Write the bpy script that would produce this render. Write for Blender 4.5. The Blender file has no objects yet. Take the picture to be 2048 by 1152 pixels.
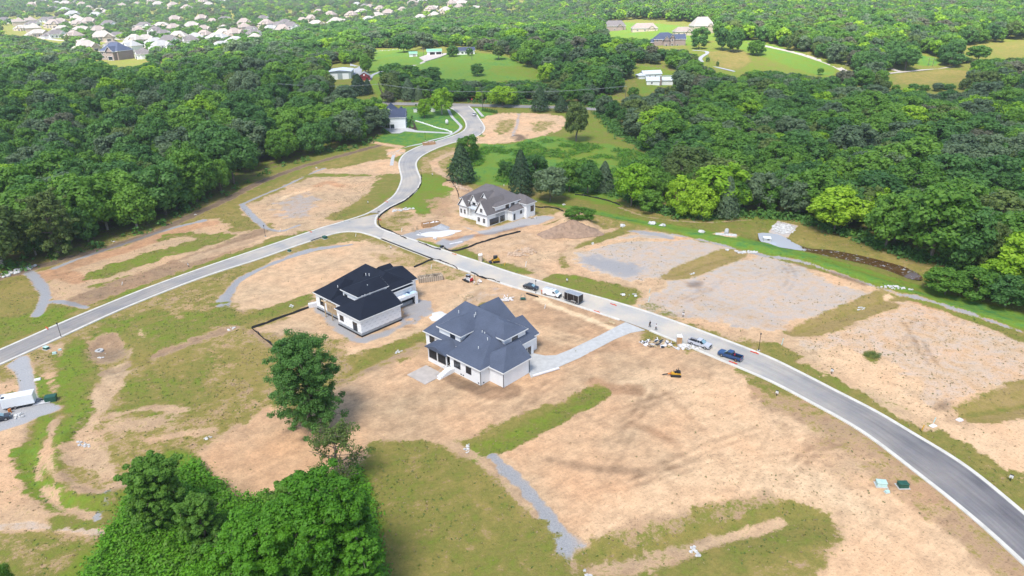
import bpy, math, random
import numpy as np
from mathutils import Vector, Matrix
R_ = math.radians
random.seed(7); rng = np.random.default_rng(11)
scene = bpy.context.scene
col = scene.collection

# ---------------------------------------------------------------- camera
CAM_H = 80.0; PITCH = R_(24.0); ROLL = R_(-1.0); FPX = 1365.0     # focal length in pixels of a 2048 px wide frame
cam_d = bpy.data.cameras.new('camera'); cam = bpy.data.objects.new('camera', cam_d); col.objects.link(cam)
cam_d.sensor_width = 36.0; cam_d.lens = 36.0 * FPX / 2048.0; cam_d.clip_start = 1.0; cam_d.clip_end = 12000.0
_sp, _cp = math.sin(PITCH), math.cos(PITCH); _s, _c = math.sin(ROLL), math.cos(ROLL)
RX = Vector((1, 0, 0)); UP = Vector((0, _sp, _cp)); FW = Vector((0, _cp, -_sp))
cr = _c * RX + _s * UP; cu = -_s * RX + _c * UP
m = Matrix((cr, cu, -FW)).transposed().to_4x4(); m.translation = (0, 0, CAM_H); cam.matrix_world = m
scene.camera = cam
# ---------------------------------------------------------------- sky and sun
SUN_EL = R_(60); SUN_AZ = R_(206)       # azimuth clockwise from +Y (high sun behind the camera, a little to its left)
w = bpy.data.worlds.new('World'); scene.world = w; w.use_nodes = True
nt = w.node_tree; nt.nodes.clear()
sky = nt.nodes.new('ShaderNodeTexSky'); sky.sky_type = 'NISHITA'; sky.sun_disc = False
sky.sun_elevation = SUN_EL; sky.sun_rotation = SUN_AZ; sky.air_density = 1.0; sky.dust_density = 1.5; sky.ozone_density = 1.5
bg = nt.nodes.new('ShaderNodeBackground'); bg.inputs[1].default_value = 0.15
wo = nt.nodes.new('ShaderNodeOutputWorld'); nt.links.new(sky.outputs[0], bg.inputs[0]); nt.links.new(bg.outputs[0], wo.inputs[0])
sd = bpy.data.lights.new('sun', 'SUN'); sd.energy = 5.0; sd.angle = R_(18); sd.color = (1.0, 0.965, 0.91)
sun = bpy.data.objects.new('sun', sd); col.objects.link(sun)
SUNV = Vector((math.sin(SUN_AZ) * math.cos(SUN_EL), math.cos(SUN_AZ) * math.cos(SUN_EL), math.sin(SUN_EL)))
sun.rotation_euler = SUNV.to_track_quat('Z', 'Y').to_euler()
scene.view_settings.view_transform = 'Standard'; scene.view_settings.look = 'None'
scene.view_settings.gamma = 1.0; scene.view_settings.exposure = 0.98; scene.view_settings.use_curve_mapping = False
scene.cycles.max_bounces = 5; scene.cycles.diffuse_bounces = 2; scene.cycles.transparent_max_bounces = 8
scene.cycles.volume_bounces = 0; scene.cycles.caustics_reflective = False; scene.cycles.caustics_refractive = False

# ---------------------------------------------------------------- terrain shape
def sstep(a, b, x):
    t = np.clip((x - a) / (b - a), 0, 1); return t * t * (3 - 2 * t)
def cosint(x, xs, ys):
    x = np.asarray(x, float); xs = np.asarray(xs, float); ys = np.asarray(ys, float)
    i = np.clip(np.searchsorted(xs, x) - 1, 0, len(xs) - 2); t = np.clip((x - xs[i]) / (xs[i + 1] - xs[i]), 0, 1)
    # monotone-ish hermite
    d = np.gradient(ys, xs); h = xs[i + 1] - xs[i]
    return (2*t**3-3*t**2+1)*ys[i] + (t**3-2*t**2+t)*h*d[i] + (-2*t**3+3*t**2)*ys[i+1] + (t**3-t**2)*h*d[i+1]
PY  = [-500, 240, 265, 280, 350, 430, 500, 600, 700, 850, 1000, 1200, 1600, 2000, 2600, 3600]
PL  = [0, 0, 0, 0, 2.5, 7, 10, 11, 12, 14, 17, 21, 36, 52, 72, 110]
PM  = [0, 0, 0, 0, 3, 9, 16, 24, 25, 22, 20, 24, 38, 54, 74, 110]
PR  = [0, 0, 0, 0, 2, 6, 12, 25, 33, 36, 38, 46, 62, 80, 100, 130]
def hbase(x, y):
    x = np.asarray(x, float); y = np.asarray(y, float)
    a = sstep(-380, -40, x); b = sstep(20, 190, x)
    l, mm, r = cosint(y, PY, PL), cosint(y, PY, PM), cosint(y, PY, PR)
    h = l * (1 - a) + mm * a; h = h * (1 - b) + r * b
    return h + 1.2 * np.sin(x / 70.0 + 1) * np.sin(y / 90.0) * sstep(330, 500, y)
def ray(px, py):
    x = (px - 1024) / FPX; y = -(py - 576) / FPX; x, y = _c * x - _s * y, _s * x + _c * y
    return np.array([x, _cp + y * _sp, -_sp + y * _cp])
def T(px, py, z=0.0):
    """world point where the sight line of a photo pixel meets the ground (plus z)"""
    d = ray(px, py); t = 60.0; st = 4.0; o = np.array([0, 0, CAM_H])
    def g(t):
        p = o + d * t; return p[2] - float(hbase(p[0], p[1])) - z
    while g(t) > 0 and t < 4500: t += st; st = max(4.0, t * 0.01)
    lo, hi = t - st * 1.1, t
    for _ in range(30):
        mid = (lo + hi) / 2
        if g(mid) > 0: lo = mid
        else: hi = mid
    return o + d * hi
def P(X):
    X = np.asarray(X, float) - np.array([0, 0, CAM_H]); yu = X[..., 1] * _sp + X[..., 2] * _cp; zf = X[..., 1] * _cp - X[..., 2] * _sp
    x = X[..., 0] / zf; y = yu / zf; return 1024 + FPX * (_c * x + _s * y), 576 - FPX * (-_s * x + _c * y), zf
def height_at(bx, by, ty):
    b = T(bx, by); lo, hi = 0.0, 60.0
    for _ in range(30):
        mid = (lo + hi) / 2
        if P(b + np.array([0, 0, mid]))[1] > ty: lo = mid
        else: hi = mid
    return lo
def WP(pts): return [T(*p) for p in pts]
def W2(pts): return np.array([T(*p)[:2] for p in pts])

# value noise
_perm = rng.random((256, 256))
def vnoise(x, y):
    xi = np.floor(x).astype(int); yi = np.floor(y).astype(int); fx = x - xi; fy = y - yi
    fx = fx * fx * (3 - 2 * fx); fy = fy * fy * (3 - 2 * fy)
    g = lambda a, b: _perm[a & 255, b & 255]
    return (g(xi, yi) * (1 - fx) + g(xi + 1, yi) * fx) * (1 - fy) + (g(xi, yi + 1) * (1 - fx) + g(xi + 1, yi + 1) * fx) * fy
def fbm(x, y, s, o=4):
    r = 0; a = 1; t = 0
    for k in range(o):
        r = r + a * vnoise(x / s + 17 * k, y / s + 31 * k); t += a; a *= 0.5; s *= 0.5
    return r / t

# ---------------------------------------------------------------- materials
def new_mat(name):
    m = bpy.data.materials.new(name); m.use_nodes = True; nt = m.node_tree; nt.nodes.clear()
    o = nt.nodes.new('ShaderNodeOutputMaterial'); b = nt.nodes.new('ShaderNodeBsdfPrincipled'); nt.links.new(b.outputs[0], o.inputs[0])
    return m, nt, b, o
def N(nt, t, **kw):
    n = nt.nodes.new(t)
    for k, v in kw.items(): setattr(n, k, v)
    return n
def noise_node(nt, scale, detail=4, coord='Object', rough=0.55, vec=None):
    n = N(nt, 'ShaderNodeTexNoise'); n.inputs['Scale'].default_value = scale; n.inputs['Detail'].default_value = detail; n.inputs['Roughness'].default_value = rough
    if vec is None:
        tc = N(nt, 'ShaderNodeTexCoord'); vec = tc.outputs[coord]
    nt.links.new(vec, n.inputs['Vector']); return n
def ramp(nt, fac, a, b, ca=(0, 0, 0, 1), cb=(1, 1, 1, 1)):
    r = N(nt, 'ShaderNodeValToRGB'); r.color_ramp.elements[0].position = a; r.color_ramp.elements[1].position = b
    r.color_ramp.elements[0].color = ca; r.color_ramp.elements[1].color = cb; nt.links.new(fac, r.inputs[0]); return r
def mixc(nt, fac, a, b, blend='MIX'):
    n = N(nt, 'ShaderNodeMix', data_type='RGBA', blend_type=blend)
    for s, v in ((0, fac), (6, a), (7, b)):
        if isinstance(v, (int, float)): n.inputs[s].default_value = v
        elif isinstance(v, (tuple, list)): n.inputs[s].default_value = (*v[:3], 1)
        else: nt.links.new(v, n.inputs[s])
    return n.outputs[2]
def math_n(nt, op, a, b=None, clamp=False):
    n = N(nt, 'ShaderNodeMath', operation=op, use_clamp=clamp)
    for i, v in enumerate((a, b)):
        if v is None: continue
        if isinstance(v, (int, float)): n.inputs[i].default_value = v
        else: nt.links.new(v, n.inputs[i])
    return n.outputs[0]
def simple(name, c, rough=0.7, metal=0.0, var=0.12, scale=1.5, bump=0.0, spec=0.4):
    m, nt, b, o = new_mat(name)
    n = noise_node(nt, scale, 5); lo = tuple(max(0, v * (1 - var)) for v in c); hi = tuple(min(1, v * (1 + var)) for v in c)
    r = ramp(nt, n.outputs[0], 0.3, 0.7, (*lo, 1), (*hi, 1)); nt.links.new(r.outputs[0], b.inputs['Base Color'])
    b.inputs['Roughness'].default_value = rough; b.inputs['Metallic'].default_value = metal; b.inputs['Specular IOR Level'].default_value = spec
    if bump:
        bp = N(nt, 'ShaderNodeBump'); bp.inputs['Strength'].default_value = bump; bp.inputs['Distance'].default_value = 0.05
        n2 = noise_node(nt, scale * 6, 4); nt.links.new(n2.outputs[0], bp.inputs['Height']); nt.links.new(bp.outputs[0], b.inputs['Normal'])
    return m
M = {}
def leaf_mat(name, c1, c2, tr=0.3):
    m, nt, b, o = new_mat(name)
    oi = N(nt, 'ShaderNodeObjectInfo'); n = noise_node(nt, 0.35, 3); geo = N(nt, 'ShaderNodeNewGeometry')
    f = math_n(nt, 'ADD', math_n(nt, 'MULTIPLY', oi.outputs['Random'], 0.5), math_n(nt, 'MULTIPLY', n.outputs[0], 0.5))
    f = math_n(nt, 'ADD', math_n(nt, 'MULTIPLY', f, 0.75), math_n(nt, 'MULTIPLY', geo.outputs['Random Per Island'], 0.28))
    r = ramp(nt, f, 0.22, 0.8, (*c1, 1), (*c2, 1)); nt.links.new(r.outputs[0], b.inputs['Base Color'])
    b.inputs['Roughness'].default_value = 0.55; b.inputs['Specular IOR Level'].default_value = 0.25
    t = N(nt, 'ShaderNodeBsdfTranslucent'); nt.links.new(mixc(nt, 1.0, r.outputs[0], (1.3, 1.35, 0.6), 'MULTIPLY'), t.inputs[0])
    mx = N(nt, 'ShaderNodeMixShader'); mx.inputs[0].default_value = tr
    nt.links.new(b.outputs[0], mx.inputs[1]); nt.links.new(t.outputs[0], mx.inputs[2]); nt.links.new(mx.outputs[0], o.inputs[0]); M[name] = m
leaf_mat('leaf_deep', (0.050, 0.135, 0.034), (0.130, 0.275, 0.058), .36)
leaf_mat('leaf_mid', (0.080, 0.195, 0.026), (0.195, 0.360, 0.045), .36)
leaf_mat('leaf_blue', (0.080, 0.135, 0.070), (0.175, 0.245, 0.120))
leaf_mat('leaf_lime', (0.160, 0.330, 0.016), (0.330, 0.500, 0.030))
leaf_mat('leaf_olive', (0.080, 0.135, 0.030), (0.180, 0.240, 0.060))
leaf_mat('leaf_cedar', (0.024, 0.058, 0.024), (0.055, 0.105, 0.036), 0.15)
leaf_mat('leaf_fresh', (0.055, 0.175, 0.010), (0.145, 0.360, 0.020))
leaf_mat('leaf_grey', (0.11, 0.115, 0.07), (0.20, 0.21, 0.13))
leaf_mat('weed', (0.14, 0.14, 0.06), (0.27, 0.27, 0.11), 0.15)
leaf_mat('straw', (0.20, 0.14, 0.07), (0.40, 0.31, 0.17), 0.15)
M['bark'] = simple('bark', (0.16, 0.13, 0.10), 0.9, var=0.35, scale=3, bump=0.5)
M['bark_pale'] = simple('bark_pale', (0.33, 0.30, 0.25), 0.9, var=0.3, scale=3, bump=0.4)
M['concrete'] = simple('concrete', (0.47, 0.465, 0.45), 0.85, var=0.12, scale=0.9, bump=0.1)
M['kerbmat'] = simple('kerb_concrete', (0.60, 0.57, 0.51), 0.85, var=0.12, scale=0.5)
M['wallwhite'] = simple('white_siding', (0.81, 0.815, 0.82), 0.7, var=0.05, scale=0.5)
M['brickwhite'] = simple('white_brick', (0.82, 0.815, 0.80), 0.8, var=0.06, scale=1.5, bump=0.2)
M['trim'] = simple('white_trim', (0.80, 0.80, 0.79), 0.6, var=0.03)
M['slab'] = simple('patio_concrete', (0.45, 0.40, 0.36), 0.85, var=0.14, scale=0.6)
M['foundation'] = simple('block_foundation', (0.36, 0.37, 0.38), 0.9, var=0.1, scale=2)
M['tar'] = simple('tar_coating', (0.015, 0.015, 0.018), 0.5, var=0.3)
M['darkvoid'] = simple('dark_interior', (0.02, 0.02, 0.022), 0.8)
M['black'] = simple('black_paint', (0.014, 0.014, 0.016), 0.35, var=0.1)
M['tyre'] = simple('rubber', (0.02, 0.02, 0.02), 0.85)
M['chrome'] = simple('metal_rim', (0.5, 0.5, 0.52), 0.3, 0.9, 0.1)
M['steel'] = simple('galvanised', (0.45, 0.46, 0.47), 0.5, 0.5, 0.15)
M['redlight'] = simple('red_plastic', (0.55, 0.03, 0.03), 0.4)
M['wood'] = simple('raw_timber', (0.46, 0.34, 0.20), 0.8, var=0.25, scale=3)
M['plywood'] = simple('plywood', (0.50, 0.36, 0.22), 0.8, var=0.18, scale=1.2)
M['greybrick'] = simple('brown_brick', (0.30, 0.235, 0.21), 0.9, var=0.2, scale=2)
M['tanstone'] = simple('tan_stone', (0.50, 0.42, 0.33), 0.9, var=0.15, scale=1)
M['redbarn'] = simple('red_boards', (0.30, 0.035, 0.04), 0.8, var=0.15, scale=1)
M['rock'] = simple('limestone', (0.55, 0.54, 0.52), 0.9, var=0.28, scale=1.2, bump=0.4)
M['rockbrown'] = simple('clay_rock', (0.50, 0.36, 0.25), 0.95, var=0.3, scale=1.2, bump=0.4)
M['gravelpile'] = simple('gravel_heap', (0.36, 0.37, 0.39), 0.95, var=0.25, scale=4, bump=0.6)
M['whitesand'] = simple('white_spoil', (0.66, 0.65, 0.62), 0.95, var=0.08, scale=1.5, bump=0.2)
M['blue_tarp'] = simple('pale_blue_tarp', (0.50, 0.66, 0.78), 0.5, var=0.15)
M['silt'] = simple('silt_cloth', (0.012, 0.012, 0.013), 0.8, var=0.2)
M['utilgreen'] = simple('utility_green', (0.02, 0.09, 0.06), 0.5)
M['utilpale'] = simple('faded_green_lid', (0.45, 0.62, 0.57), 0.6)
M['pvc'] = simple('white_pipe', (0.75, 0.76, 0.74), 0.5)
M['yellow'] = simple('machine_yellow', (0.62, 0.33, 0.02), 0.45, var=0.12)
M['orange'] = simple('orange_paint', (0.55, 0.17, 0.03), 0.5)
M['brownbin'] = simple('rust_container', (0.44, 0.26, 0.13), 0.8, var=0.2, scale=0.8)
M['skin'] = simple('skin', (0.45, 0.28, 0.20), 0.6)
M['blackcloth'] = simple('black_cloth', (0.012, 0.012, 0.014), 0.9)
M['whitecloth'] = simple('white_cloth', (0.70, 0.68, 0.68), 0.9)
M['khaki'] = simple('dark_cloth', (0.06, 0.05, 0.05), 0.9)
M['mulch'] = simple('dark_mulch', (0.045, 0.025, 0.02), 0.95, var=0.3, scale=3, bump=0.4)
def car_paint(name, c):
    m = simple(name, c, 0.3, 0.0, 0.02); b = [n for n in m.node_tree.nodes if n.type == 'BSDF_PRINCIPLED'][0]
    b.inputs['Coat Weight'].default_value = 0.7; b.inputs['Coat Roughness'].default_value = 0.08; M[name] = m
car_paint('white_paint', (0.78, 0.79, 0.80)); car_paint('silver_paint', (0.50, 0.51, 0.56)); car_paint('blue_paint', (0.012, 0.055, 0.17)); car_paint('black_car', (0.02, 0.025, 0.035))
def glass(name, c=(0.02, 0.028, 0.04)):
    m = simple(name, c, 0.08, 0.0, 0.05, spec=0.9); M[name] = m
glass('glass'); glass('windscreen', (0.22, 0.36, 0.42))
def roof_mat(name, c, var=0.22):
    m, nt, b, o = new_mat(name); tc = N(nt, 'ShaderNodeTexCoord')
    n1 = noise_node(nt, 0.35, 4); n2 = noise_node(nt, 3.5, 3)
    s = N(nt, 'ShaderNodeSeparateXYZ'); nt.links.new(tc.outputs['Object'], s.inputs[0])
    wv = math_n(nt, 'FRACT', math_n(nt, 'MULTIPLY', s.outputs[2], 6.0))   # courses of shingles follow height
    f = math_n(nt, 'ADD', math_n(nt, 'MULTIPLY', n1.outputs[0], 0.45), math_n(nt, 'MULTIPLY', n2.outputs[0], 0.55))
    f = math_n(nt, 'SUBTRACT', f, math_n(nt, 'MULTIPLY', math_n(nt, 'LESS_THAN', wv, 0.22), 0.07))
    r = ramp(nt, f, 0.3, 0.72, tuple(v * (1 - var) for v in c) + (1,), tuple(v * (1 + var) for v in c) + (1,))
    nt.links.new(r.outputs[0], b.inputs['Base Color']); b.inputs['Roughness'].default_value = 0.85; b.inputs['Specular IOR Level'].default_value = 0.25; M[name] = m
roof_mat('roof_slate', (0.085, 0.103, 0.148)); roof_mat('roof_black', (0.010, 0.014, 0.026), 0.25); roof_mat('roof_grey', (0.15, 0.135, 0.135))
roof_mat('roof_blue', (0.06, 0.075, 0.125)); roof_mat('roof_tan', (0.34, 0.31, 0.28)); roof_mat('roof_pale', (0.31, 0.31, 0.31)); roof_mat('roof_rose', (0.29, 0.24, 0.215)); roof_mat('roof_metal', (0.55, 0.60, 0.66), 0.06)
roof_mat('roof_green', (0.20, 0.40, 0.28), 0.1)
M['metal_wall'] = simple('metal_siding', (0.38, 0.43, 0.43), 0.5, 0.2, 0.08)

# house wrap: white sheet with rows of small grey printed marks
m, nt, b, o = new_mat('house_wrap'); tc = N(nt, 'ShaderNodeTexCoord'); s = N(nt, 'ShaderNodeSeparateXYZ'); nt.links.new(tc.outputs['Object'], s.inputs[0])
uu = math_n(nt, 'ADD', s.outputs[0], s.outputs[1]); row = math_n(nt, 'FLOOR', math_n(nt, 'MULTIPLY', s.outputs[2], 1.25))
fu = math_n(nt, 'FRACT', math_n(nt, 'ADD', math_n(nt, 'MULTIPLY', uu, 0.62), math_n(nt, 'MULTIPLY', row, 0.43)))
fz = math_n(nt, 'FRACT', math_n(nt, 'MULTIPLY', s.outputs[2], 1.25))
a1 = math_n(nt, 'MULTIPLY', math_n(nt, 'LESS_THAN', fu, 0.48), math_n(nt, 'LESS_THAN', math_n(nt, 'ABSOLUTE', math_n(nt, 'SUBTRACT', fz, 0.5)), 0.16))
nn = noise_node(nt, 7.0, 2); a1 = math_n(nt, 'MULTIPLY', a1, math_n(nt, 'GREATER_THAN', nn.outputs[0], 0.47))
nt.links.new(mixc(nt, math_n(nt, 'MULTIPLY', a1, 0.42), (0.84, 0.845, 0.855), (0.36, 0.36, 0.38)), b.inputs['Base Color']); b.inputs['Roughness'].default_value = 0.5; M['wrap'] = m
# asphalt: UV u across, v along; dust strength comes from a vertex attribute
m, nt, b, o = new_mat('asphalt'); uv = N(nt, 'ShaderNodeUVMap'); s = N(nt, 'ShaderNodeSeparateXYZ'); nt.links.new(uv.outputs[0], s.inputs[0])
cmb = N(nt, 'ShaderNodeCombineXYZ'); nt.links.new(math_n(nt, 'MULTIPLY', s.outputs[0], 9.0), cmb.inputs[0]); nt.links.new(math_n(nt, 'MULTIPLY', s.outputs[1], 0.05), cmb.inputs[1])
st = noise_node(nt, 1.0, 4, vec=cmb.outputs[0]); nb = noise_node(nt, 0.12, 5, 'Object'); nf = noise_node(nt, 2.5, 3, 'Object')
at = N(nt, 'ShaderNodeAttribute', attribute_name='dust')
f = math_n(nt, 'ADD', math_n(nt, 'MULTIPLY', st.outputs[0], 0.6), math_n(nt, 'MULTIPLY', nb.outputs[0], 0.4))
ba = ramp(nt, f, 0.36, 0.66, (0.082, 0.078, 0.088, 1), (0.21, 0.20, 0.205, 1))
du = mixc(nt, ramp(nt, nb.outputs[0], 0.35, 0.65).outputs[0], (0.40, 0.39, 0.375), (0.55, 0.48, 0.39))
fac = math_n(nt, 'MULTIPLY', at.outputs['Fac'], math_n(nt, 'ADD', math_n(nt, 'MULTIPLY', f, 0.9), 0.6), True)
c = mixc(nt, fac, ba.outputs[0], du); c = mixc(nt, 0.12, c, nf.outputs[1], 'OVERLAY')
nt.links.new(c, b.inputs['Base Color']); b.inputs['Roughness'].default_value = 0.9; M['asphalt'] = m
# muddy pond water
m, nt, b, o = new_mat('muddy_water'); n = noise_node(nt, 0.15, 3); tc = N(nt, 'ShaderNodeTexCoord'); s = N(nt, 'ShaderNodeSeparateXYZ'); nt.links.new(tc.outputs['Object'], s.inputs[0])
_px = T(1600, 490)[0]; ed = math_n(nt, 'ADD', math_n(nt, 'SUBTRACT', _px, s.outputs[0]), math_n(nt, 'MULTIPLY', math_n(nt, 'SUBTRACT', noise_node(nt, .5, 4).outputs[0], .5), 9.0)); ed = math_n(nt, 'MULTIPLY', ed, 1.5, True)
sc = noise_node(nt, 0.9, 5, rough=.7); sky_flecks = ramp(nt, sc.outputs[0], .60, .63).outputs[0]; fac_ = math_n(nt, 'MAXIMUM', ed, sky_flecks, True)      # sky reflection painted in: pale pool at one end, flecks on the rest
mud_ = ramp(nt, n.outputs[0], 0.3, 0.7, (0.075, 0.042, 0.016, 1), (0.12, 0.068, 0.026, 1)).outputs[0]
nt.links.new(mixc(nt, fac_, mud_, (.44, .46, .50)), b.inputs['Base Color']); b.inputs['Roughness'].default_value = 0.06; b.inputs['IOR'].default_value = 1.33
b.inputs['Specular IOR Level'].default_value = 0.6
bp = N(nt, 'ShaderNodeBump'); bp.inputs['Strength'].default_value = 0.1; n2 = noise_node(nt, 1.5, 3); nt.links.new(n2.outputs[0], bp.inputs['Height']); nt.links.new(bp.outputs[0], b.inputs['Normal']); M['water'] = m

# ---------------------------------------------------------------- mesh helpers
class MB:
    def __init__(s): s.v = []; s.f = []
    def add(s, vs, fs):
        o = len(s.v); s.v += [tuple(map(float, p)) for p in vs]; s.f += [tuple(i + o for i in f) for f in fs]; return s
    def box(s, x0, x1, y0, y1, z0, z1, tx=0.0, ty=0.0):
        return s.add([(x0, y0, z0), (x1, y0, z0), (x1, y1, z0), (x0, y1, z0), (x0 + tx, y0 + ty, z1), (x1 - tx, y0 + ty, z1), (x1 - tx, y1 - ty, z1), (x0 + tx, y1 - ty, z1)],
                     [(3, 2, 1, 0), (4, 5, 6, 7), (0, 1, 5, 4), (1, 2, 6, 5), (2, 3, 7, 6), (3, 0, 4, 7)])
    def prism(s, prof, axis, a0, a1, inset=0.0):
        """extrude a closed (u,z) profile along 'x' or 'y' between a0 and a1"""
        n = len(prof); cu = sum(p[0] for p in prof) / n; cz = sum(p[1] for p in prof) / n; vs = []
        for a in (a0, a1):
            for u, z in prof: vs.append((a, u, z) if axis == 'x' else (u, a, z))
        fs = [tuple(range(n))[::-1], tuple(range(n, 2 * n))] + [(i, (i + 1) % n, n + (i + 1) % n, n + i) for i in range(n)]
        return s.add(vs, fs)
    def tube(s, p, q, r0, r1=None, n=8, caps=True):
        r1 = r0 if r1 is None else r1; p = Vector(p); q = Vector(q); d = (q - p).normalized(); a = d.orthogonal().normalized(); b = d.cross(a); vs = []
        for c, r in ((p, r0), (q, r1)):
            for i in range(n):
                t = 2 * math.pi * i / n; vs.append(c + (a * math.cos(t) + b * math.sin(t)) * r)
        fs = [(i, (i + 1) % n, n + (i + 1) % n, n + i) for i in range(n)]
        if caps: fs += [tuple(range(n))[::-1], tuple(range(n, 2 * n))]
        return s.add(vs, fs)
    def path(s, pts, radii, n=6):
        for i in range(len(pts) - 1): s.tube(pts[i], pts[i + 1], radii[i], radii[i + 1], n, caps=(i in (0, len(pts) - 2)))
        return s
    def blob(s, c, r, seed=0, rough=0.25, n1=7, n2=5, flat=1.0):
        rd = random.Random(seed); vs = [(c[0], c[1], c[2] + r * flat)]; 
        for j in range(1, n2):
            ph = math.pi * j / n2
            for i in range(n1):
                t = 2 * math.pi * (i + 0.5 * (j % 2)) / n1; k = r * (1 + rough * (rd.random() * 2 - 1))
                vs.append((c[0] + k * math.sin(ph) * math.cos(t), c[1] + k * math.sin(ph) * math.sin(t), c[2] + k * math.cos(ph) * flat))
        vs.append((c[0], c[1], c[2] - r * flat)); fs = [(0, 1 + i, 1 + (i + 1) % n1) for i in range(n1)]
        for j in range(n2 - 2):
            for i in range(n1): fs.append((1 + j * n1 + i, 1 + (j + 1) * n1 + i, 1 + (j + 1) * n1 + (i + 1) % n1, 1 + j * n1 + (i + 1) % n1))
        l = len(vs) - 1; b = 1 + (n2 - 2) * n1; fs += [(l, b + (i + 1) % n1, b + i) for i in range(n1)]
        return s.add(vs, fs)
    def build(s, name, mat, parent=None, bevel=0.0, smooth=False):
        me = bpy.data.meshes.new(name); me.from_pydata(s.v, [], s.f); me.update(); me.materials.append(M[mat] if isinstance(mat, str) else mat)
        o = bpy.data.objects.new(name, me); col.objects.link(o)
        if parent: o.parent = parent
        if bevel: b = o.modifiers.new('bevel', 'BEVEL'); b.width = bevel; b.segments = 2; b.limit_method = 'ANGLE'
        if smooth:
            for p in me.polygons: p.use_smooth = True
        return o
def np_mesh(name, V, F, mat, attrs=None, smooth=False):
    """V (n,3), F (m,4) arrays"""
    me = bpy.data.meshes.new(name); me.vertices.add(len(V)); me.vertices.foreach_set('co', V.astype(np.float32).ravel())
    k = F.shape[1]; me.loops.add(F.size); me.loops.foreach_set('vertex_index', F.astype(np.int32).ravel())
    me.polygons.add(len(F)); me.polygons.foreach_set('loop_start', (np.arange(len(F)) * k).astype(np.int32))
    if smooth: me.polygons.foreach_set('use_smooth', np.ones(len(F), bool))
    me.update(calc_edges=True); me.validate(); me.materials.append(M[mat] if isinstance(mat, str) else mat); return me
def tag(o, label=None, cat=None, group=None, kind=None):
    if label: o['label'] = label
    if cat: o['category'] = cat
    if group: o['group'] = group
    if kind: o['kind'] = kind
    return o
def thing(name, label, cat, loc=(0, 0, 0), rz=0.0, group=None):
    o = bpy.data.objects.new(name, None); col.objects.link(o); o.empty_display_size = 0.5; o.location = tuple(map(float, loc)); o.rotation_euler = (0, 0, rz); return tag(o, label, cat, group)
def kids(o): return [c for c in bpy.data.objects if c.parent == o]
def dup(root, loc, rz=0.0, sc=None, label=None, group=None, src=None):
    r = root.copy(); col.objects.link(r); r.location = tuple(map(float, loc)); r.rotation_euler = (0, 0, rz)
    if sc is not None: r.scale = sc
    if label: r['label'] = label
    if group: r['group'] = group
    for ch in (src if src is not None else kids(root)):
        c = ch.copy(); col.objects.link(c); c.parent = r
        for g in kids(ch): d = g.copy(); col.objects.link(d); d.parent = c
    return r
# ================================================================ ROAD OUTLINES (kerb lines traced on the ground)
K1 = [(-90,737),(0,700),(116,649),(205,612),(295,576),(400,538),(512,500),(622,463),(642,456),(687,443),(737,426),(772,404),(792,386),(803,360),(801,345),(798,330),(801,318),(812,306),(838,293),(868,284),(900,274),(922,265),(932,255),(930,242),(918,228),(905,218),(893,213)]
K2a = [(-90,768),(0,729),(122,674),(235,622),(345,577),(430,546),(512,520),(580,496),(622,482),(652,472)]
K2b = [(762,478),(867,519),(945,547),(1020,572),(1100,594),(1164,615),(1240,640),(1306,664),(1370,690),(1434,717),(1536,760),(1628,808),(1726,864),(1836,947),(1948,1037),(2048,1127),(2120,1197)]
K3u = [(937,212),(948,222),(957,235),(967,250),(969,258),(964,266),(950,274),(915,283),(880,294),(850,308),(837,318),(832,328),(835,342),(841,357),(840,368),(830,384),(807,401),(782,413),(762,426)]
K3c = [(762,426),(754,433),(751,441),(753,451),(770,461)]
K3d = [(770,461),(830,481),(909,508),(965,526),(1024,546),(1131,577),(1205,597),(1279,619),(1355,645),(1434,674),(1536,714),(1610,750),(1676,784),(1750,822),(1821,864),(1931,932),(2048,1027),(2120,1090)]
JC = [(652,472),(674,466),(702,463),(730,467),(762,478)]
def smooth_line(pts, n=6):
    P_ = [np.asarray(p, float) for p in pts]; P_ = [2 * P_[0] - P_[1]] + P_ + [2 * P_[-1] - P_[-2]]; out = []
    for i in range(1, len(P_) - 2):
        a, b, c, d = P_[i - 1:i + 3]
        for k in range(n):
            t = k / n; out.append(0.5 * (2 * b + (c - a) * t + (2 * a - 5 * b + 4 * c - d) * t * t + (-a + 3 * b - 3 * c + d) * t ** 3))
    out.append(P_[-2]); return np.array(out)
def resample(L, n):
    d = np.r_[0, np.cumsum(np.linalg.norm(np.diff(L, axis=0), axis=1))]; t = np.linspace(0, d[-1], n); return np.stack([np.interp(t, d, L[:, k]) for k in range(L.shape[1])], 1)
def seg_dist(X, Y, L):
    """distance from grid points to a polyline (n,2)"""
    best = np.full(X.shape, 1e9)
    for a, b in zip(L[:-1], L[1:]):
        dx, dy = b - a; q = dx * dx + dy * dy + 1e-9; t = np.clip(((X - a[0]) * dx + (Y - a[1]) * dy) / q, 0, 1)
        best = np.minimum(best, (X - a[0] - t * dx) ** 2 + (Y - a[1] - t * dy) ** 2)
    return np.sqrt(best)
def poly_sd(X, Y, L):
    """signed distance, positive inside"""
    ins = np.zeros(X.shape, bool); n = len(L)
    for i in range(n):
        a, b = L[i], L[(i + 1) % n]; c = ((a[1] > Y) != (b[1] > Y)) & (X < (b[0] - a[0]) * (Y - a[1]) / (b[1] - a[1] + 1e-12) + a[0]); ins ^= c
    d = seg_dist(X, Y, np.vstack([L, L[:1]])); return np.where(ins, d, -d)
def line_w(pts, n=5): return smooth_line(W2(pts), n)
WK1, WK2a, WK2b, WK3u, WK3d = [line_w(k) for k in (K1, K2a, K2b, K3u, K3d)]
def wsplit(pts, a, b): return smooth_line(W2(pts[a:b]), 5)
left_n = wsplit(K1, 0, 9); left_s = WK2a
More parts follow.
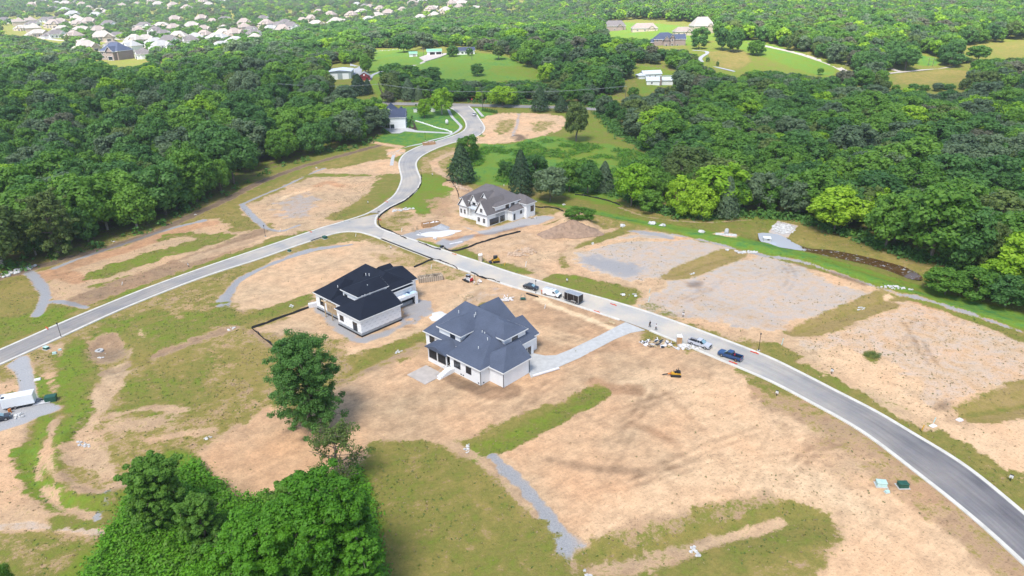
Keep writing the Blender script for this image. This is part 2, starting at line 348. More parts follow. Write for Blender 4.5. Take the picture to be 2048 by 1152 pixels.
up_w = wsplit(K1, 10, len(K1)); up_e = smooth_line(W2(K3u), 5)[::-1]
def centre(a, b, n): return (resample(a, n) + resample(b, n)) / 2
C_left = centre(left_n, left_s, 40); C_up = centre(up_w, up_e, 40); C_down = centre(WK3d, WK2b, 60); C_j = W2([(640,464),(700,455),(745,452),(790,475)]); 
X_road = W2([(560,196),(640,200),(720,204),(795,207.5),(900,209),(1000,212),(1115,214.5),(1200,219)])
ROADS = [(C_left, 4.5), (C_up, 5.5), (C_down, 4.7), (C_j, 6.5), (X_road, 4.5)]

# ================================================================ GROUND SHEET
def axis_lines(spec):
    out = [spec[0][0]]
    for (a, b, s0, s1) in spec:
        n = max(1, int(round((b - a) / ((s0 + s1) / 2)))); t = np.linspace(0, 1, n + 1)[1:]
        u = (s0 * t + (s1 - s0) * t * t / 2) / ((s0 + s1) / 2); out += list(a + (b - a) * u)
    return np.array(out)
gx = axis_lines([(-3200,-900,90,18),(-900,-350,18,4),(-350,-135,4,0.75),(-135,150,0.6,0.6),(150,350,0.75,4),(350,900,4,18),(900,3200,18,90)])
gy = axis_lines([(-300,50,40,3),(50,85,3,0.45),(85,165,0.45,0.5),(165,260,0.5,0.7),(260,380,0.7,1.4),(380,650,1.4,4),(650,1200,4,10),(1200,4200,10,70)])
X, Y = np.meshgrid(gx, gy); nx, ny = len(gx), len(gy)
Z = hbase(X, Y)
droad = np.full(X.shape, 1e9)
for L, wd in ROADS:
    lo, hi = L.min(0) - 60, L.max(0) + 60; iy = np.where((gy > lo[1]) & (gy < hi[1]))[0]; ix = np.where((gx > lo[0]) & (gx < hi[0]))[0]
    if len(iy) and len(ix):
        sl = np.ix_(iy, ix); droad[sl] = np.minimum(droad[sl], seg_dist(X[sl], Y[sl], L) - wd)
det = (fbm(X, Y, 14, 3) - 0.5) * 0.9 + (fbm(X, Y, 3.2, 3) - 0.5) * 0.30 + (fbm(X + 90, Y, 1.1, 2) - 0.5) * 0.10
rmask = sstep(1.0, 9.0, droad); FLAT = []          # building pads stay level
A = {k: np.full(X.shape, v, np.float32) for k, v in dict(G=0.70, L=0.25, R=0.0, O=0.3, B=0.55, K=0.15, S=0.0, M=0.0).items()}
far = sstep(250, 330, Y); A['L'] += far * 0.22; A['G'] += far * 0.2; A['K'] *= (1 - far)
n_big, n_mid, n_fine = fbm(X, Y, 9, 4) - 0.5, fbm(X + 50, Y - 20, 3, 3) - 0.5, fbm(X - 30, Y + 70, 1.2, 3) - 0.5
def sub(L, mg):
    lo, hi = L.min(0) - mg, L.max(0) + mg
    a, b = np.searchsorted(gy, lo[1]), np.searchsorted(gy, hi[1]); c, d = np.searchsorted(gx, lo[0]), np.searchsorted(gx, hi[0]); return slice(a, b), slice(c, d)
def apply(sl, al, ch):
    for k, v in ch.items(): A[k][sl] = A[k][sl] * (1 - al) + v * al
def paint(pts, edge=1.6, rag=1.0, amt=1.0, smooth=True, **ch):
    L = W2(pts)
    if smooth: L = smooth_line(list(L) + [L[0]], 4)[:-1]
    sl = sub(L, 8); s = poly_sd(X[sl], Y[sl], L) + rag * (n_big[sl] * 7 + n_mid[sl] * 5 + n_fine[sl] * 3)
    apply(sl, amt * sstep(-edge, edge, s), ch)
def stroke(pts, wd, edge=0.8, rag=0.5, amt=1.0, **ch):
    L = line_w(pts, 4); sl = sub(L, wd + 6); s = wd / 2 - seg_dist(X[sl], Y[sl], L) + rag * (n_mid[sl] * 3 + n_fine[sl] * 1.6)
    apply(sl, amt * sstep(-edge, edge, s), ch)
def dig(pts, wd, dz, closed=False):
    """a raised (+) or sunken (-) band of real ground"""
    L = line_w(pts, 4)
    if closed: L = np.vstack([L, L[:1]]); sl = sub(L, wd + 8); s = poly_sd(X[sl], Y[sl], L[:-1]); Z[sl] += dz * sstep(-wd, wd, s)
    else: sl = sub(L, wd * 3); d = seg_dist(X[sl], Y[sl], L); Z[sl] += dz * np.exp(-(d / wd * 1.6) ** 2)
# ---- lots beside the left street
paint([(0,545),(200,500),(400,418),(600,345),(760,288),(800,300),(800,365),(740,425),(640,462),(300,570),(-60,725),(-90,600)], G=.85, L=.27, K=.2)
paint([(-80,600),(0,570),(45,545),(72,578),(76,615),(40,640),(-60,690)], G=.96, L=.24, K=.1)
paint([(-80,650),(0,640),(100,610),(200,600),(300,560),(480,505),(560,478),(630,455),(640,463),(300,570),(0,695),(-80,730)], G=.93, L=.55, K=.1)
stroke([(-80,580),(0,556),(100,528),(220,495),(320,460),(420,415),(520,365),(600,335),(660,318),(755,292)], 4.5, G=.1, L=.2, M=.75, B=.2, O=.1)
paint([(80,545),(130,528),(230,500),(330,465),(400,442),(438,437),(470,462),(520,456),(600,455),(610,459),(540,480),(480,500),(400,522),(330,535),(250,568),(200,592),(160,612),(100,610),(84,580)], G=.22, L=.3, O=.35, B=.6, K=.45)
stroke([(100,546),(180,520),(260,496),(340,468),(400,449),(420,446)], 7, rag=.4, G=0, O=1, B=.55, K=0)
stroke([(85,560),(120,548),(160,560)], 6, G=0, O=.95, B=.5)
stroke([(200,548),(260,528),(330,505),(400,488),(440,475)], 9, rag=1.6, G=.85, L=.5, K=.4)
stroke([(190,572),(220,570),(260,555)], 5, rag=1.6, G=.8, L=.55); stroke([(320,478),(350,470),(400,472),(430,480)], 5, rag=1.6, G=.75, L=.45)
stroke([(170,600),(240,572),(330,540),(420,508),(480,485),(520,468)], 10, rag=1.2, G=.2, L=.1, M=.35, O=.5, B=.4, K=.5)
stroke([(380,520),(450,498),(520,478),(560,462)], 6, rag=.8, G=0, B=.75, O=.25, K=.2)
for L_, w_ in (([(58,545),(75,562),(90,585),(86,608),(74,630)], 3.2), ([(84,606),(120,604),(150,610),(172,615)], 2.2), ([(108,537),(180,510),(240,491),(300,470),(340,458),(408,440)], 2.0), ([(484,409),(505,432),(528,454)], 2.6), ([(528,455),(560,462),(600,450)], 1.5), ([(484,409),(520,392),(560,376),(620,348),(650,336)], 1.6)):
    stroke(L_, w_, edge=.5, rag=.35, G=0, R=1, B=.5, K=0)
paint([(488,410),(520,398),(600,360),(650,338),(740,330),(792,340),(770,362),(742,386),(700,408),(660,430),(640,440),(690,442),(640,455),(560,462),(530,450),(505,432)], G=.1, O=.3, B=.62, K=.35, S=.2)
paint([(545,402),(600,385),(638,400),(625,425),(590,436),(555,428)], R=.65, B=.6, G=0, amt=.85, rag=1.8, edge=3)
stroke([(560,400),(580,390),(615,380)], 3, R=0, B=.95, G=0, O=.2)
stroke([(610,352),(650,350),(690,350),(735,350)], 6, rag=1.2, G=.75, L=.5); stroke([(635,372),(655,365),(680,372)], 4, G=0, O=.9, B=.6)
paint([(640,400),(700,360),(745,358),(735,385),(690,420),(650,428)], K=.9, G=.12, S=.5, amt=.8)
paint([(668,440),(720,428),(768,406),(798,372),(805,350),(762,346),(755,372),(720,403),(680,424)], G=.93, L=.42, K=.1)
paint([(655,345),(700,330),(782,316),(796,330),(795,345),(740,348)], G=.05, O=.35, B=.68, R=.15)
paint([(700,322),(740,300),(782,298),(775,312),(740,322),(670,338)], G=.9, L=.38); paint([(772,300),(800,296),(812,303),(795,314),(776,316)], rag=.4, G=0, O=.75, B=.95)
stroke([(745,284),(765,288),(800,294)], 4, G=0, O=.7, B=.85)
# ---- lawns of the finished house and the lot by the entrance
paint([(742,279),(790,262),(830,258),(905,268),(880,283),(845,292),(800,291),(760,285)], rag=.2, G=1, L=.88, K=0)
paint([(800,213),(905,214),(922,235),(928,252),(905,266),(830,262),(800,255)], rag=.1, G=1, L=.88, K=0)
paint([(945,215),(975,217),(985,230),(958,235)], rag=.1, G=1, L=.85, K=0)
paint([(962,238),(990,229),(1035,224),(1100,228),(1135,232),(1136,246),(1092,270),(1030,284),(975,292),(945,285),(968,268)], G=.06, O=.45, B=.78, K=.12)
stroke([(1038,228),(1034,250),(1025,272)], 2.5, G=0, R=.6, B=.7); paint([(1000,240),(1030,240),(1020,265),(990,270)], G=.75, L=.25, amt=.8); paint([(1060,248),(1110,240),(1110,250),(1070,265)], G=.7, L=.3, amt=.8)
paint([(1025,270),(1050,270),(1048,280),(1028,281)], G=0, M=.8, B=.3)
paint([(1110,225),(1180,228),(1215,250),(1240,290),(1180,300),(1120,275),(1140,250)], G=.95, L=.55)
paint([(890,325),(950,290),(1020,286),(1100,272),(1160,285),(1230,290),(1300,318),(1310,390),(1150,392),(1060,370),(960,372),(905,350)], G=1, L=.82, K=.3)
paint([(1040,300),(1150,290),(1250,300),(1290,330),(1200,330),(1100,320)], G=.95, L=.62, amt=.8)
paint([(842,318),(920,290),(965,296),(930,315),(895,330),(905,350),(880,358),(846,348)], G=.6, L=.25, O=.3, B=.6)
stroke([(950,300),(900,308),(868,325),(880,345),(905,358)], 3.5, G=.05, B=.6, O=.4)
paint([(840,350),(885,352),(905,378),(898,405),(872,432),(835,426),(800,412),(826,388)], G=.96, L=.62, K=.1)
stroke([(900,368),(925,378),(938,395)], 7, rag=.6, G=0, O=.5, B=.6, M=.15)
# ---- grey-roof white house lot
paint([(757,440),(775,425),(800,415),(850,432),(895,395),(918,378),(922,400),(925,445),(1000,458),(1070,440),(1120,425),(1180,440),(1100,452),(1000,475),(935,492),(905,503),(870,492),(820,473),(785,462)], G=.12, O=.45, B=.66, K=.2)
paint([(760,440),(800,425),(830,440),(800,455),(778,458)], G=.7, L=.3, amt=.85); paint([(860,400),(900,395),(905,425),(880,435),(860,425)], G=.3, O=.6, L=.25, B=.45, amt=.8)
paint([(925,452),(960,462),(1010,448),(1072,432),(1112,434),(1085,446),(1010,462),(970,470)], rag=.3, G=0, R=.85, B=.85)
paint([(800,472),(840,460),(880,450),(900,458),(905,470),(860,476),(820,478)], rag=.3, G=0, R=.95, B=.6)
paint([(862,492),(885,478),(905,482),(940,470),(948,474),(900,498),(885,500)], rag=.3, G=0, R=.9, B=.7)
paint([(850,482),(875,488),(895,498),(880,500),(835,482)], rag=.4, G=.9, L=.5)
stroke([(915,500),(960,488),(1030,470),(1085,455),(1130,440)], 4, G=.85, L=.35); stroke([(900,478),(960,470),(1010,462),(1050,452)], 2.5, G=0, O=.8, B=.4, M=.2)
# ---- oval pad left of the black roof
paint([(462,605),(462,575),(500,542),(560,515),(640,497),(700,482),(760,490),(805,512),(845,525),(800,545),(700,556),(645,578),(600,598),(560,612),(480,626)], G=.04, O=.38, B=.72, K=.12, S=.15)
stroke([(700,488),(620,500),(540,528),(480,558),(456,588),(450,618)], 2.4, edge=.6, rag=.4, G=0, R=1, B=.5); stroke([(450,590),(440,600),(436,622)], 2, G=0, R=.9)
paint([(740,505),(800,512),(850,520),(830,535),(770,535)], G=.65, L=.15, O=.5, amt=.8); stroke([(440,622),(480,640),(560,618),(640,590)], 6, G=.9, L=.45)
# ---- black-roof lot
paint([(505,662),(560,640),(636,606),(640,570),(830,534),(868,526),(905,527),(990,556),(1075,580),(1060,600),(980,600),(880,640),(842,662),(740,702),(690,722),(640,716),(560,695)], G=.03, O=.4, B=.68, K=.15)
paint([(840,535),(868,522),(905,532),(935,545),(900,555),(850,550)], G=.55, L=.3, amt=.9)
paint([(630,612),(645,610),(700,655),(725,675),(810,645),(808,655),(728,688),(690,672),(650,640)], rag=.4, G=0, R=.9, B=.5)
paint([(832,600),(870,600),(865,625),(835,645),(812,652),(812,620)], G=0, R=.8, B=.55); paint([(915,580),(960,590),(1010,588),(1000,600),(960,606),(915,604)], G=0, R=.5, B=.6, rag=2.0, edge=3, amt=.8)
stroke([(640,718),(740,690),(830,660),(870,630),(920,600),(950,570)], 4, rag=.5, amt=.6, G=0, B=.85, O=.3)
# ---- slate-roof lot
paint([(640,790),(690,765),(770,728),(858,684),(870,640),(1000,600),(1100,590),(1250,640),(1290,680),(1380,700),(1480,735),(1540,772),(1400,800),(1230,790),(1120,825),(1000,862),(940,893),(860,888),(735,886),(700,905),(640,880)], G=.02, O=.42, B=.58, K=.06, S=.4)
paint([(1060,600),(1130,605),(1240,648),(1180,690),(1110,712),(1075,690),(1050,640)], G=0, O=.55, B=.45, S=.5, amt=.9); stroke([(1075,660),(1120,675),(1180,690)], 6, O=.3, B=.8, amt=.7)
stroke([(1078,598),(1110,613),(1160,632),(1220,655)], 2.6, edge=.5, rag=.5, G=0, R=.2, B=1.0, O=0)
stroke([(1020,740),(1100,725),(1180,700),(1240,690)], 5, O=.6, B=.35, amt=.7); stroke([(960,776),(990,785),(1020,780)], 5, M=.5, O=.7, B=.3, amt=.8); stroke([(900,755),(930,770),(960,778)], 3.5, M=.6, O=.7, B=.25, amt=.8)
paint([(690,722),(740,704),(860,655),(862,672),(800,700),(760,722),(690,762),(672,745)], rag=.5, G=.93, L=.42); stroke([(672,765),(740,738),(800,712),(840,690)], 3, G=.4, L=.1, M=.25)
# ---- big bright pad, lower right
paint([(1205,785),(1290,740),(1400,760),(1480,740),(1540,772),(1640,832),(1780,925),(1900,1012),(2030,1120),(2120,1200),(1900,1260),(1640,1200),(1670,1060),(1620,1012),(1480,1008),(1300,1062),(1180,1085),(1120,1040),(1050,990),(990,908),(1010,895),(1100,840)], G=.02, O=.42, B=.86, K=.3, S=.35)
paint([(1010,895),(1100,835),(1210,785),(1320,790),(1400,860),(1300,950),(1200,1000),(1150,1050),(1080,990)], O=.62, B=.72, K=.08, amt=.85, rag=1.5)
paint([(1400,900),(1600,930),(1750,1000),(1700,1100),(1850,1150),(1640,1000),(1450,990)], K=.65, B=.95, O=.35, amt=.8, rag=1.5)
stroke([(1540,780),(1640,840),(1740,905),(1850,985),(1960,1075),(2060,1160)], 9, rag=1.5, G=.42, L=.12, O=.5, B=.4, K=.55, amt=.85); stroke([(1490,745),(1560,785),(1640,832)], 5, rag=1.2, G=.8, L=.4, amt=.8)
stroke([(1100,920),(1180,935),(1290,945)], 1.6, M=.35, B=.4, amt=.8); stroke([(1270,850),(1310,865),(1340,880)], 2, O=.9, B=.4, amt=.7); stroke([(1190,765),(1230,778),(1275,780)], 4, O=1, B=.4, amt=.8)
for q in range(7): stroke([(1300+12*q,760+10*q),(1345+14*q,800+14*q),(1360+16*q,860+14*q)], .9, rag=.2, B=.6, O=.6, amt=.35)
paint([(1560,790),(1640,800),(1700,870),(1760,930),(1700,960),(1600,900)], G=.35, L=.1, O=.45, B=.5, K=.5, amt=.6, rag=2)
paint([(1128,1160),(1165,1090),(1300,1050),(1480,1000),(1605,1003),(1670,1052),(1645,1088),(1520,1125),(1420,1165),(1200,1235)], rag=.4, G=1, L=.36, K=.25)
paint([(1000,1300),(1128,1160),(1170,1100),(1240,1110),(1300,1200)], G=.85, L=.35); stroke([(1410,1082),(1480,1062),(1560,1038)], 3, rag=.6, G=.05, B=.7, O=.35, amt=.85); stroke([(1200,1140),(1290,1120),(1370,1095)], 3.5, rag=.8, G=.3, B=.6, O=.4)
stroke([(1250,1066),(1400,1036),(1530,1000)], 4, rag=1.4, G=.25, M=.3, K=.9, B=.5, amt=.6)
paint([(895,895),(955,862),(1060,820),(1185,768),(1207,782),(1100,842),(985,905),(955,918),(935,905)], rag=.6, G=.85, L=.3); stroke([(960,905),(1040,868),(1110,835),(1195,785)], 5.5, rag=.4, G=1, L=.5)
stroke([(905,893),(965,920),(1060,1012),(1112,1070),(1130,1140)], 3.0, rag=.7, G=.1, B=.6, O=.4, amt=.85); stroke([(985,912),(1010,935),(1050,975),(1085,1020),(1120,1068),(1130,1090)], 2.5, edge=.6, rag=.55, G=0, R=.95, B=.45, K=0); paint([(1085,1040),(1165,1082),(1150,1095),(1118,1118)], rag=.3, G=0, R=1, B=.5)
paint([(733,888),(800,882),(900,900),(965,935),(1060,1030),(1108,1080),(1125,1160),(1100,1260),(700,1260),(770,1152),(742,980),(722,930)], rag=.6, G=.84, L=.38, K=.4); paint([(800,900),(900,930),(960,1000),(950,1100),(870,1060),(810,980)], G=.78, L=.36, amt=.6, rag=2.5)
paint([(388,908),(440,872),(520,822),(552,808),(600,850),(700,892),(722,884),(722,925),(700,960),(640,985),(520,1006),(470,1003),(430,965)], rag=.5, G=0, O=.66, B=.70, K=.12)
# ---- rough grass, lower left
paint([(-90,760),(0,735),(120,680),(360,588),(440,625),(500,665),(690,680),(690,762),(560,800),(430,870),(385,915),(330,960),(200,1080),(-90,1100)], G=.60, L=.22, K=.35, O=.35, B=.55)
for pg in ([(190,640),(260,630),(330,620),(440,640),(380,690),(300,700),(230,680)], [(150,690),(185,730),(180,800),(140,860),(110,830),(130,740)], [(240,770),(330,740),(420,720),(430,790),(350,830),(240,810)], [(130,800),(80,880),(60,950),(110,1000),(210,1010),(120,930)], [(420,610),(470,620),(480,650),(430,645)]):
    paint(pg, amt=.8, rag=1.6, G=.9, L=.55)
for pg in ([(440,700),(520,690),(590,700),(560,770),(470,780)], [(330,720),(380,700),(410,740),(360,780)]): paint(pg, amt=.7, rag=1.5, G=.85, L=.2)
paint([(182,684),(212,668),(240,672),(246,705),(216,726),(188,714)], rag=.2, G=0, O=.3, B=.35, M=.35); stroke([(262,655),(278,670),(270,708)], 3, G=.1, B=.55, O=.3)
stroke([(215,745),(250,735),(300,715),(340,700),(385,682),(460,658)], 3.4, rag=.5, G=.05, O=.4, B=.4, M=.3); stroke([(245,735),(215,775),(185,822),(160,862)], 5, rag=.8, G=.08, B=.62, O=.3)
paint([(125,872),(165,858),(200,880),(235,930),(238,958),(190,962),(150,940),(130,915)], G=.12, B=.64, O=.35, amt=.9); paint([(200,850),(330,835),(350,850),(280,870)], G=.2, B=.6, O=.35, amt=.8)
paint([(-90,850),(70,830),(68,880),(50,920),(90,985),(60,1008),(-90,1010)], G=.1, O=.5, B=.74); paint([(-90,990),(100,985),(230,960),(255,1000),(225,1050),(-90,1055)], G=.15, O=.45, B=.66, amt=.9, rag=1.5); stroke([(120,690),(128,740),(135,790),(118,800)], 1.2, G=.2, B=.6, amt=.6)
stroke([(-60,1066),(20,1052),(90,1052),(150,1058),(205,1068)], 2.2, edge=.4, rag=.25, G=0, R=.5, B=.8, O=.3); stroke([(214,990),(205,1020),(196,1038)], 1.1, edge=.3, G=0, R=1, B=.7)
paint([(-90,1080),(200,1075),(120,1160),(-90,1260)], G=.7, L=.4, B=.6, amt=.8, rag=2)
paint([(14,732),(50,712),(66,752),(78,795),(118,812),(112,822),(70,838),(40,850),(-90,880),(-90,800),(0,790),(38,785),(30,745)], rag=.15, edge=.8, G=0, R=1, B=.85, K=0); paint([(72,752),(108,745),(112,778),(85,795)], rag=.4, G=0, O=.5, B=.6); paint([(-90,780),(0,765),(34,760),(38,782),(-90,800)], rag=.4, G=.1, O=.5, B=.75)
paint([(120,1170),(200,1082),(262,1000),(330,905),(385,915),(430,965),(480,1003),(640,990),(720,930),(745,980),(775,1170),(700,1260),(0,1300)], rag=.4, G=1, L=.72, K=.4)
stroke([(505,662),(540,690),(560,700)], 1.2, G=0, M=.6)
# ---- lots north of the main street
paint([(1120,500),(1265,463),(1345,470),(1500,505),(1600,525),(1720,565),(1830,598),(1950,636),(2120,690),(2120,1030),(2048,985),(1900,890),(1780,815),(1640,735),(1540,695),(1440,660),(1300,612),(1150,540)], edge=1.0, rag=.3, G=.08, O=.42, B=.7, K=.35)
paint([(900,508),(1000,470),(1110,446),(1185,452),(1240,462),(1160,495),(1125,525),(1200,545),(1340,562),(1340,600),(1300,615),(1400,650),(1500,700),(1440,672),(1300,625),(1100,572),(960,528)], G=.08, O=.38, B=.66, K=.35)
paint([(940,490),(1000,478),(1080,470),(1090,500),(1010,520),(950,515)], G=0, R=.35, O=.35, B=.6, amt=.8)
stroke([(1160,468),(1120,490),(1100,515),(1110,545),(1180,575),(1260,592),(1340,610)], 5, G=0, O=.5, B=.82, amt=.8); stroke([(1135,490),(1115,520),(1150,550),(1230,570)], 1.2, O=.6, B=.4, amt=.6)
paint([(905,505),(930,498),(955,508),(985,525),(1025,528),(1060,545),(1020,545),(940,520)], rag=.4, G=.92, L=.5); paint([(1080,562),(1110,550),(1150,552),(1200,562),(1270,578),(1285,592),(1250,610),(1180,592),(1110,572)], rag=.4, G=.92, L=.48, K=.2)
paint([(1130,502),(1200,470),(1255,455),(1275,460),(1200,488),(1150,500)], rag=.5, G=.9, L=.36)
paint([(1140,502),(1200,485),(1270,463),(1340,468),(1450,488),(1500,510),(1400,545),(1318,557),(1250,562),(1160,535)], G=.04, R=.55, O=.2, B=.8, K=.5)
stroke([(1165,500),(1215,487),(1270,478),(1320,480),(1370,476),(1420,482),(1450,490)], 3, rag=.8, G=0, R=0, O=.65, B=.85, amt=.85); paint([(1200,485),(1300,480),(1370,485),(1260,510)], K=.9, G=.1, S=.6, amt=.6)
paint([(1163,520),(1200,514),(1265,528),(1268,542),(1225,545),(1180,535)], rag=1.3, edge=3, G=.02, R=.85, B=.5, K=.2); stroke([(1265,462),(1310,468),(1340,476)], 3, R=.9, B=.5, G=.2, amt=.8)
paint([(1340,562),(1400,547),(1500,512),(1560,515),(1660,545),(1768,580),(1700,610),(1580,655),(1560,668),(1500,660),(1400,640),(1290,612)], G=.03, R=.55, O=.3, B=.85, K=.3)
paint([(1600,520),(1680,545),(1760,575),(1740,585),(1650,560)], O=.65, R=.1, B=.85, amt=.7); stroke([(1300,600),(1400,600),(1480,625),(1560,650)], 7, rag=1, R=.5, B=.65, amt=.5); paint([(1375,565),(1400,563),(1402,572),(1380,574)], rag=.2, M=.5, B=.4, O=.4)
paint([(1300,622),(1400,640),(1500,668),(1560,690),(1700,760),(1560,715),(1440,672)], G=.2, O=.45, B=.68, K=.7, S=.7, amt=.85, rag=1.5); stroke([(1335,632),(1320,620),(1300,612)], 5, G=.5, L=.35, K=.5)
paint([(1318,557),(1345,536),(1400,514),(1450,497),(1497,510),(1430,537),(1400,550),(1350,560)], rag=.2, G=1, L=.06, K=.05)
paint([(1562,666),(1600,645),(1680,612),(1770,577),(1832,600),(1745,633),(1660,668),(1605,673)], rag=.15, G=1, L=.05, K=.05); paint([(1765,590),(1785,582),(1795,588),(1772,597)], rag=.1, G=0, B=.95, O=.2)
for L_ in ([(1340,552),(1400,532),(1480,508)], [(1585,664),(1680,628),(1790,590)]): stroke(L_, .9, L=.25, rag=.2, amt=.7)
paint([(1600,674),(1665,668),(1745,634),(1832,602),(1950,640),(2120,690),(2120,760),(1990,780),(1910,812),(1830,850),(1700,760),(1620,710),(1560,690)], G=.03, R=.42, O=.4, B=.84, K=.85)
paint([(1620,690),(1700,705),(1800,740),(1840,800),(1900,830),(1820,850),(1720,780),(1640,725)], R=.05, O=.42, B=.98, K=.7, amt=.85, rag=1.2); stroke([(1838,605),(1900,622),(2000,655),(2080,682)], 3.5, R=0, O=.95, B=.6, amt=.8); paint([(1728,703),(1745,702),(1762,717),(1742,722)], rag=.3, G=1, L=.45)
paint([(1905,812),(1985,778),(2120,745),(2120,838),(1960,848)], rag=.4, G=1, L=.07, K=.05); stroke([(1920,830),(2000,815),(2100,800)], 1.2, L=.42, rag=.3, amt=.8)
paint([(1850,845),(1960,850),(2120,842),(2120,1010),(2000,945),(1900,880)], G=.06, O=.4, B=1.0, K=.5, amt=.95)
stroke([(1540,700),(1620,740),(1700,785),(1790,830),(1870,880),(1960,935),(2060,1015)], 8, rag=1.0, G=.92, L=.36, K=.25); stroke([(1620,722),(1700,765),(1780,808),(1850,850)], 4, rag=1.4, G=.15, B=.85, O=.4, M=.1, amt=.8); paint([(1875,805),(1895,803),(1895,815),(1872,817)], rag=.2, G=0, M=.7, B=.3)
paint([(1940,920),(2060,960),(2120,1010),(2060,1010)], G=.75, L=.3, amt=.8, rag=2)
for pg, L_ in (([(45,760),(78,770),(98,815),(80,860),(55,905),(62,960),(110,1000),(180,1010),(235,1000)], .7), ([(150,700),(135,745),(150,790),(165,830),(125,880)], .62), ([(300,640),(260,660),(285,700),(275,730)], .3), ([(330,930),(270,1000),(200,1040),(110,1045)], .5)):
    stroke(pg, 4.5, rag=1.0, amt=.75, G=1, L=L_)
for q in range(9):     # mower stripes across the rough grass
    stroke([(300+30*q,760-6*q),(330+34*q,830-10*q),(300+36*q,900-12*q)], 1.3, rag=.6, amt=.45, L=.12+.07*(q%3), G=.7)
for pg in ([(90,900),(75,950),(120,1010),(200,1035)], [(20,700),(60,690),(120,700)], [(225,830),(300,815),(370,820)], [(300,880),(360,870),(420,860)], [(110,840),(95,900),(110,950),(170,985)]): stroke(pg, 1.6, rag=.8, amt=.8, G=.08, B=.6, O=.4)
dig([(120,880),(105,920),(125,975),(190,1000),(240,985)], 2.6, .7); dig([(70,860),(55,910),(75,970),(140,1015)], 2.2, -.5); dig([(170,830),(130,880),(125,930)], 2.0, .45)
# tyre tracks and grading marks: pairs of ruts wandering over the bare lots
_tr = np.random.default_rng(5)
def ruts(pg, n, ln, ang):
    global Z
    L = W2(pg); lo, hi = L.min(0), L.max(0)
    for _ in range(n):
        c = _tr.uniform(lo, hi); 
        if poly_sd(np.array([c[0]]), np.array([c[1]]), L)[0] < 2: continue
        a = R_(ang) + _tr.normal() * .28; k = _tr.normal() * .02; pts = []
        for s in np.arange(0, ln * _tr.uniform(.5, 1.2), 2.5): pts.append(c.copy()); c = c + 2.5 * np.array([math.cos(a), math.sin(a)]); a += k * 2.5
        if len(pts) < 4: continue
        pts = np.array(pts); t = np.gradient(pts, axis=0); t /= np.linalg.norm(t, axis=1)[:, None]; nr = np.stack([-t[:, 1], t[:, 0]], 1); br = _tr.choice([.12, .25, .98]); am = _tr.uniform(.2, .5)
        for o_ in (-.95, .95):
            Lr = pts + nr * o_; sl = sub(Lr, 3); d = seg_dist(X[sl], Y[sl], Lr); s_ = poly_sd(X[sl], Y[sl], L); al = am * sstep(.8, .25, d) * sstep(-.5, 1, s_) * np.clip(n_mid[sl] * 3 + .8, 0, 1); apply(sl, al, dict(B=br)); Z[sl] -= .07 * al
ruts([(1010,895),(1210,785),(1400,760),(1540,790),(1760,920),(1980,1090),(1700,1152),(1620,1012),(1300,1062),(1150,1075)], 34, 34, 35); ruts([(690,765),(860,690),(1000,785),(1240,720),(1200,770),(1000,862),(860,885),(720,885)], 26, 30, 47)
ruts([(1075,600),(1240,648),(1110,712),(1060,650)], 10, 18, -42); ruts([(840,535),(990,560),(1060,590),(880,640),(700,715),(640,700)], 16, 22, 20); ruts([(900,508),(1110,446),(1180,560),(1340,600),(1300,620)], 22, 24, -30); ruts([(475,600),(640,500),(800,512),(640,578)], 10, 22, 30)
ruts([(1300,605),(1560,520),(1760,580),(1560,665)], 14, 26, 45); ruts([(1600,690),(1832,605),(2048,680),(1900,820)], 16, 26, 45); ruts([(90,560),(400,445),(590,458),(160,605)], 12, 24, 28); ruts([(400,905),(552,808),(700,892),(520,1000)], 10, 18, 40)
paint([(14,732),(50,712),(66,752),(78,795),(118,812),(112,822),(70,838),(40,850),(-90,880),(-90,800),(0,790),(38,785),(30,745)], rag=.05, edge=.8, G=0, R=1, B=.85, K=0)
# ---- berm, field and pond behind the lots
paint([(1060,395),(1200,398),(1300,430),(1480,432),(1600,440),(1750,490),(1840,540),(1960,530),(2120,600),(2120,700),(1900,628),(1700,560),(1480,500),(1300,460),(1180,430),(1110,415)], rag=.3, G=.97, L=.44, K=.12)
paint([(1070,400),(1180,418),(1280,439),(1400,459),(1500,477),(1620,506),(1700,530),(1840,572),(1960,605),(2120,650),(2120,682),(1950,632),(1830,594),(1720,562),(1600,522),(1500,502),(1350,467),(1200,435)], rag=.15, G=1, L=.82, K=0)
stroke([(1640,520),(1760,555),(1900,600)], 2, L=.5, rag=.3, amt=.6); paint([(1560,440),(1620,444),(1750,480),(1850,520),(1840,545),(1740,515),(1640,490),(1580,475)], rag=.3, G=.85, L=.22, amt=.85)
stroke([(1345,470),(1420,484),(1500,505),(1600,525),(1720,565),(1830,597),(1950,635),(2120,688)], 1.3, edge=.5, rag=.5, G=.1, R=.8, B=.5, K=0); stroke([(1590,527),(1680,553),(1730,570)], 1.6, M=.7, R=.3, B=.25, amt=.8)
stroke([(1240,415),(1300,435),(1400,444),(1500,440)], 1.6, G=.3, R=.6, B=.6, amt=.8); paint([(1100,380),(1200,385),(1245,412),(1200,405),(1120,392)], G=1, L=.7)
paint([(1555,441),(1597,451),(1577,472),(1537,463)], rag=0, edge=.4, smooth=False, G=0, R=.7, B=1.0, K=0); paint([(1424,467),(1450,462),(1478,472),(1460,476)], rag=.2, G=0, R=.4, B=1)
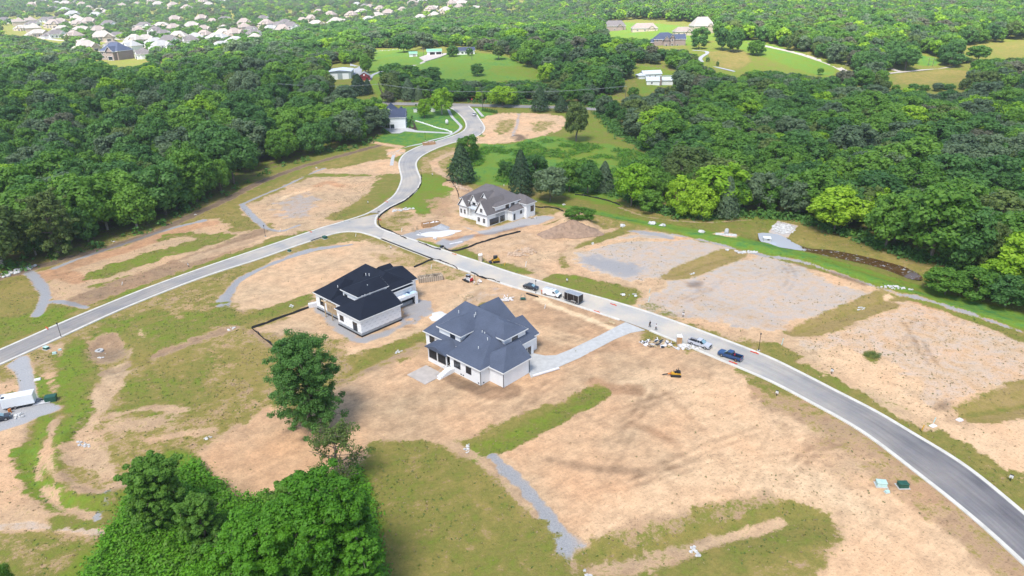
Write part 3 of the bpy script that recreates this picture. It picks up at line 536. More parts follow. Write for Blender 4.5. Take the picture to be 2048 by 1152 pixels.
# ---- country beyond: fields and forest floor
paint([(740,100),(800,98),(860,105),(985,108),(1060,135),(1125,165),(1050,160),(960,165),(870,165),(850,140),(780,140),(742,150)], rag=.2, G=1, L=.78, K=0); paint([(735,150),(770,140),(770,205),(755,195)], rag=.1, G=1, L=.7)
paint([(980,130),(1060,135),(1110,160),(1000,150)], amt=.7, L=.6); paint([(1255,124),(1300,130),(1370,145),(1360,160),(1290,190),(1275,170)], rag=.2, G=1, L=.62)
paint([(1370,90),(1440,85),(1540,92),(1640,135),(1700,160),(1560,150),(1450,150),(1400,135)], rag=.2, G=1, L=.55, K=0); paint([(1410,105),(1480,100),(1500,125),(1450,140)], rag=.2, L=.28, G=.95)
paint([(1420,78),(1500,80),(1660,128),(1640,150),(1500,105)], rag=.1, G=1, L=.75); paint([(1790,148),(1900,140),(1960,145),(1920,165),(1800,166)], rag=.2, G=1, L=.30); paint([(1825,108),(1880,118),(1870,132),(1832,128)], rag=.1, G=1, L=.85)
paint([(1900,98),(2000,85),(2120,75),(2120,108),(1950,112)], rag=.2, G=1, L=.42); paint([(55,2),(140,0),(150,12),(60,14)], rag=.1, G=0, B=1, O=.4); paint([(0,17),(40,15),(35,26),(0,27)], rag=.1, G=0, B=.8, O=.5)
paint([(1238,45),(1420,60),(1410,85),(1300,90),(1210,70)], rag=.1, G=.9, L=.75)
# ---- real relief of the lots
dig([(1560,478),(1640,497),(1700,510),(1780,528),(1836,549)], 6.0, -1.5); dig([(1526,472),(1552,476),(1575,485)], 6.5, -1.5)
dig([(1100,420),(1300,455),(1500,492),(1700,548),(1900,615),(2100,665)], 4.5, .9)
dig([(1130,455),(1150,450),(1165,453)], 6.5, 3.6); dig([(1040,495),(1060,505)], 4, 1.1); dig([(900,368),(935,392)], 4, 1.2); dig([(1345,545),(1400,525),(1480,504)], 4, -.7); dig([(1590,662),(1700,625),(1800,590)], 4, -.7); dig([(1925,830),(2060,800)], 5, -.8)
dig([(200,690),(215,700),(228,690)], 4.5, -1.3); dig([(230,742),(300,712),(380,682),(455,658)], 1.6, -.55); dig([(960,900),(1050,860),(1190,775)], 3.5, -.6); dig([(680,755),(760,715),(850,668)], 3.5, -.5); dig([(1180,1120),(1400,1070),(1620,1030)], 6, -.9); dig([(1060,470),(960,492)], 2.5, .5)
dig([(470,600),(480,560),(560,518),(700,485)], 2.5, -.4); dig([(240,500),(420,440)], 2.5, -.4)
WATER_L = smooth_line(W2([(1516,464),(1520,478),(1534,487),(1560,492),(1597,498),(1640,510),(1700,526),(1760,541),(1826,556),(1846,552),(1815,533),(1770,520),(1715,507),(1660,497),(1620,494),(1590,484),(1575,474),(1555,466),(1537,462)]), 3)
pads = [((-5.5,139.5),19), ((-38,165),20), ((-7,246),19)]
for (cx, cy), r in pads: rmask = np.minimum(rmask, sstep(r - 3, r + 4, np.hypot(X - cx, Y - cy)) * .95 + .05)
Z += det * rmask * (0.35 + 0.65 * sstep(200, 600, Y)); Z -= 0.10 * (1 - sstep(-.6, .8, droad))
def ground(x, y):
    """height of the finished ground sheet"""
    i = min(max(np.searchsorted(gy, y) - 1, 0), ny - 2); j = min(max(np.searchsorted(gx, x) - 1, 0), nx - 2)
    fy = (y - gy[i]) / (gy[i + 1] - gy[i]); fx = (x - gx[j]) / (gx[j + 1] - gx[j])
    return float((Z[i, j] * (1 - fx) + Z[i, j + 1] * fx) * (1 - fy) + (Z[i + 1, j] * (1 - fx) + Z[i + 1, j + 1] * fx) * fy)
def samp(k, x, y):
    i = np.clip(np.searchsorted(gy, y) - 1, 0, ny - 2); j = np.clip(np.searchsorted(gx, x) - 1, 0, nx - 2); return A[k][i, j]
def GP(px, py, dz=0.0):
    p = T(px, py); return Vector((p[0], p[1], ground(p[0], p[1]) + dz))

# ground material
m, nt, b, o = new_mat('earth_and_grass'); tc = N(nt, 'ShaderNodeTexCoord'); OB = tc.outputs['Object']
a1 = N(nt, 'ShaderNodeAttribute', attribute_name='cover'); a2 = N(nt, 'ShaderNodeAttribute', attribute_name='soil')
s1 = N(nt, 'ShaderNodeSeparateColor'); nt.links.new(a1.outputs['Color'], s1.inputs[0]); s2 = N(nt, 'ShaderNodeSeparateColor'); nt.links.new(a2.outputs['Color'], s2.inputs[0])
G_, L_, R__, O_ = s1.outputs[0], s1.outputs[1], s1.outputs[2], a1.outputs['Alpha']; B_, K_, S_, M_ = s2.outputs[0], s2.outputs[1], s2.outputs[2], a2.outputs['Alpha']
nA, nB, nC, nD = noise_node(nt, .06, 5), noise_node(nt, .35, 5, rough=.65), noise_node(nt, 1.6, 5, rough=.7), noise_node(nt, 5.0, 3, rough=.7)
# driven-over streaks: noise stretched along the lot direction
mr = N(nt, 'ShaderNodeMapping'); mr.inputs['Rotation'].default_value = (0, 0, R_(-35)); nt.links.new(OB, mr.inputs[0]); mp = N(nt, 'ShaderNodeMapping'); mp.inputs['Scale'].default_value = (.22, 1.1, 1); nt.links.new(mr.outputs[0], mp.inputs[0]); nS = noise_node(nt, 1.0, 6, vec=mp.outputs[0], rough=.7)
mr2 = N(nt, 'ShaderNodeMapping'); mr2.inputs['Rotation'].default_value = (0, 0, R_(43)); nt.links.new(OB, mr2.inputs[0]); mp2 = N(nt, 'ShaderNodeMapping'); mp2.inputs['Scale'].default_value = (.3, 2.0, 1); nt.links.new(mr2.outputs[0], mp2.inputs[0]); nS2 = noise_node(nt, 1.0, 5, vec=mp2.outputs[0], rough=.65)
oo = math_n(nt, 'ADD', O_, math_n(nt, 'MULTIPLY', math_n(nt, 'SUBTRACT', nA.outputs[0], .5), 1.6), True)
dirt = mixc(nt, oo, (.53, .385, .25), (.47, .27, .155)); brt = math_n(nt, 'ADD', math_n(nt, 'MULTIPLY', B_, 1.0), math_n(nt, 'MULTIPLY', math_n(nt, 'ADD', math_n(nt, 'SUBTRACT', nB.outputs[0], .5), math_n(nt, 'SUBTRACT', nA.outputs[0], .5)), .95), True)
dirt = mixc(nt, brt, mixc(nt, 1, dirt, (.46, .43, .40), 'MULTIPLY'), mixc(nt, 1, dirt, (1.36, 1.36, 1.30), 'MULTIPLY'))
stk = math_n(nt, 'MULTIPLY', math_n(nt, 'SUBTRACT', nS.outputs[0], .5), math_n(nt, 'ADD', math_n(nt, 'MULTIPLY', S_, .8), .35))
stk = math_n(nt, 'ADD', stk, math_n(nt, 'ADD', math_n(nt, 'MULTIPLY', math_n(nt, 'SUBTRACT', nC.outputs[0], .5), .55), math_n(nt, 'MULTIPLY', math_n(nt, 'SUBTRACT', nD.outputs[0], .5), .45))); stk = math_n(nt, 'ADD', stk, math_n(nt, 'MULTIPLY', math_n(nt, 'SUBTRACT', nS2.outputs[0], .5), .25))
stk = math_n(nt, 'ADD', stk, math_n(nt, 'MULTIPLY', math_n(nt, 'SUBTRACT', nB.outputs[0], .5), .30))
nE = noise_node(nt, 2.3, 2, rough=.4); spk = ramp(nt, nE.outputs[0], .60, .66).outputs[0]; stk = math_n(nt, 'SUBTRACT', stk, math_n(nt, 'MULTIPLY', spk, math_n(nt, 'ADD', .10, math_n(nt, 'MULTIPLY', K_, .35))))
hs = N(nt, 'ShaderNodeHueSaturation'); nt.links.new(math_n(nt, 'ADD', 1.0, stk), hs.inputs['Value']); nt.links.new(dirt, hs.inputs['Color']); dirt = hs.outputs[0]
grv = mixc(nt, nD.outputs[0], (.16, .165, .172), (.50, .50, .505)); grv = mixc(nt, math_n(nt, 'MULTIPLY', B_, B_), mixc(nt, 1, grv, (.84, .84, .85), 'MULTIPLY'), mixc(nt, 1, grv, (1.25, 1.22, 1.2), 'MULTIPLY'))
rg = math_n(nt, 'MULTIPLY', math_n(nt, 'ADD', math_n(nt, 'SUBTRACT', R__, .5), math_n(nt, 'MULTIPLY', math_n(nt, 'SUBTRACT', nB.outputs[0], .5), .9)), 3.0); rg = math_n(nt, 'ADD', rg, .5, True)
rg = math_n(nt, 'MULTIPLY', rg, math_n(nt, 'ADD', math_n(nt, 'MULTIPLY', R__, .5), .5)); base = mixc(nt, rg, dirt, grv)
mud = mixc(nt, nC.outputs[0], (.07, .055, .04), (.15, .11, .08)); base = mixc(nt, math_n(nt, 'MULTIPLY', M_, .85), base, mud)
ln = math_n(nt, 'ADD', L_, math_n(nt, 'MULTIPLY', math_n(nt, 'SUBTRACT', nA.outputs[0], .5), .5)); ln = math_n(nt, 'ADD', ln, math_n(nt, 'MULTIPLY', math_n(nt, 'SUBTRACT', nB.outputs[0], .5), .8)); ln = math_n(nt, 'ADD', ln, math_n(nt, 'MULTIPLY', math_n(nt, 'SUBTRACT', nS.outputs[0], .5), .25), True)
gr = N(nt, 'ShaderNodeValToRGB'); cr_ = gr.color_ramp; cr_.elements[0].position = 0; cr_.elements[0].color = (.30, .215, .085, 1); cr_.elements[1].position = 1; cr_.elements[1].color = (.055, .17, .045, 1)
for p_, c_ in ((.22, (.245, .195, .055)), (.42, (.18, .17, .040)), (.62, (.15, .20, .022)), (.82, (.125, .225, .03))): e_ = cr_.elements.new(p_); e_.color = (*c_, 1)
nt.links.new(ln, gr.inputs[0]); hs2 = N(nt, 'ShaderNodeHueSaturation'); nt.links.new(gr.outputs[0], hs2.inputs['Color'])
nt.links.new(math_n(nt, 'ADD', .36, math_n(nt, 'ADD', math_n(nt, 'MULTIPLY', nC.outputs[0], .80), math_n(nt, 'MULTIPLY', nD.outputs[0], .62))), hs2.inputs['Value'])
gm = math_n(nt, 'ADD', math_n(nt, 'SUBTRACT', G_, .5), math_n(nt, 'MULTIPLY', math_n(nt, 'SUBTRACT', nB.outputs[0], .5), 1.5)); gm = math_n(nt, 'ADD', gm, math_n(nt, 'MULTIPLY', math_n(nt, 'SUBTRACT', nC.outputs[0], .5), 1.25)); gm = math_n(nt, 'ADD', gm, math_n(nt, 'MULTIPLY', math_n(nt, 'SUBTRACT', nS.outputs[0], .5), .5))
gm = math_n(nt, 'ADD', math_n(nt, 'MULTIPLY', gm, 3.2), .5, True); base = mixc(nt, gm, base, hs2.outputs[0])
nt.links.new(base, b.inputs['Base Color']); b.inputs['Roughness'].default_value = .95; b.inputs['Specular IOR Level'].default_value = .15
bp = N(nt, 'ShaderNodeBump'); bp.inputs['Strength'].default_value = .55; bp.inputs['Distance'].default_value = .25
hh = math_n(nt, 'ADD', math_n(nt, 'MULTIPLY', nC.outputs[0], 1.0), math_n(nt, 'MULTIPLY', nD.outputs[0], .5)); hh = math_n(nt, 'ADD', hh, math_n(nt, 'MULTIPLY', nS.outputs[0], .8)); nt.links.new(hh, bp.inputs['Height']); nt.links.new(bp.outputs[0], b.inputs['Normal']); M['earth'] = m

# the forest floor is darker leaf litter under the woods (regions defined here, used again for the trees)
WOODS = {
 'left forest': [(-400,640),(-100,572),(0,543),(110,519),(215,489),(320,452),(400,410),(520,352),(640,308),(700,298),(756,278),(775,262),(768,235),(735,222),(690,215),(660,200),(640,192),(600,165),(545,150),(430,163),(330,170),(200,172),(120,160),(0,158),(-200,165),(-500,175)],
 'roadside belt': [(775,206),(790,190),(800,150),(880,168),(960,172),(1050,168),(1110,175),(1190,195),(1190,216),(1100,209),(1000,206),(900,204.5),(830,204)],
 'ridge wood': [(470,118),(560,135),(640,118),(735,108),(738,96),(860,84),(905,82),(915,90),(985,92),(1000,98),(1130,165),(1190,188),(1240,198),(1262,170),(1250,130),(1300,134),(1380,147),(1385,136),(1330,130),(1230,112),(1170,88),(1100,72),(1000,62),(880,62),(700,64),(600,78),(480,108)],
 'right forest': [(1195,226),(1240,218),(1290,216),(1360,205),(1440,185),(1520,180),(1600,188),(1720,205),(1800,212),(1900,205),(2050,190),(2300,180),(2600,300),(2500,560),(2100,600),(1990,550),(1900,532),(1800,505),(1700,470),(1600,436),(1480,430),(1400,434),(1310,422),(1270,400),(1215,382),(1290,372),(1318,330),(1300,300),(1245,272),(1215,240)],
}
WW = {k: W2(v) for k, v in WOODS.items()}
for k, L in WW.items():
    sl = sub(L, 5); s = poly_sd(X[sl], Y[sl], L); apply(sl, sstep(-1, 3, s), dict(G=.6, L=.5, M=.75, B=.2, K=0))
V = np.stack([X.ravel(), Y.ravel(), Z.ravel()], 1); ii = np.arange(nx * ny).reshape(ny, nx)
F = np.stack([ii[:-1, :-1].ravel(), ii[:-1, 1:].ravel(), ii[1:, 1:].ravel(), ii[1:, :-1].ravel()], 1)
me = np_mesh('ground', V, F, 'earth', smooth=True)
for nm, ks in (('cover', 'GLRO'), ('soil', 'BKSM')):
    at = me.color_attributes.new(nm, 'FLOAT_COLOR', 'POINT'); at.data.foreach_set('color', np.clip(np.stack([A[k].ravel() for k in ks], 1), 0, 1).astype(np.float32).ravel())
go = bpy.data.objects.new('ground', me); col.objects.link(go); tag(go, kind='structure')

# ---------------------------------------------------------------- roads, kerbs, paths
def zline(L, dz): return np.array([[p[0], p[1], float(hbase(p[0], p[1])) + dz] for p in L])
def ribbon(name, a, b, n, mat, dz=0.03, cross=4, dustf=None):
    a, b = resample(a, n), resample(b, n); V = []; UVs = []; D = []; s = 0
    for i in range(n):
        if i: s += float(np.linalg.norm((a[i] + b[i]) / 2 - (a[i-1] + b[i-1]) / 2))
        for k in range(cross + 1):
            p = a[i] + (b[i] - a[i]) * k / cross; V.append((p[0], p[1], float(hbase(p[0], p[1])) + dz + .06 * (1 - (2 * k / cross - 1) ** 2))); UVs.append((k / cross, s)); D.append(dustf(p, k / cross) if dustf else 0)
    F = [(i * (cross + 1) + k, i * (cross + 1) + k + 1, (i + 1) * (cross + 1) + k + 1, (i + 1) * (cross + 1) + k) for i in range(n - 1) for k in range(cross)]
    V = np.array(V); F = np.array(F)
    p0, p1, p2 = V[F[0][0]], V[F[0][1]], V[F[0][2]]
    if np.cross(p1 - p0, p2 - p0)[2] < 0: F = F[:, ::-1]
    me = np_mesh(name, V, F, mat, smooth=True); uvl = me.uv_layers.new(name='UVMap'); vi = np.zeros(len(me.loops), np.int32); me.loops.foreach_get('vertex_index', vi)
    uvl.data.foreach_set('uv', np.array(UVs)[vi].astype(np.float32).ravel()); at = me.attributes.new('dust', 'FLOAT', 'POINT'); at.data.foreach_set('value', np.array(D, np.float32))
    o = bpy.data.objects.new(name, me); col.objects.link(o); return tag(o, kind='structure')
def dust_down(p, u): d = math.hypot(p[0] - 5, p[1] - 178); return max(0, min(1, 1.2 - max(0, p[0] - 38) / 36.0)) if p[0] > 30 else 1.0
ribbon('street', left_n, left_s, 60, 'asphalt', dustf=lambda p, u: .55 + .2 * math.sin(p[0] / 15)); ribbon('street', up_w, up_e, 90, 'asphalt', dustf=lambda p, u: .65); ribbon('street', WK3d, WK2b, 90, 'asphalt', dustf=dust_down)
jp = np.vstack([W2([(642,456),(687,443)]), W2([(762,426)]), WK3d[:1] * 0 + W2([(754,433)]), W2([(751,441),(753,451),(770,461),(762,478)]), smooth_line(W2(JC), 4)[::-1][1:]])
me = bpy.data.meshes.new('junction'); me.from_pydata([(p[0], p[1], float(hbase(p[0], p[1])) + .034) for p in jp], [], [tuple(range(len(jp)))]); me.update(); me.materials.append(M['asphalt'])
if me.polygons[0].normal.z < 0: me.flip_normals()
uvl = me.uv_layers.new(name='UVMap')
for l in me.loops: v = me.vertices[l.vertex_index].co; uvl.data[l.index].uv = (v.y * .1, v.x)
at = me.attributes.new('dust', 'FLOAT', 'POINT'); at.data.foreach_set('value', np.full(len(jp), .75, np.float32)); jo = bpy.data.objects.new('street_junction', me); col.objects.link(jo); tag(jo, kind='structure')
def strip_solid(name, L, wd, z0, z1, mat, side=0.0, kind='structure', dz=0):
    """a low solid strip (kerb, path) centred on a line"""
    n = len(L); t = np.gradient(L, axis=0); t /= np.linalg.norm(t, axis=1)[:, None] + 1e-9; nr = np.stack([-t[:, 1], t[:, 0]], 1); mb = MB(); vs = []
    for i in range(n):
        h = float(hbase(L[i][0], L[i][1])); c = L[i] + nr[i] * side
        for o_, z in ((-wd / 2, z0), (-wd / 2 + .04, z1), (wd / 2 - .04, z1), (wd / 2, z0)): q = c + nr[i] * o_; vs.append((q[0], q[1], h + z))
    fs = [(i * 4 + k, i * 4 + k + 1, i * 4 + k + 5, i * 4 + k + 4) for i in range(n - 1) for k in range(3)] + [(0, 1, 2, 3), tuple((n - 1) * 4 + k for k in (3, 2, 1, 0))]
    mb.add(vs, fs); o = mb.build(name, mat); me = o.data; me.update()
    if sum(p.normal.z for p in me.polygons) < 0: me.flip_normals()
    return tag(o, kind=kind)
K2c = smooth_line(np.vstack([W2(K2a[-2:]), W2(JC[1:-1]), W2(K2b[:2])]), 5)
def densify(L, st=2.0): d = np.linalg.norm(np.diff(L, axis=0), axis=1).sum(); return resample(L, max(3, int(d / st)))
for L in (WK1, WK2a, K2c, smooth_line(W2(K2b[:7] ), 5), smooth_line(W2([(1300,661)] + K2b[8:]), 5), smooth_line(W2(K3u[:-1] + K3c + K3d[1:]), 5)): strip_solid('kerb', densify(L), .82, -.1, .14, 'kerbmat')
ribbon('country_road', X_road + np.array([0, 3.3]), X_road - np.array([0, 3.3]), 60, 'asphalt', dz=.06, dustf=lambda p, u: .35)
def path(name, pts, wd, mat='concrete', z=.07): return strip_solid(name, densify(line_w(pts, 5), 1.5), wd, -.1, z, mat)
path('pavement', [(897,219),(903,232),(915,245),(922,254),(912,264),(890,274),(862,281),(845,287),(815,293),(797,300),(787,312),(783,331)], 1.7); path('pavement', [(952,217),(958,224),(966,233)], 1.7)
path('pavement', [(1238,655),(1262,662)], 2.0)
path('farm_drive', [(765,142),(745,150),(738,160),(725,168),(708,178),(698,188)], 3.0, 'gravelpile'); path('farm_drive', [(860,118),(835,129),(800,135),(765,143)], 3.2, 'slab'); path('farm_drive', [(1385,100),(1415,104),(1400,118),(1420,130),(1470,143)], 3.2, 'gravelpile')
path('country_road', [(1500,86),(1540,94),(1600,108),(1665,130),(1700,146),(1745,150)], 6, 'slab'); path('country_road', [(1745,150),(1790,145),(1850,139),(1905,133)], 5, 'slab'); path('farm_drive', [(1765,132),(1800,143)], 4, 'slab'); path('farm_drive', [(1318,152),(1345,151),(1358,158)], 3, 'gravelpile')
def flat_poly(name, pts, mat, z=.06, kind='structure', th=.2):
    L = W2(pts); n = len(L); hz = [float(hbase(p[0], p[1])) for p in L]; mb = MB()
    ar = sum(L[i][0] * L[(i+1) % n][1] - L[(i+1) % n][0] * L[i][1] for i in range(n))
    if ar < 0: L = L[::-1]; hz = hz[::-1]
    mb.add([(p[0], p[1], h + z - th) for p, h in zip(L, hz)] + [(p[0], p[1], h + z) for p, h in zip(L, hz)], [tuple(range(n))[::-1], tuple(range(n, 2 * n))] + [(i, (i + 1) % n, n + (i + 1) % n, n + i) for i in range(n)])
    return tag(mb.build(name, mat), kind=kind)
flat_poly('driveway', [(1056,705),(1090,712),(1112,711),(1140,700),(1200,671),(1238,651),(1251,645),(1290,661),(1262,666),(1230,679),(1160,716),(1100,742),(1062,756),(1057,745)], 'concrete', z=.12)
flat_poly('driveway', [(766,256),(815,256),(835,262),(905,266),(905,268),(835,265),(810,263),(800,267),(783,267)], 'concrete', z=.2)
flat_poly('farmyard', [(838,116),(860,108),(900,107),(880,115),(850,124)], 'slab', z=.5, th=.8); flat_poly('farmyard', [(700,128),(725,135),(722,150),(702,150)], 'gravelpile', z=.3, th=.8)
# pond surface
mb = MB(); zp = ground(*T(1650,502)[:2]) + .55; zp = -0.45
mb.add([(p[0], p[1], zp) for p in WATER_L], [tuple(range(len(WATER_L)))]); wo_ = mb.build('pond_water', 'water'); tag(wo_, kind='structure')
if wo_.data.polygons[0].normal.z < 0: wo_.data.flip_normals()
# ================================================================ TREES
def leaf_quads(C, Nn, S, rg, stretch=1.25):
    """quads at centres C facing normals Nn with sizes S"""
    n = len(C); Nn = Nn / (np.linalg.norm(Nn, axis=1)[:, None] + 1e-9); r = rg.normal(size=(n, 3)); a = np.cross(Nn, r); a /= np.linalg.norm(a, axis=1)[:, None] + 1e-9; b = np.cross(Nn, a)
    a = a * (S * stretch / 2)[:, None]; b = b * (S / 2)[:, None]; j = lambda: rg.uniform(.6, 1.15, (n, 1))
    V = np.stack([C - a * j() - b * j() * .6, C + a * j() * .5 - b * j(), C + a * j() + b * j() * .6, C - a * j() * .5 + b * j()], 1).reshape(-1, 3)
    return V, np.arange(4 * n).reshape(n, 4)
def crown_mesh(name, seed, nleaf, size, mat='leaf_mid', kind='round', lobes=26):
    """crown of a tree 15 m tall and 5 m in radius, standing on z=0"""
    rg = np.random.default_rng(seed); P_, Nn = [], []
    if kind == 'cedar':
        t = rg.random(nleaf) ** .75; z = 1.0 + 14 * t; r = (5.0 * (1 - t) ** .75 + .3) * (.72 + .28 * rg.random(nleaf)); az = rg.uniform(0, 2 * np.pi, nleaf)
        r *= 1 + .22 * np.sin(az * 5 + z * 1.3 + seed) * np.sin(z * 1.9 + az * 2); C = np.stack([r * np.cos(az), r * np.sin(az), z], 1); Nn = np.stack([np.cos(az), np.sin(az), .6 + 0 * z], 1) + rg.normal(size=(nleaf, 3)) * .4
    else:
        lc, lr = [], []; zc, rz = (8.2, 5.9) if kind == 'round' else (7.0, 7.0)
        for k in range(lobes):
            ph = math.acos(1 - 1.72 * (k + .5) / lobes); th = k * 2.399963 + rg.uniform(-.4, .4); rr = rg.uniform(.55, .86)
            lc.append((5 * rr * math.sin(ph) * math.cos(th), 5 * rr * math.sin(ph) * math.sin(th), zc + rz * rr * math.cos(ph) + rg.uniform(-.7, .7))); lr.append(rg.uniform(1.25, 2.15) * (0.85 if k < 3 else 1))
        lc = np.array(lc); lr = np.array(lr); wgt = lr ** 2 / (lr ** 2).sum(); li = rg.choice(lobes, nleaf, p=wgt)
        d = rg.normal(size=(nleaf, 3)); out = lc[li] - np.array([0, 0, zc - 1.5]); out /= np.linalg.norm(out, axis=1)[:, None]
        d /= np.linalg.norm(d, axis=1)[:, None]; d = d + out * .45 + np.array([0, 0, .28]); d /= np.linalg.norm(d, axis=1)[:, None]
        C = lc[li] + d * (lr[li] * rg.uniform(.50, 1.14, nleaf))[:, None] * np.array([1, 1, 1.0]); Nn = d + rg.normal(size=(nleaf, 3)) * .42
        C[:, 2] = np.maximum(C[:, 2], .6 + rg.random(nleaf))
    V, F = leaf_quads(C, Nn, size * rg.uniform(.6, 1.35, nleaf), rg); return np_mesh(name, V, F, mat)
NEAR = [crown_mesh('crown_%d' % k, 100 + k, 5200, .56, kind='round' if k % 3 else 'tall', lobes=20 + 3 * k) for k in range(6)]
MIDL = [crown_mesh('crown_m%d' % k, 200 + k, 2800, .74, kind='round' if k % 3 else 'tall', lobes=17 + 3 * k) for k in range(4)]
FARL = [crown_mesh('crown_f%d' % k, 300 + k, 900, 1.25, kind='round', lobes=13 + 2 * k) for k in range(3)]
CED = [crown_mesh('cedar_%d' % k, 400 + k, 4200, .55, 'leaf_cedar', 'cedar') for k in range(2)]
def trunk_mesh(seed, limbs=5):
    rd = random.Random(seed); mb = MB(); p = [Vector((0, 0, -.4))]; 
    for k in range(1, 6): p.append(Vector((rd.uniform(-.25, .25) * k / 2, rd.uniform(-.25, .25) * k / 2, 2.2 * k)))
    mb.path(p, [.36, .30, .25, .2, .14, .07], 7)
    for k in range(limbs):
        i = rd.choice([1, 2, 3, 4]); a = k * 2.4 + rd.random(); q = p[i]; L = rd.uniform(2.2, 3.6); e1_ = q + Vector((math.cos(a) * L * .55, math.sin(a) * L * .55, L * .45)); mb.path([q, e1_, e1_ + Vector((math.cos(a) * L * .5, math.sin(a) * L * .5, L * .55))], [.15, .09, .035], 5)
    return mb
_tb = [trunk_mesh(k) for k in range(3)]; TRUNK = []
for k, mb in enumerate(_tb): me = bpy.data.meshes.new('trunk_%d' % k); me.from_pydata(mb.v, [], mb.f); me.update(); me.materials.append(M['bark']); TRUNK.append(me)
TONE = {'leaf_deep': 'deep green', 'leaf_mid': 'mid green', 'leaf_blue': 'dull blue-green', 'leaf_lime': 'bright lime green', 'leaf_olive': 'olive green', 'leaf_fresh': 'fresh green', 'leaf_cedar': 'very dark evergreen', 'leaf_grey': 'grey half-bare'}
def add_tree(x, y, z, Rr, H, mat, seed, label, group=None, name='tree', crown=None, pale=False, cat='tree', sq=1.0):
    rd = random.Random(seed); t = thing(name, label, cat, (x, y, z), rd.uniform(0, 6.28), group)
    if crown is None: crown = NEAR[seed % len(NEAR)]
    c = bpy.data.objects.new('crown', crown); col.objects.link(c); c.parent = t; c.scale = (Rr / 5.2, Rr / 5.2 * sq, H / 15.0)
    c.material_slots[0].link = 'OBJECT'; c.material_slots[0].material = M[mat]
    k = bpy.data.objects.new('trunk', TRUNK[seed % 3]); col.objects.link(k); k.parent = t; s = max(.5, H / 15.0); k.scale = (s, s, s)
    if pale: k.material_slots[0].link = 'OBJECT'; k.material_slots[0].material = M['bark_pale']
    return t
def px_tree(bx, by, ty, wpx, mat, label, kind='round', seed=None, group=None, name='tree', pale=False, cat='tree', Y=None):
    p = GP(bx, by); H = height_at(bx, by, ty); dep = P(np.array(p))[2]; Rr = max(1.0, wpx * dep / FPX / 2); seed = seed if seed is not None else int(bx * 7 + by)
    PLACED.append((p.x, p.y, Rr)); cr_ = CED[seed % 2] if kind == 'cedar' else (NEAR if dep < 480 else MIDL)[seed % 4]
    return add_tree(p.x, p.y, p.z - .2, Rr, H, mat, seed, label, group, name, cr_, pale, cat)
PLACED = []
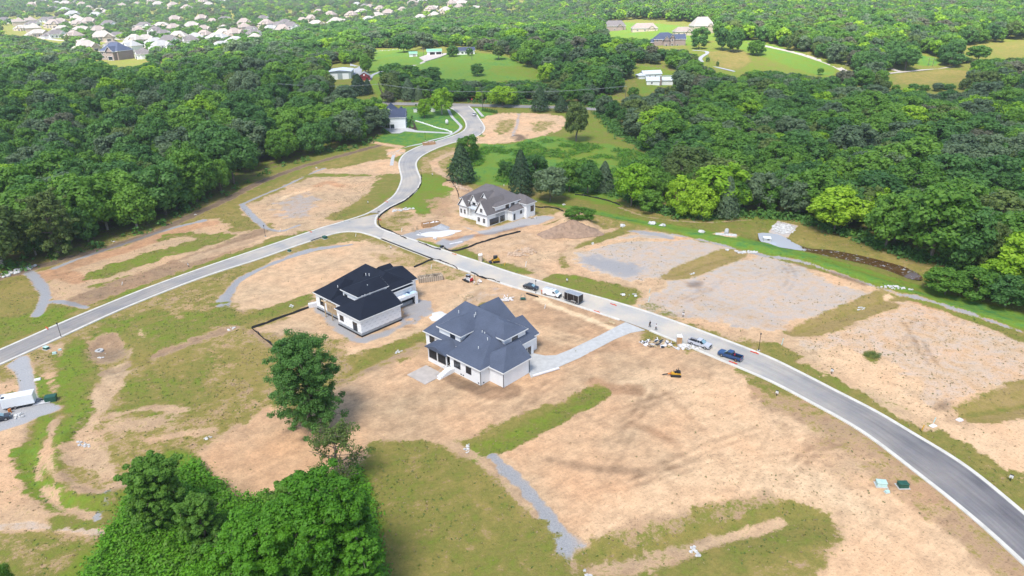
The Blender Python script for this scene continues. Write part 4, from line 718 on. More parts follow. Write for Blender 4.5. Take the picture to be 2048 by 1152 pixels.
LT = [  # hand-placed trees: base x, base y, top y, width, leaf, label, kind
 (924,364,288,64,'leaf_cedar','broad dark evergreen between the lush meadow and the upper street','cedar'),
 (938,322,262,46,'leaf_mid','round mid green tree rising behind the broad dark evergreen near the street','round'),
 (1153,283,198,46,'leaf_olive','tall thin olive green tree on the edge of the dirt pad before the country road','round'),
 (1042,392,300,56,'leaf_cedar','dark cedar directly behind the right end of the grey-roofed white house','cedar'),
 (1012,352,318,34,'leaf_deep','low deep green tree at the left of the cedars behind the grey-roofed house','round'),
 (1072,372,300,62,'leaf_deep','deep green tree behind the silvery tree beyond the grey-roofed house','round'),
 (1100,402,330,70,'leaf_blue','silvery blue-green tree beyond the gravel yard of the grey-roofed house','round'),
 (1138,384,312,56,'leaf_mid','mid green tree between the silvery tree and the mown corner','round'),
 (1175,388,318,52,'leaf_deep','deep green bushy tree over the mown corner behind the berm','round'),
 (1208,384,322,46,'leaf_blue','blue-green conical tree left of the lime green pair','cedar'),
 (1262,412,322,74,'leaf_lime','lime green leafy tree, left one of the two by the stone-lined ditch','round'),
 (1300,424,374,54,'leaf_mid','low bushy tree with yellow-green tips between the two lime green trees','round'),
 (1362,430,345,70,'leaf_lime','big lime green crown standing left of the pale-trunked tree','round'),
 (1402,437,362,62,'leaf_lime','lime green tree with a pale bare trunk at the wood edge','round'),
 (1452,436,352,52,'leaf_blue','pointed grey-green tree right of the pale-trunked lime tree','cedar'),
 (1668,462,372,112,'leaf_lime','wide yellow-topped tree above the left end of the pond','round'),
 (1590,432,358,60,'leaf_blue','pale grey-green tree left of the wide yellow-topped tree','round'),
 (1770,496,378,92,'leaf_mid','mid green tree over the middle of the pond bank','round'),
 (1862,520,360,150,'leaf_mid','very wide domed green tree over the right part of the pond bank','round'),
 (1925,536,395,110,'leaf_deep','deep green tree behind the right end of the pond field','round'),
 (1980,548,432,60,'leaf_olive','open olive tree between the domed tree and the big lime tree','round'),
 (2035,585,468,112,'leaf_lime','big bright lime green tree at the right edge of the photo','round'),
 (1990,590,512,84,'leaf_lime','lime green tree left of the biggest lime tree at the right edge','round'),
 (1890,588,534,86,'leaf_mid','low spreading bush nearest the end of the pond','round'),
 (1950,598,528,90,'leaf_mid','dense rounded bush between the pond end and the right edge','round'),
 (2010,612,545,86,'leaf_deep','dense dark bush under the big lime tree','round'),
 (2075,625,520,90,'leaf_mid','mid green bush cut by the right edge of the photo','round'),
 (1005,212,164,56,'leaf_lime','round lime green tree by the country road right of the entrance','round'),
 (884,229,172,46,'leaf_lime','yellow-green tree with double grey trunk on the front lawn','round'),
 (849,236,190,28,'leaf_lime','slim young lime tree in the middle of the front lawn','round'),
 (1080,222,172,42,'leaf_cedar','dark conical cedar at the country road, left of two','cedar'),
 (1122,223,190,34,'leaf_cedar','smaller dark cedar at the country road, right of two','cedar'),
 (1138,208,166,36,'leaf_mid','upright mid green tree behind the smaller roadside cedar','round'),
 (906,113,88,26,'leaf_deep','round dark tree standing in front of the blue-roofed farmhouse','round'),
 (997,119,88,27,'leaf_olive','brownish magnolia alone at the top of the farm field','round'),
 (940,112,92,14,'leaf_deep','narrow dark shrub tree at the right end of the farmhouse','round'),
 (955,152,124,28,'leaf_deep','lone dark tree leaning out of the belt into the farm field','round'),
 (731,146,106,26,'leaf_mid','tall oval tree right of the metal barn','round'),
 (718,190,148,44,'leaf_cedar','wide dark spruce right of the red barn','cedar'),
 (737,188,156,22,'leaf_cedar','narrow dark spruce beside the farm drive','cedar'),
 (790,196,146,46,'leaf_olive','pale olive cedar left of the belt by the country road','cedar'),
 (818,200,156,36,'leaf_blue','silvery cedar left of the yellow-green lawn tree','cedar'),
 (838,200,170,22,'leaf_blue','small spruce by the country road behind the white house','cedar'),
 (776,205,180,26,'leaf_grey','greyish bush behind the roof of the white house by the wood','round'),
 (850,186,150,40,'leaf_mid','mid green tree at the front of the roadside belt by the drive','round'),
 (790,155,122,44,'leaf_deep','big deep green tree left of the farm drive bend','round'), (820,160,124,44,'leaf_deep','deep green tree right of the farm drive bend','round'), (862,172,132,44,'leaf_deep','dark tree between the farm drive and the roadside belt','round'),
 (808,104,62,44,'leaf_deep','dark tall tree behind the small green-roofed shed, left of two','round'), (846,98,58,40,'leaf_blue','dark tall tree between the green-roofed shed and garage','round'),
 (1400,84,48,40,'leaf_deep','broad dark oak between the tan houses and the brick house','round'), (1397,98,70,30,'leaf_deep','small dark tree on the drive of the dark-roofed brick house','round'),
 (1443,100,50,34,'leaf_deep','dark oak on the bright lawn, left of the three in a row','round'), (1465,104,54,34,'leaf_deep','dark oak on the bright lawn, middle of the three in a row','round'), (1511,110,76,36,'leaf_mid','spreading tree on the bright lawn beside the hilltop road','round'),
 (1415,124,113,8,'leaf_deep','tiny young tree in the drive loop, upper of two','round'), (1435,132,122,7,'leaf_deep','tiny young tree in the drive loop, lower of two','round'),
 (1640,150,134,14,'leaf_mid','small pale tree at the end of the hilltop lawn','round'), (1715,140,112,30,'leaf_deep','dark tree beside the pole at the hilltop road','round'), (1810,140,92,50,'leaf_deep','broad dark clump of oak in front of the yellow field','round'),
 (1765,140,118,28,'leaf_mid','bushy tree beside the parked things on the hilltop road','round'), (1900,132,100,46,'leaf_deep','tree over the end of the hilltop road','round'), (1955,125,88,44,'leaf_mid','mid green tree before the far hay field','round'),
]
for (bx, by, ty, wp, mt, lb, kd) in LT: px_tree(bx, by, ty, wp, mt, lb, kd, pale=('pale' in lb or 'grey trunk' in lb), name='cedar_tree' if kd == 'cedar' else 'tree')
FG = [(440,1280,1110,120,'leaf_fresh','green tree cut by the bottom edge, leftmost of the bright ones'),(18,1195,1125,40,'leaf_mid','dark tree in the bottom left corner')]
HB = crown_mesh('thicket_crown', 77, 16000, .29, lobes=44, kind='tall'); HB2 = crown_mesh('thicket_crown_b', 78, 16000, .28, lobes=60)
for i, (bx, by, ty, wp, mt, lb) in enumerate(FG):
    q = GP(bx, min(by, 1290)); H = height_at(bx, by, ty); dep = P(np.array(q))[2]; add_tree(q.x, q.y, q.z - .3, wp * dep / FPX / 2, H, mt, 900 + i, lb, crown=(HB, HB2)[i % 2]); PLACED.append((q.x, q.y, 5))

def limb_tree(name, px, py, ty, wpx, mat, label, seed, nl=24, leaves=260, lsize=.34, lean=0, bare=0.0):
    """open-grown tree: visible trunk and limbs with leaf clusters round the twigs"""
    p = GP(px, py); H = height_at(px, py, ty); W = wpx * P(np.array(p))[2] / FPX / 2; rd = random.Random(seed); rg = np.random.default_rng(seed)
    t = thing(name, label, 'tree', p - Vector((0, 0, .2))); mb = MB(); C, Nn, S = [], [], []
    sp_ = [Vector((0, 0, -.2))] + [Vector((rd.uniform(-.3, .3) + lean * k, rd.uniform(-.3, .3), H * .85 * k / 6)) for k in range(1, 7)]
    tr = max(.25, H / 42); mb.path(sp_, [tr, tr * .85, tr * .72, tr * .58, tr * .42, tr * .28, tr * .1], 9)
    def cl(c, r, n):
        d = rg.normal(size=(n, 3)); d /= np.linalg.norm(d, axis=1)[:, None]; C.append(np.array(c) + d * r * (rg.random((n, 1)) ** .45) * np.array([1, 1, .7])); Nn.append(d + np.array([0, 0, .7]) + rg.normal(size=(n, 3)) * .5); S.append(lsize * rg.uniform(.6, 1.3, n))
    for k in range(nl):
        f = .13 + .83 * (k + .5) / nl; q = sp_[0].lerp(sp_[-1], f) ; i = min(5, int(f * 6)); q = sp_[i].lerp(sp_[i + 1], f * 6 - i) if i < 6 else q
        a = k * 2.399963 + rd.uniform(-.35, .35); env = math.sin(math.pi * min(1, (f * .80 + .17))) ** .6; L = W * env * rd.uniform(.75, 1.08); up = (.15 + .75 * f) * L * .75
        d = Vector((math.cos(a), math.sin(a), 0)); m1 = q + d * L * .45 + Vector((0, 0, up * .4)); m2 = q + d * L * .85 + Vector((rd.uniform(-.4, .4), rd.uniform(-.4, .4), up * .9)); r0 = tr * (.45 - .28 * f); mb.path([q, m1, m2], [r0, r0 * .6, .04], 6)
        if rd.random() < bare: continue
        for (c, r) in ((m2, 1.0), (m1.lerp(m2, .45), .9), (m1, .55)):
            cl(c, W * .22 * r * rd.uniform(.8, 1.2), int(leaves * r))
            for j in range(3):
                off = Vector((rd.gauss(0, 1), rd.gauss(0, 1), rd.gauss(0, .6))) * W * .20; mb.path([c, c + off], [.05, .02], 4); cl(c + off, W * .13 * rd.uniform(.7, 1.2), int(leaves * .55 * r))
    cl(sp_[-1], W * .22, leaves)
    C, Nn, S = np.vstack(C), np.vstack(Nn), np.concatenate(S); C[:, 2] = np.maximum(C[:, 2], .5); V, F = leaf_quads(C, Nn, S, rg); o = bpy.data.objects.new('crown', np_mesh('crown', V, F, mat)); col.objects.link(o); o.parent = t
    mb.build('trunk', 'bark', t); return t
limb_tree('oak_tree', 622, 858, 655, 138, 'leaf_deep', 'big lone leafy tree standing on the dirt in front of the slate-roofed house', 5, nl=44, leaves=300, lsize=.24)
limb_tree('young_tree', 680, 968, 838, 120, 'leaf_olive', 'thin half-bare tree just above the bright thicket at the lower left', 9, nl=26, leaves=48, lsize=.26, bare=.3)
limb_tree('bare_limbed_tree', 368, 412, 318, 74, 'leaf_mid', 'edge tree with a bare branching limb at the front of the left wood', 21, nl=20, leaves=150, lsize=.5)
limb_tree('bare_limbed_tree', 116, 512, 372, 92, 'leaf_olive', 'tall open tree with a forked pale trunk at the front left of the wood', 23, nl=22, leaves=150, lsize=.5)

limb_tree('tree', 330, 1050, 905, 108, 'leaf_mid', 'deep green tree nearest the dirt at the lower left, with gaps in its crown', 31, nl=34, leaves=330, lsize=.30)
limb_tree('tree', 664, 1200, 940, 190, 'leaf_fresh', 'big bright green tree at the bottom centre-left', 32, nl=54, leaves=520, lsize=.30)
limb_tree('tree', 560, 1235, 1008, 180, 'leaf_fresh', 'bright green tree at the bottom edge, left of the big one', 33, nl=46, leaves=460, lsize=.30)
limb_tree('tree', 588, 1085, 945, 88, 'leaf_mid', 'smaller dark-topped tree behind the big bright one at the bottom', 34, nl=24, leaves=260, lsize=.28)
limb_tree('tree', 735, 1235, 1030, 76, 'leaf_fresh', 'narrow tree beside the bottom of the weedy field', 35, nl=26, leaves=260, lsize=.28)
limb_tree('tree', 412, 1090, 985, 90, 'leaf_mid', 'small rounded thicket tree right of the lower-left tree', 36, nl=22, leaves=240, lsize=.28)
# ---- woods: scattered by region, the nearest as individual trees, the rest as one mass
def scatter(L, sp, seed, jit=.46):
    rd = np.random.default_rng(seed); lo, hi = L.min(0), L.max(0); out = []
    xs = np.arange(lo[0], hi[0], sp); ys = np.arange(lo[1], hi[1], sp * .87); XX, YY = np.meshgrid(xs, ys); XX = XX + (np.arange(len(ys)) % 2)[:, None] * sp / 2
    XX = XX + rd.uniform(-jit, jit, XX.shape) * sp; YY = YY + rd.uniform(-jit, jit, YY.shape) * sp; s = poly_sd(XX, YY, L); k = s > 1.5; return np.stack([XX[k], YY[k], s[k]], 1)
SHORT = 1
MATS = ['leaf_deep', 'leaf_mid', 'leaf_blue', 'leaf_lime', 'leaf_olive', 'leaf_cedar', 'leaf_grey']
PRB = {'left forest': [.38, .36, .16, .025, .065, .0, .01], 'roadside belt': [.55, .22, .15, .03, .03, .02, 0], 'ridge wood': [.50, .28, .15, .03, .03, 0, .01], 'right forest': [.34, .32, .21, .065, .04, .0, .025]}
VIS = [[(735,150),(742,98),(800,96),(860,97),(915,92),(1000,108),(1128,168),(1050,158),(960,156),(940,150),(870,152),(830,132),(770,122),(742,150),(741,200),(735,180),(700,166),(655,162),(650,128),(712,128)],
 [(1255,124),(1370,145),(1350,165),(1280,178),(1262,160)], [(1205,44),(1240,42),(1300,46),(1420,44),(1440,78),(1520,86),(1655,120),(1700,143),(1640,150),(1560,138),(1500,135),(1480,152),(1420,135),(1395,105),(1370,94),(1310,92),(1290,74),(1215,70)],
 [(1750,143),(1800,137),(1900,128),(1960,140),(1900,162),(1790,165)], [(1822,104),(1884,116),(1875,134),(1826,132)], [(1895,96),(2080,78),(2080,110),(1950,114)],
 [(185,92),(300,92),(292,128),(205,128)], [(772,198),(826,203),(936,203),(905,262),(775,262)], [(790,203),(1115,209),(1115,218),(790,212)], [(0,40),(120,45),(125,84),(100,82),(60,70),(0,66)]]
VISA = [np.array(v, float) for v in VIS]
def fit_height(x, y, H):
    """lower a tree until the openings of the valley stay open; None if even a bush would close them"""
    g = float(hbase(x, y)); bx, by, _ = P(np.array([x, y, g]))
    if any(poly_sd(np.array([bx]), np.array([by]), v)[0] > 0 for v in VISA[:6] + VISA[7:9]): return None
    hs = np.array([.35, .6, .85, 1.0]); 
    for k in range(8):
        px_, py_, _ = P(np.stack([np.full(4, x), np.full(4, y), g + H * hs], 1))
        if not any((poly_sd(px_, py_, v) > 0).any() for v in VISA): return H
        H *= .82
        if H < 4.5: return None
    return H
pool = []
for wi, (wn, L) in enumerate(WW.items()):
    for (x, y, s) in scatter(L, (9.2, 7.0, 8.6, 8.8)[wi], 40 + wi):
        if abs(x) > y * .86 + 25 or y < 60: continue
        if any((x - a) ** 2 + (y - b_) ** 2 < (c * .8 + 2.2) ** 2 for a, b_, c in PLACED): continue
        if rng.random() < .16: continue
        pool.append([x, y, s, wn, MATS[rng.choice(7, p=np.array(PRB[wn]) / sum(PRB[wn]))]])
pool.sort(key=lambda q: q[0] ** 2 + q[1] ** 2)
LMK = [((215,489),'the far left street'), ((400,410),'the gravel blotch'), ((560,335),'the weedy lot'), ((720,300),'the golden dirt heap'), ((775,240),'the half-hidden house'), ((690,190),'the red barn'), ((1300,400),'the lime green pair'), ((1480,425),'the pale-trunked tree'), ((1560,430),'the pond box'), ((1700,470),'the pond'), ((1850,520),'the domed tree'), ((1310,185),'the tin-roofed cottages'), ((1250,250),'the lush meadow'), ((2000,540),'the right edge'), ((60,530),'the white rocks'), ((1200,215),'the country road'), ((950,200),'the street entrance')]
LMW = [(T(*p)[:2], n) for p, n in LMK]
def depthword(s): return 'on the edge' if s < 6 else 'behind the edge' if s < 14 else 'well inside'
NIND = 232; ind = pool[:NIND]; rest = pool[NIND:]; seen = {}
def tree_z(x, y): return ground(x, y)
for i, (x, y, s, wn, mt) in enumerate(ind):
    rd = random.Random(i); big = rd.random() ** 1.6; Rr = 3.7 + 6.6 * big; H = (12.5 + 11 * big) * (1 if wn != 'roadside belt' else .55)
    if wn == 'roadside belt': Rr *= .72
    px_, py_, _z = P(np.array([x, y, ground(x, y)]))
    if wn == 'left forest' and px_ > 560 and py_ < 270: H *= .75; Rr *= .85
    hf = fit_height(x, y, H); hf = 4.5 if hf is None else hf; Rr *= max(.55, (hf / H) ** .6); H = hf
    if wn == 'left forest' and s < 6: H += 2
    if wn == 'right forest': H *= .86; Rr *= 1.06
    size = 'big' if big > .55 else 'middling' if big > .2 else 'smaller'
    _, lm = min(LMW, key=lambda q: (q[0][0] - x) ** 2 + (q[0][1] - y) ** 2); side = 'left' if x < 0 and wn == 'left forest' else 'right'
    lb = '%s %s tree %s of %s, near %s' % (size, TONE[mt], depthword(s), {'left forest': 'left wood', 'right forest': 'right wood'}.get(wn, wn), lm)
    ind[i] += [lb, Rr, H]; seen[lb] = seen.get(lb, 0) + 1
for i, (x, y, s, wn, mt, lb, Rr, H) in enumerate(ind):
    grp = ('trees of the %s' % {'left forest': 'left wood', 'right forest': 'right wood'}.get(wn, wn)) if seen[lb] == 1 else lb.replace(' tree ', ' trees ')
    t_ = add_tree(x, y, tree_z(x, y) - .3, Rr, H, mt, 31 * i + 7, lb, grp, name='forest_tree', crown=(NEAR if y < 420 else MIDL)[(31 * i + 7) % 4], pale=(i % 2 == 0))
    if wn == 'left forest' and s < 9 and y < 420:      # tall bare stems along the cut edge of the wood
        for c_ in [o_ for o_ in bpy.data.objects[-6:] if o_.parent == t_] or [o_ for o_ in bpy.data.objects if o_.parent == t_]:
            if c_.name.startswith('crown'): c_.location.z = H * .30; c_.scale.z *= .76

# ---- far woods over the country beyond
CLEAR = [W2(c) for c in ([(-30,64),(0,38),(60,15),(60,-2),(330,-2),(430,2),(520,25),(600,20),(700,25),(760,42),(720,62),(600,78),(560,140),(470,158),(330,166),(200,168),(150,140),(130,98),(60,66)],
  [(740,96),(860,100),(915,106),(985,106),(1060,133),(1125,165),(1050,163),(955,165),(870,165),(800,140),(770,205),(735,205),(640,170),(645,128),(735,128)], [(1238,40),(1430,50),(1440,85),(1660,126),(1750,148),(1900,134),(1960,140),(1960,165),(1790,170),(1700,168),(1560,155),(1440,160),(1380,150),(1380,92),(1300,88),(1210,72)],
  [(1825,106),(1882,116),(1875,134),(1828,130)], [(1895,98),(2000,84),(2200,72),(2200,108),(1950,112)])]
far_pts = []
def far_scatter(y0, y1, sp, seed):
    rd = np.random.default_rng(seed); xs = np.arange(-.88 * y1 - 20, .88 * y1 + 20, sp); ys = np.arange(y0, y1, sp); XX, YY = np.meshgrid(xs, ys); XX = (XX + rd.uniform(-.45, .45, XX.shape) * sp).ravel(); YY = (YY + rd.uniform(-.45, .45, YY.shape) * sp).ravel()
    k = np.abs(XX) < .85 * YY + 30
    for L in WW.values(): k &= poly_sd(XX, YY, L) < 0
    town = (poly_sd(XX, YY, CLEAR[0]) > 0) | ((YY > 900) & (YY < 2100) & (XX < 60) & (fbm(XX, YY, 160, 2) > .5)); k &= ~(town & (rd.random(XX.shape) < .48))
    for L in CLEAR[1:]: k &= poly_sd(XX, YY, L) < 3
    c = fbm(XX, YY, 120, 3); k &= ~((c < .30) & (YY > 900)); return np.stack([XX[k], YY[k]], 1)
fa = np.vstack([far_scatter(470, 800, 8.5, 1), far_scatter(800, 1300, 9.5, 2), far_scatter(1300, 2900, 15, 3)])
HOUSE_XY = []      # filled by the buildings below; trees keep off them
# ================================================================ BUILDINGS
TH = R_(-43.5)
def hip(mb, a0, a1, b0, b1, ze, r0, r1, ov=.45, ga=None):
    """roof over a rectangle; r0,r1 ridge ends (a,b,z); ridge along a or b"""
    a0 -= ov; a1 += ov; b0 -= ov; b1 += ov; al = abs(r1[0] - r0[0]) >= abs(r1[1] - r0[1]); k = .22
    v = [(a0, b0, ze), (a1, b0, ze), (a1, b1, ze), (a0, b1, ze), r0, r1, (a0, b0, ze - k), (a1, b0, ze - k), (a1, b1, ze - k), (a0, b1, ze - k)]
    g0_ = abs(r0[0] - a0) < .3 if al else abs(r0[1] - b0) < .3; g1_ = abs(r1[0] - a1) < .3 if al else abs(r1[1] - b1) < .3
    f = [(0, 1, 5, 4), (2, 3, 4, 5)] if al else [(1, 2, 5, 4), (3, 0, 4, 5)]
    if not g0_: f.append((3, 0, 4) if al else (0, 1, 4))
    if not g1_: f.append((1, 2, 5) if al else (2, 3, 5))
    mb.add(v, f + [(9, 8, 7, 6)])
    return [(a0, a1, b0, b1, ze - k, ze)]
class House:
    def __init__(s, name, label, cat, loc, rz, wall, roof, trim='trim', group=None):
        s.root = thing(name, label, cat, loc, rz, group); s.w = MB(); s.r = MB(); s.t = MB(); s.wall, s.roof, s.trim = wall, roof, trim; s.wins = []; s.n = 0
    def block(s, a0, a1, b0, b1, z0, ze, r0, r1, ov=.45):
        s.n += 1; e = s.n * .004; s.w.box(a0, a1, b0, b1, -.8 if z0 == 0 else z0, ze - .1 - e)
        al = abs(r1[0] - r0[0]) >= abs(r1[1] - r0[1])
        # gable end walls where the ridge reaches the wall
        for r in (r0, r1):
            if al and (abs(r[0] - (a0 - ov)) < .3 or abs(r[0] - (a1 + ov)) < .3):
                A_ = a0 if abs(r[0] - (a0 - ov)) < .3 else a1; q = 0.02; s.w.prism([(b0, ze - .2), (b1, ze - .2), (r[1], r[2] - .25)], 'x', A_ - q, A_ + q)
            if not al and (abs(r[1] - (b0 - ov)) < .3 or abs(r[1] - (b1 + ov)) < .3):
                B_ = b0 if abs(r[1] - (b0 - ov)) < .3 else b1; q = .02; s.w.prism([(a0, ze - .2), (a1, ze - .2), (r[0], r[2] - .25)], 'y', B_ - q, B_ + q)
        hip(s.r, a0, a1, b0, b1, ze - e, r0, r1, ov)
        g = .06; A0, A1, B0, B1 = a0 - ov - g, a1 + ov + g, b0 - ov - g, b1 + ov + g; z1 = ze - .03 - e; z0_ = z1 - .24
        ga = abs(r0[0] - (a0 - ov)) < .3 if al else False, abs(r1[0] - (a1 + ov)) < .3 if al else False, abs(r0[1] - (b0 - ov)) < .3 if not al else False, abs(r1[1] - (b1 + ov)) < .3 if not al else False
        for skip, bx in ((ga[2], (A0, A1, B0, B0 + .12)), (ga[3], (A0, A1, B1 - .12, B1)), (ga[0], (A0, A0 + .12, B0 + .121, B1 - .121)), (ga[1], (A1 - .12, A1, B0 + .121, B1 - .121))):
            if not skip: s.t.box(*bx, z0_, z1)
        for g_, r, ends in ((ga[0], r0, ((a0 - ov, b0 - ov), (a0 - ov, b1 + ov))), (ga[1], r1, ((a1 + ov, b0 - ov), (a1 + ov, b1 + ov))), (ga[2], r0, ((a0 - ov, b0 - ov), (a1 + ov, b0 - ov))), (ga[3], r1, ((a0 - ov, b1 + ov), (a1 + ov, b1 + ov)))):
            if g_:
                for q_ in ends: s.t.tube((q_[0], q_[1], ze - .12), (r[0], r[1], r[2] - .12), .07, n=4)
    def win(s, side, pos, at, z, wd, h, frame='trim', mull=1, glassm='glass', name='window'):
        """window on a wall plane: side 'a'/'b' = plane a=pos or b=pos; sign by outward offset"""
        sg = 1 if pos[1] > 0 else -1; p = pos[0]; f = MB(); g = MB(); t = .07
        def bx(mb, u0, u1, z0, z1, d0, d1):
            d0, d1 = p + sg * d0, p + sg * d1; d0, d1 = min(d0, d1), max(d0, d1)
            mb.box(d0, d1, u0, u1, z0, z1) if side == 'a' else mb.box(u0, u1, d0, d1, z0, z1)
        u0, u1, z0, z1 = at - wd / 2, at + wd / 2, z, z + h
        bx(f, u0 - .1, u1 + .1, z1, z1 + .1, .0, t); bx(f, u0 - .1, u1 + .1, z0 - .1, z0, .0, t + .03); bx(f, u0 - .1, u0, z0, z1, 0, t); bx(f, u1, u1 + .1, z0, z1, 0, t)
        for k in range(1, mull + 1): c = u0 + (u1 - u0) * k / (mull + 1); bx(f, c - .03, c + .03, z0, z1, .03, t)
        bx(g, u0, u1, z0, z1, .0, .03); fo = f.build(name, frame, s.root); g.build('pane', glassm, fo); return fo
    def part(s, name, mb, mat): return mb.build(name, mat, s.root)
    def vents(s, pts):
        for (a, b_, z) in pts: v = MB(); v.tube((a, b_, z - .3), (a, b_, z + .45), .09, n=8); v.build('roof_vent', 'pvc', s.root)
    def done(s):
        s.w.build('wall', s.wall, s.root); s.r.build('roof', s.roof, s.root); s.t.build('fascia', s.trim, s.root); return s.root
g0 = lambda px, py: GP(px, py)
# ---- slate-roofed white house (nearest)
pA = T(856.8, 726.6); H = House('house', 'finished white house with a slate-blue shingle roof and screened porch, nearest of the new houses', 'house', (pA[0], pA[1], -.05), TH, 'wallwhite', 'roof_slate')
H.block(-6.5, 15.2, 5, 19.6, 0, 4.4, (-3.6, 15.7, 9.4), (8.4, 15.2, 9.3)); H.block(6.2, 16, 1.3, 12, 0, 4.2, (6.6, 10.4, 7.5), (11.8, 9.2, 7.3)); H.block(12.2, 20.3, 4.0, 12.3, 0, 4.05, (17.0, 8.6, 7.15), (17.0, 12.75, 7.0))
H.block(-2.4, 5.1, 5.9, 14, 4.4, 6.75, (1.0, 9.6, 8.9), (1.6, 14.6, 9.2)); H.block(8.2, 14.1, 10.9, 18, 4.4, 7.0, (7.4, 14.4, 9.2), (10.6, 14.4, 9.1)); H.block(-6, 4.4, 17, 24.2, 0, 4.3, (-1.0, 18, 8.2), (-1.0, 24.65, 8.2)); H.block(5.0, 14.3, 14, 21.8, 0, 4.3, (9.4, 15, 7.4), (9.4, 22.2, 7.4))
# porch: deck, posts, screens, low gable roof
q = MB(); q.box(-.9, 5.6, .8, 4.98, 0, 1.0); H.part('porch_base', q, 'wallwhite'); q = MB(); q.box(-.85, 5.55, .85, 4.95, 1.0, 1.06); H.part('porch_floor', q, 'slab')
q = MB()
for a in (-.8, 2.3, 5.4):
    q.box(a - .12, a + .12, .85, 1.09, 1.06, 3.8)
for b_ in (2.8, 4.7): q.box(5.28, 5.52, b_, b_ + .24, 1.06, 3.8); q.box(-.92, -.68, b_, b_ + .24, 1.06, 3.8)
q.box(-.9, 5.5, .84, 1.1, 3.6, 3.95); H.part('porch_posts', q, 'trim')
for a0, a1 in ((-.66, 2.16), (2.44, 5.26)): q = MB(); q.box(a0, a1, 1.0, 1.02, 1.08, 3.58); H.part('porch_screen', q, 'darkvoid')
q = MB(); q.box(5.38, 5.42, 1.2, 4.6, 1.08, 3.6); H.part('porch_screen', q, 'darkvoid')
q = MB(); q.prism([(-.9, 3.8), (5.5, 3.8), (2.3, 4.75)], 'y', .86, .94); H.part('porch_gable', q, 'trim')
q = MB(); q.add([(-1.4, .3, 4.0), (2.3, .3, 5.0), (6.0, .3, 4.0), (-1.4, 6, 4.0), (2.3, 6, 5.0), (6.0, 6, 4.0), (-1.4, .3, 3.85), (6.0, .3, 3.85), (-1.4, 6, 3.85), (6, 6, 3.85)], [(0, 1, 4, 3), (1, 2, 5, 4), (0, 3, 8, 6), (2, 7, 9, 5), (0, 6, 7, 2, 1)]); H.part('porch_roof', q, 'roof_slate')
q = MB()
for k in range(6): q.box(6.0, 7.5, -3.2 + .55 * k + .005, -2.65 + .55 * k, 0, .17 * (k + 1))
q.box(6.0, 7.5, .1, 1.25, 0, 1.05); H.part('steps', q, 'wallwhite'); q = MB()
for a in (6.03, 7.47):
    q.tube((a, -3.1, 1.0), (a, .2, 2.0), .035); q.tube((a, .2, 2.0), (a, 1.2, 2.0), .035)
    for k in range(8): y_ = -3.1 + .47 * k; q.tube((a, y_, max(.1, .3 * (y_ + 3.2))), (a, y_, min(2.0, 1.0 + .303 * (y_ + 3.1))), .022)
H.part('railing', q, 'steel')
for at, wd in ((8.6, 1.9), (12.3, 1.5)): H.win('b', (1.3, -1), at, 1.7, wd, 1.5, frame='black', mull=2)
H.win('b', (5.9, -1), 2.3, 4.95, 1.5, 1.35, frame='black'); H.win('a', (14.1, 1), 14.4, 4.9, 1.7, 1.4, frame='black', mull=2); H.win('b', (5, -1), -4.2, 1.9, 1.6, 1.6, frame='black')
H.win('a', (15.2, 1), 17.4, .2, 2.6, 2.3, frame='trim', glassm='glass', name='garage_door')
q = MB()
for (a, b_, h) in ((16.06, 1.24, 4.0), (20.36, 3.94, 3.9), (20.36, 12.3, 3.9)): q.tube((a, b_, .1), (a, b_, h), .07, n=6)
q.tube((5.1, 5.82, 4.5), (5.1, 5.82, 6.5), .06, n=6); H.part('downpipe', q, 'black'); q = MB()
for a in (9.6, 10.3, 15.2): q.box(a, a + .35, 1.22, 1.30, .35, .6)
q.box(16.0, 16.08, 2.0, 2.35, .35, .6); H.part('crawl_vent', q, 'black')
H.vents([(-1.5, 11.5, 8.6), (2.8, 13.0, 8.9), (3.2, 12.2, 8.8), (8.4, 9.6, 7.3), (9.2, 9.6, 7.2), (11.5, 8.2, 7.1), (11.4, 5.4, 6.0)]); H.done()
def LP(p0, a, b_, z=0.0, th=TH): c, s = math.cos(th), math.sin(th); return Vector((p0[0] + a * c - b_ * s, p0[1] + a * s + b_ * c, z))
q = MB(); q.box(.4, 6.6, -6.6, -1.0, -.2, .14); sl = q.build('patio_slab', 'slab'); sl.location = (pA[0], pA[1], 0); sl.rotation_euler = (0, 0, TH); tag(sl, 'square concrete patio slab before the porch of the slate-roofed house', 'patio')
# ---- black-roofed house in white house wrap
pB = T(639.7, 622); H = House('house', 'unfinished house with black roofing felt and printed white house wrap walls', 'house', (pB[0], pB[1], -.1), TH, 'wrap', 'roof_black', trim='trim')
H.block(-1.6, 6, .3, 13, 1.1, 5.2, (1.6, 6.6, 8.1), (3.0, 7, 8.2)); H.block(5.5, 15, .3, 6, 1.1, 5.15, (7, 5.2, 6.0), (14, 5.2, 6.0)); H.block(-2.2, 14.6, 4, 20.3, 1.1, 5.3, (1.0, 15.4, 9.5), (10.4, 15.2, 9.4)); H.block(11, 21.2, -1.3, 11.2, 1.1, 4.95, (16.0, 4.4, 7.8), (16.3, 11.65, 7.8))
H.block(7.0, 14.1, 3.5, 12.5, 5, 7.5, (10.0, 7.6, 9.1), (10.6, 13, 9.3)); H.block(8.0, 14.5, 9.0, 20.4, 3.3, 6.2, (8.3, 14.6, 9.2), (8.5, 16, 9.25)); H.block(1.5, 13.6, 15, 22.6, 0, 6.2, (7.6, 15, 8.4), (7.6, 23.05, 8.3)); H.block(-1.6, 6, 9, 15.2, 1.1, 5.25, (1.0, 12, 8.8), (5, 12, 8.9)); H.block(1.0, 6.2, 18, 21.6, 1, 6.4, (3.4, 18, 8.4), (3.4, 22.05, 8.3))
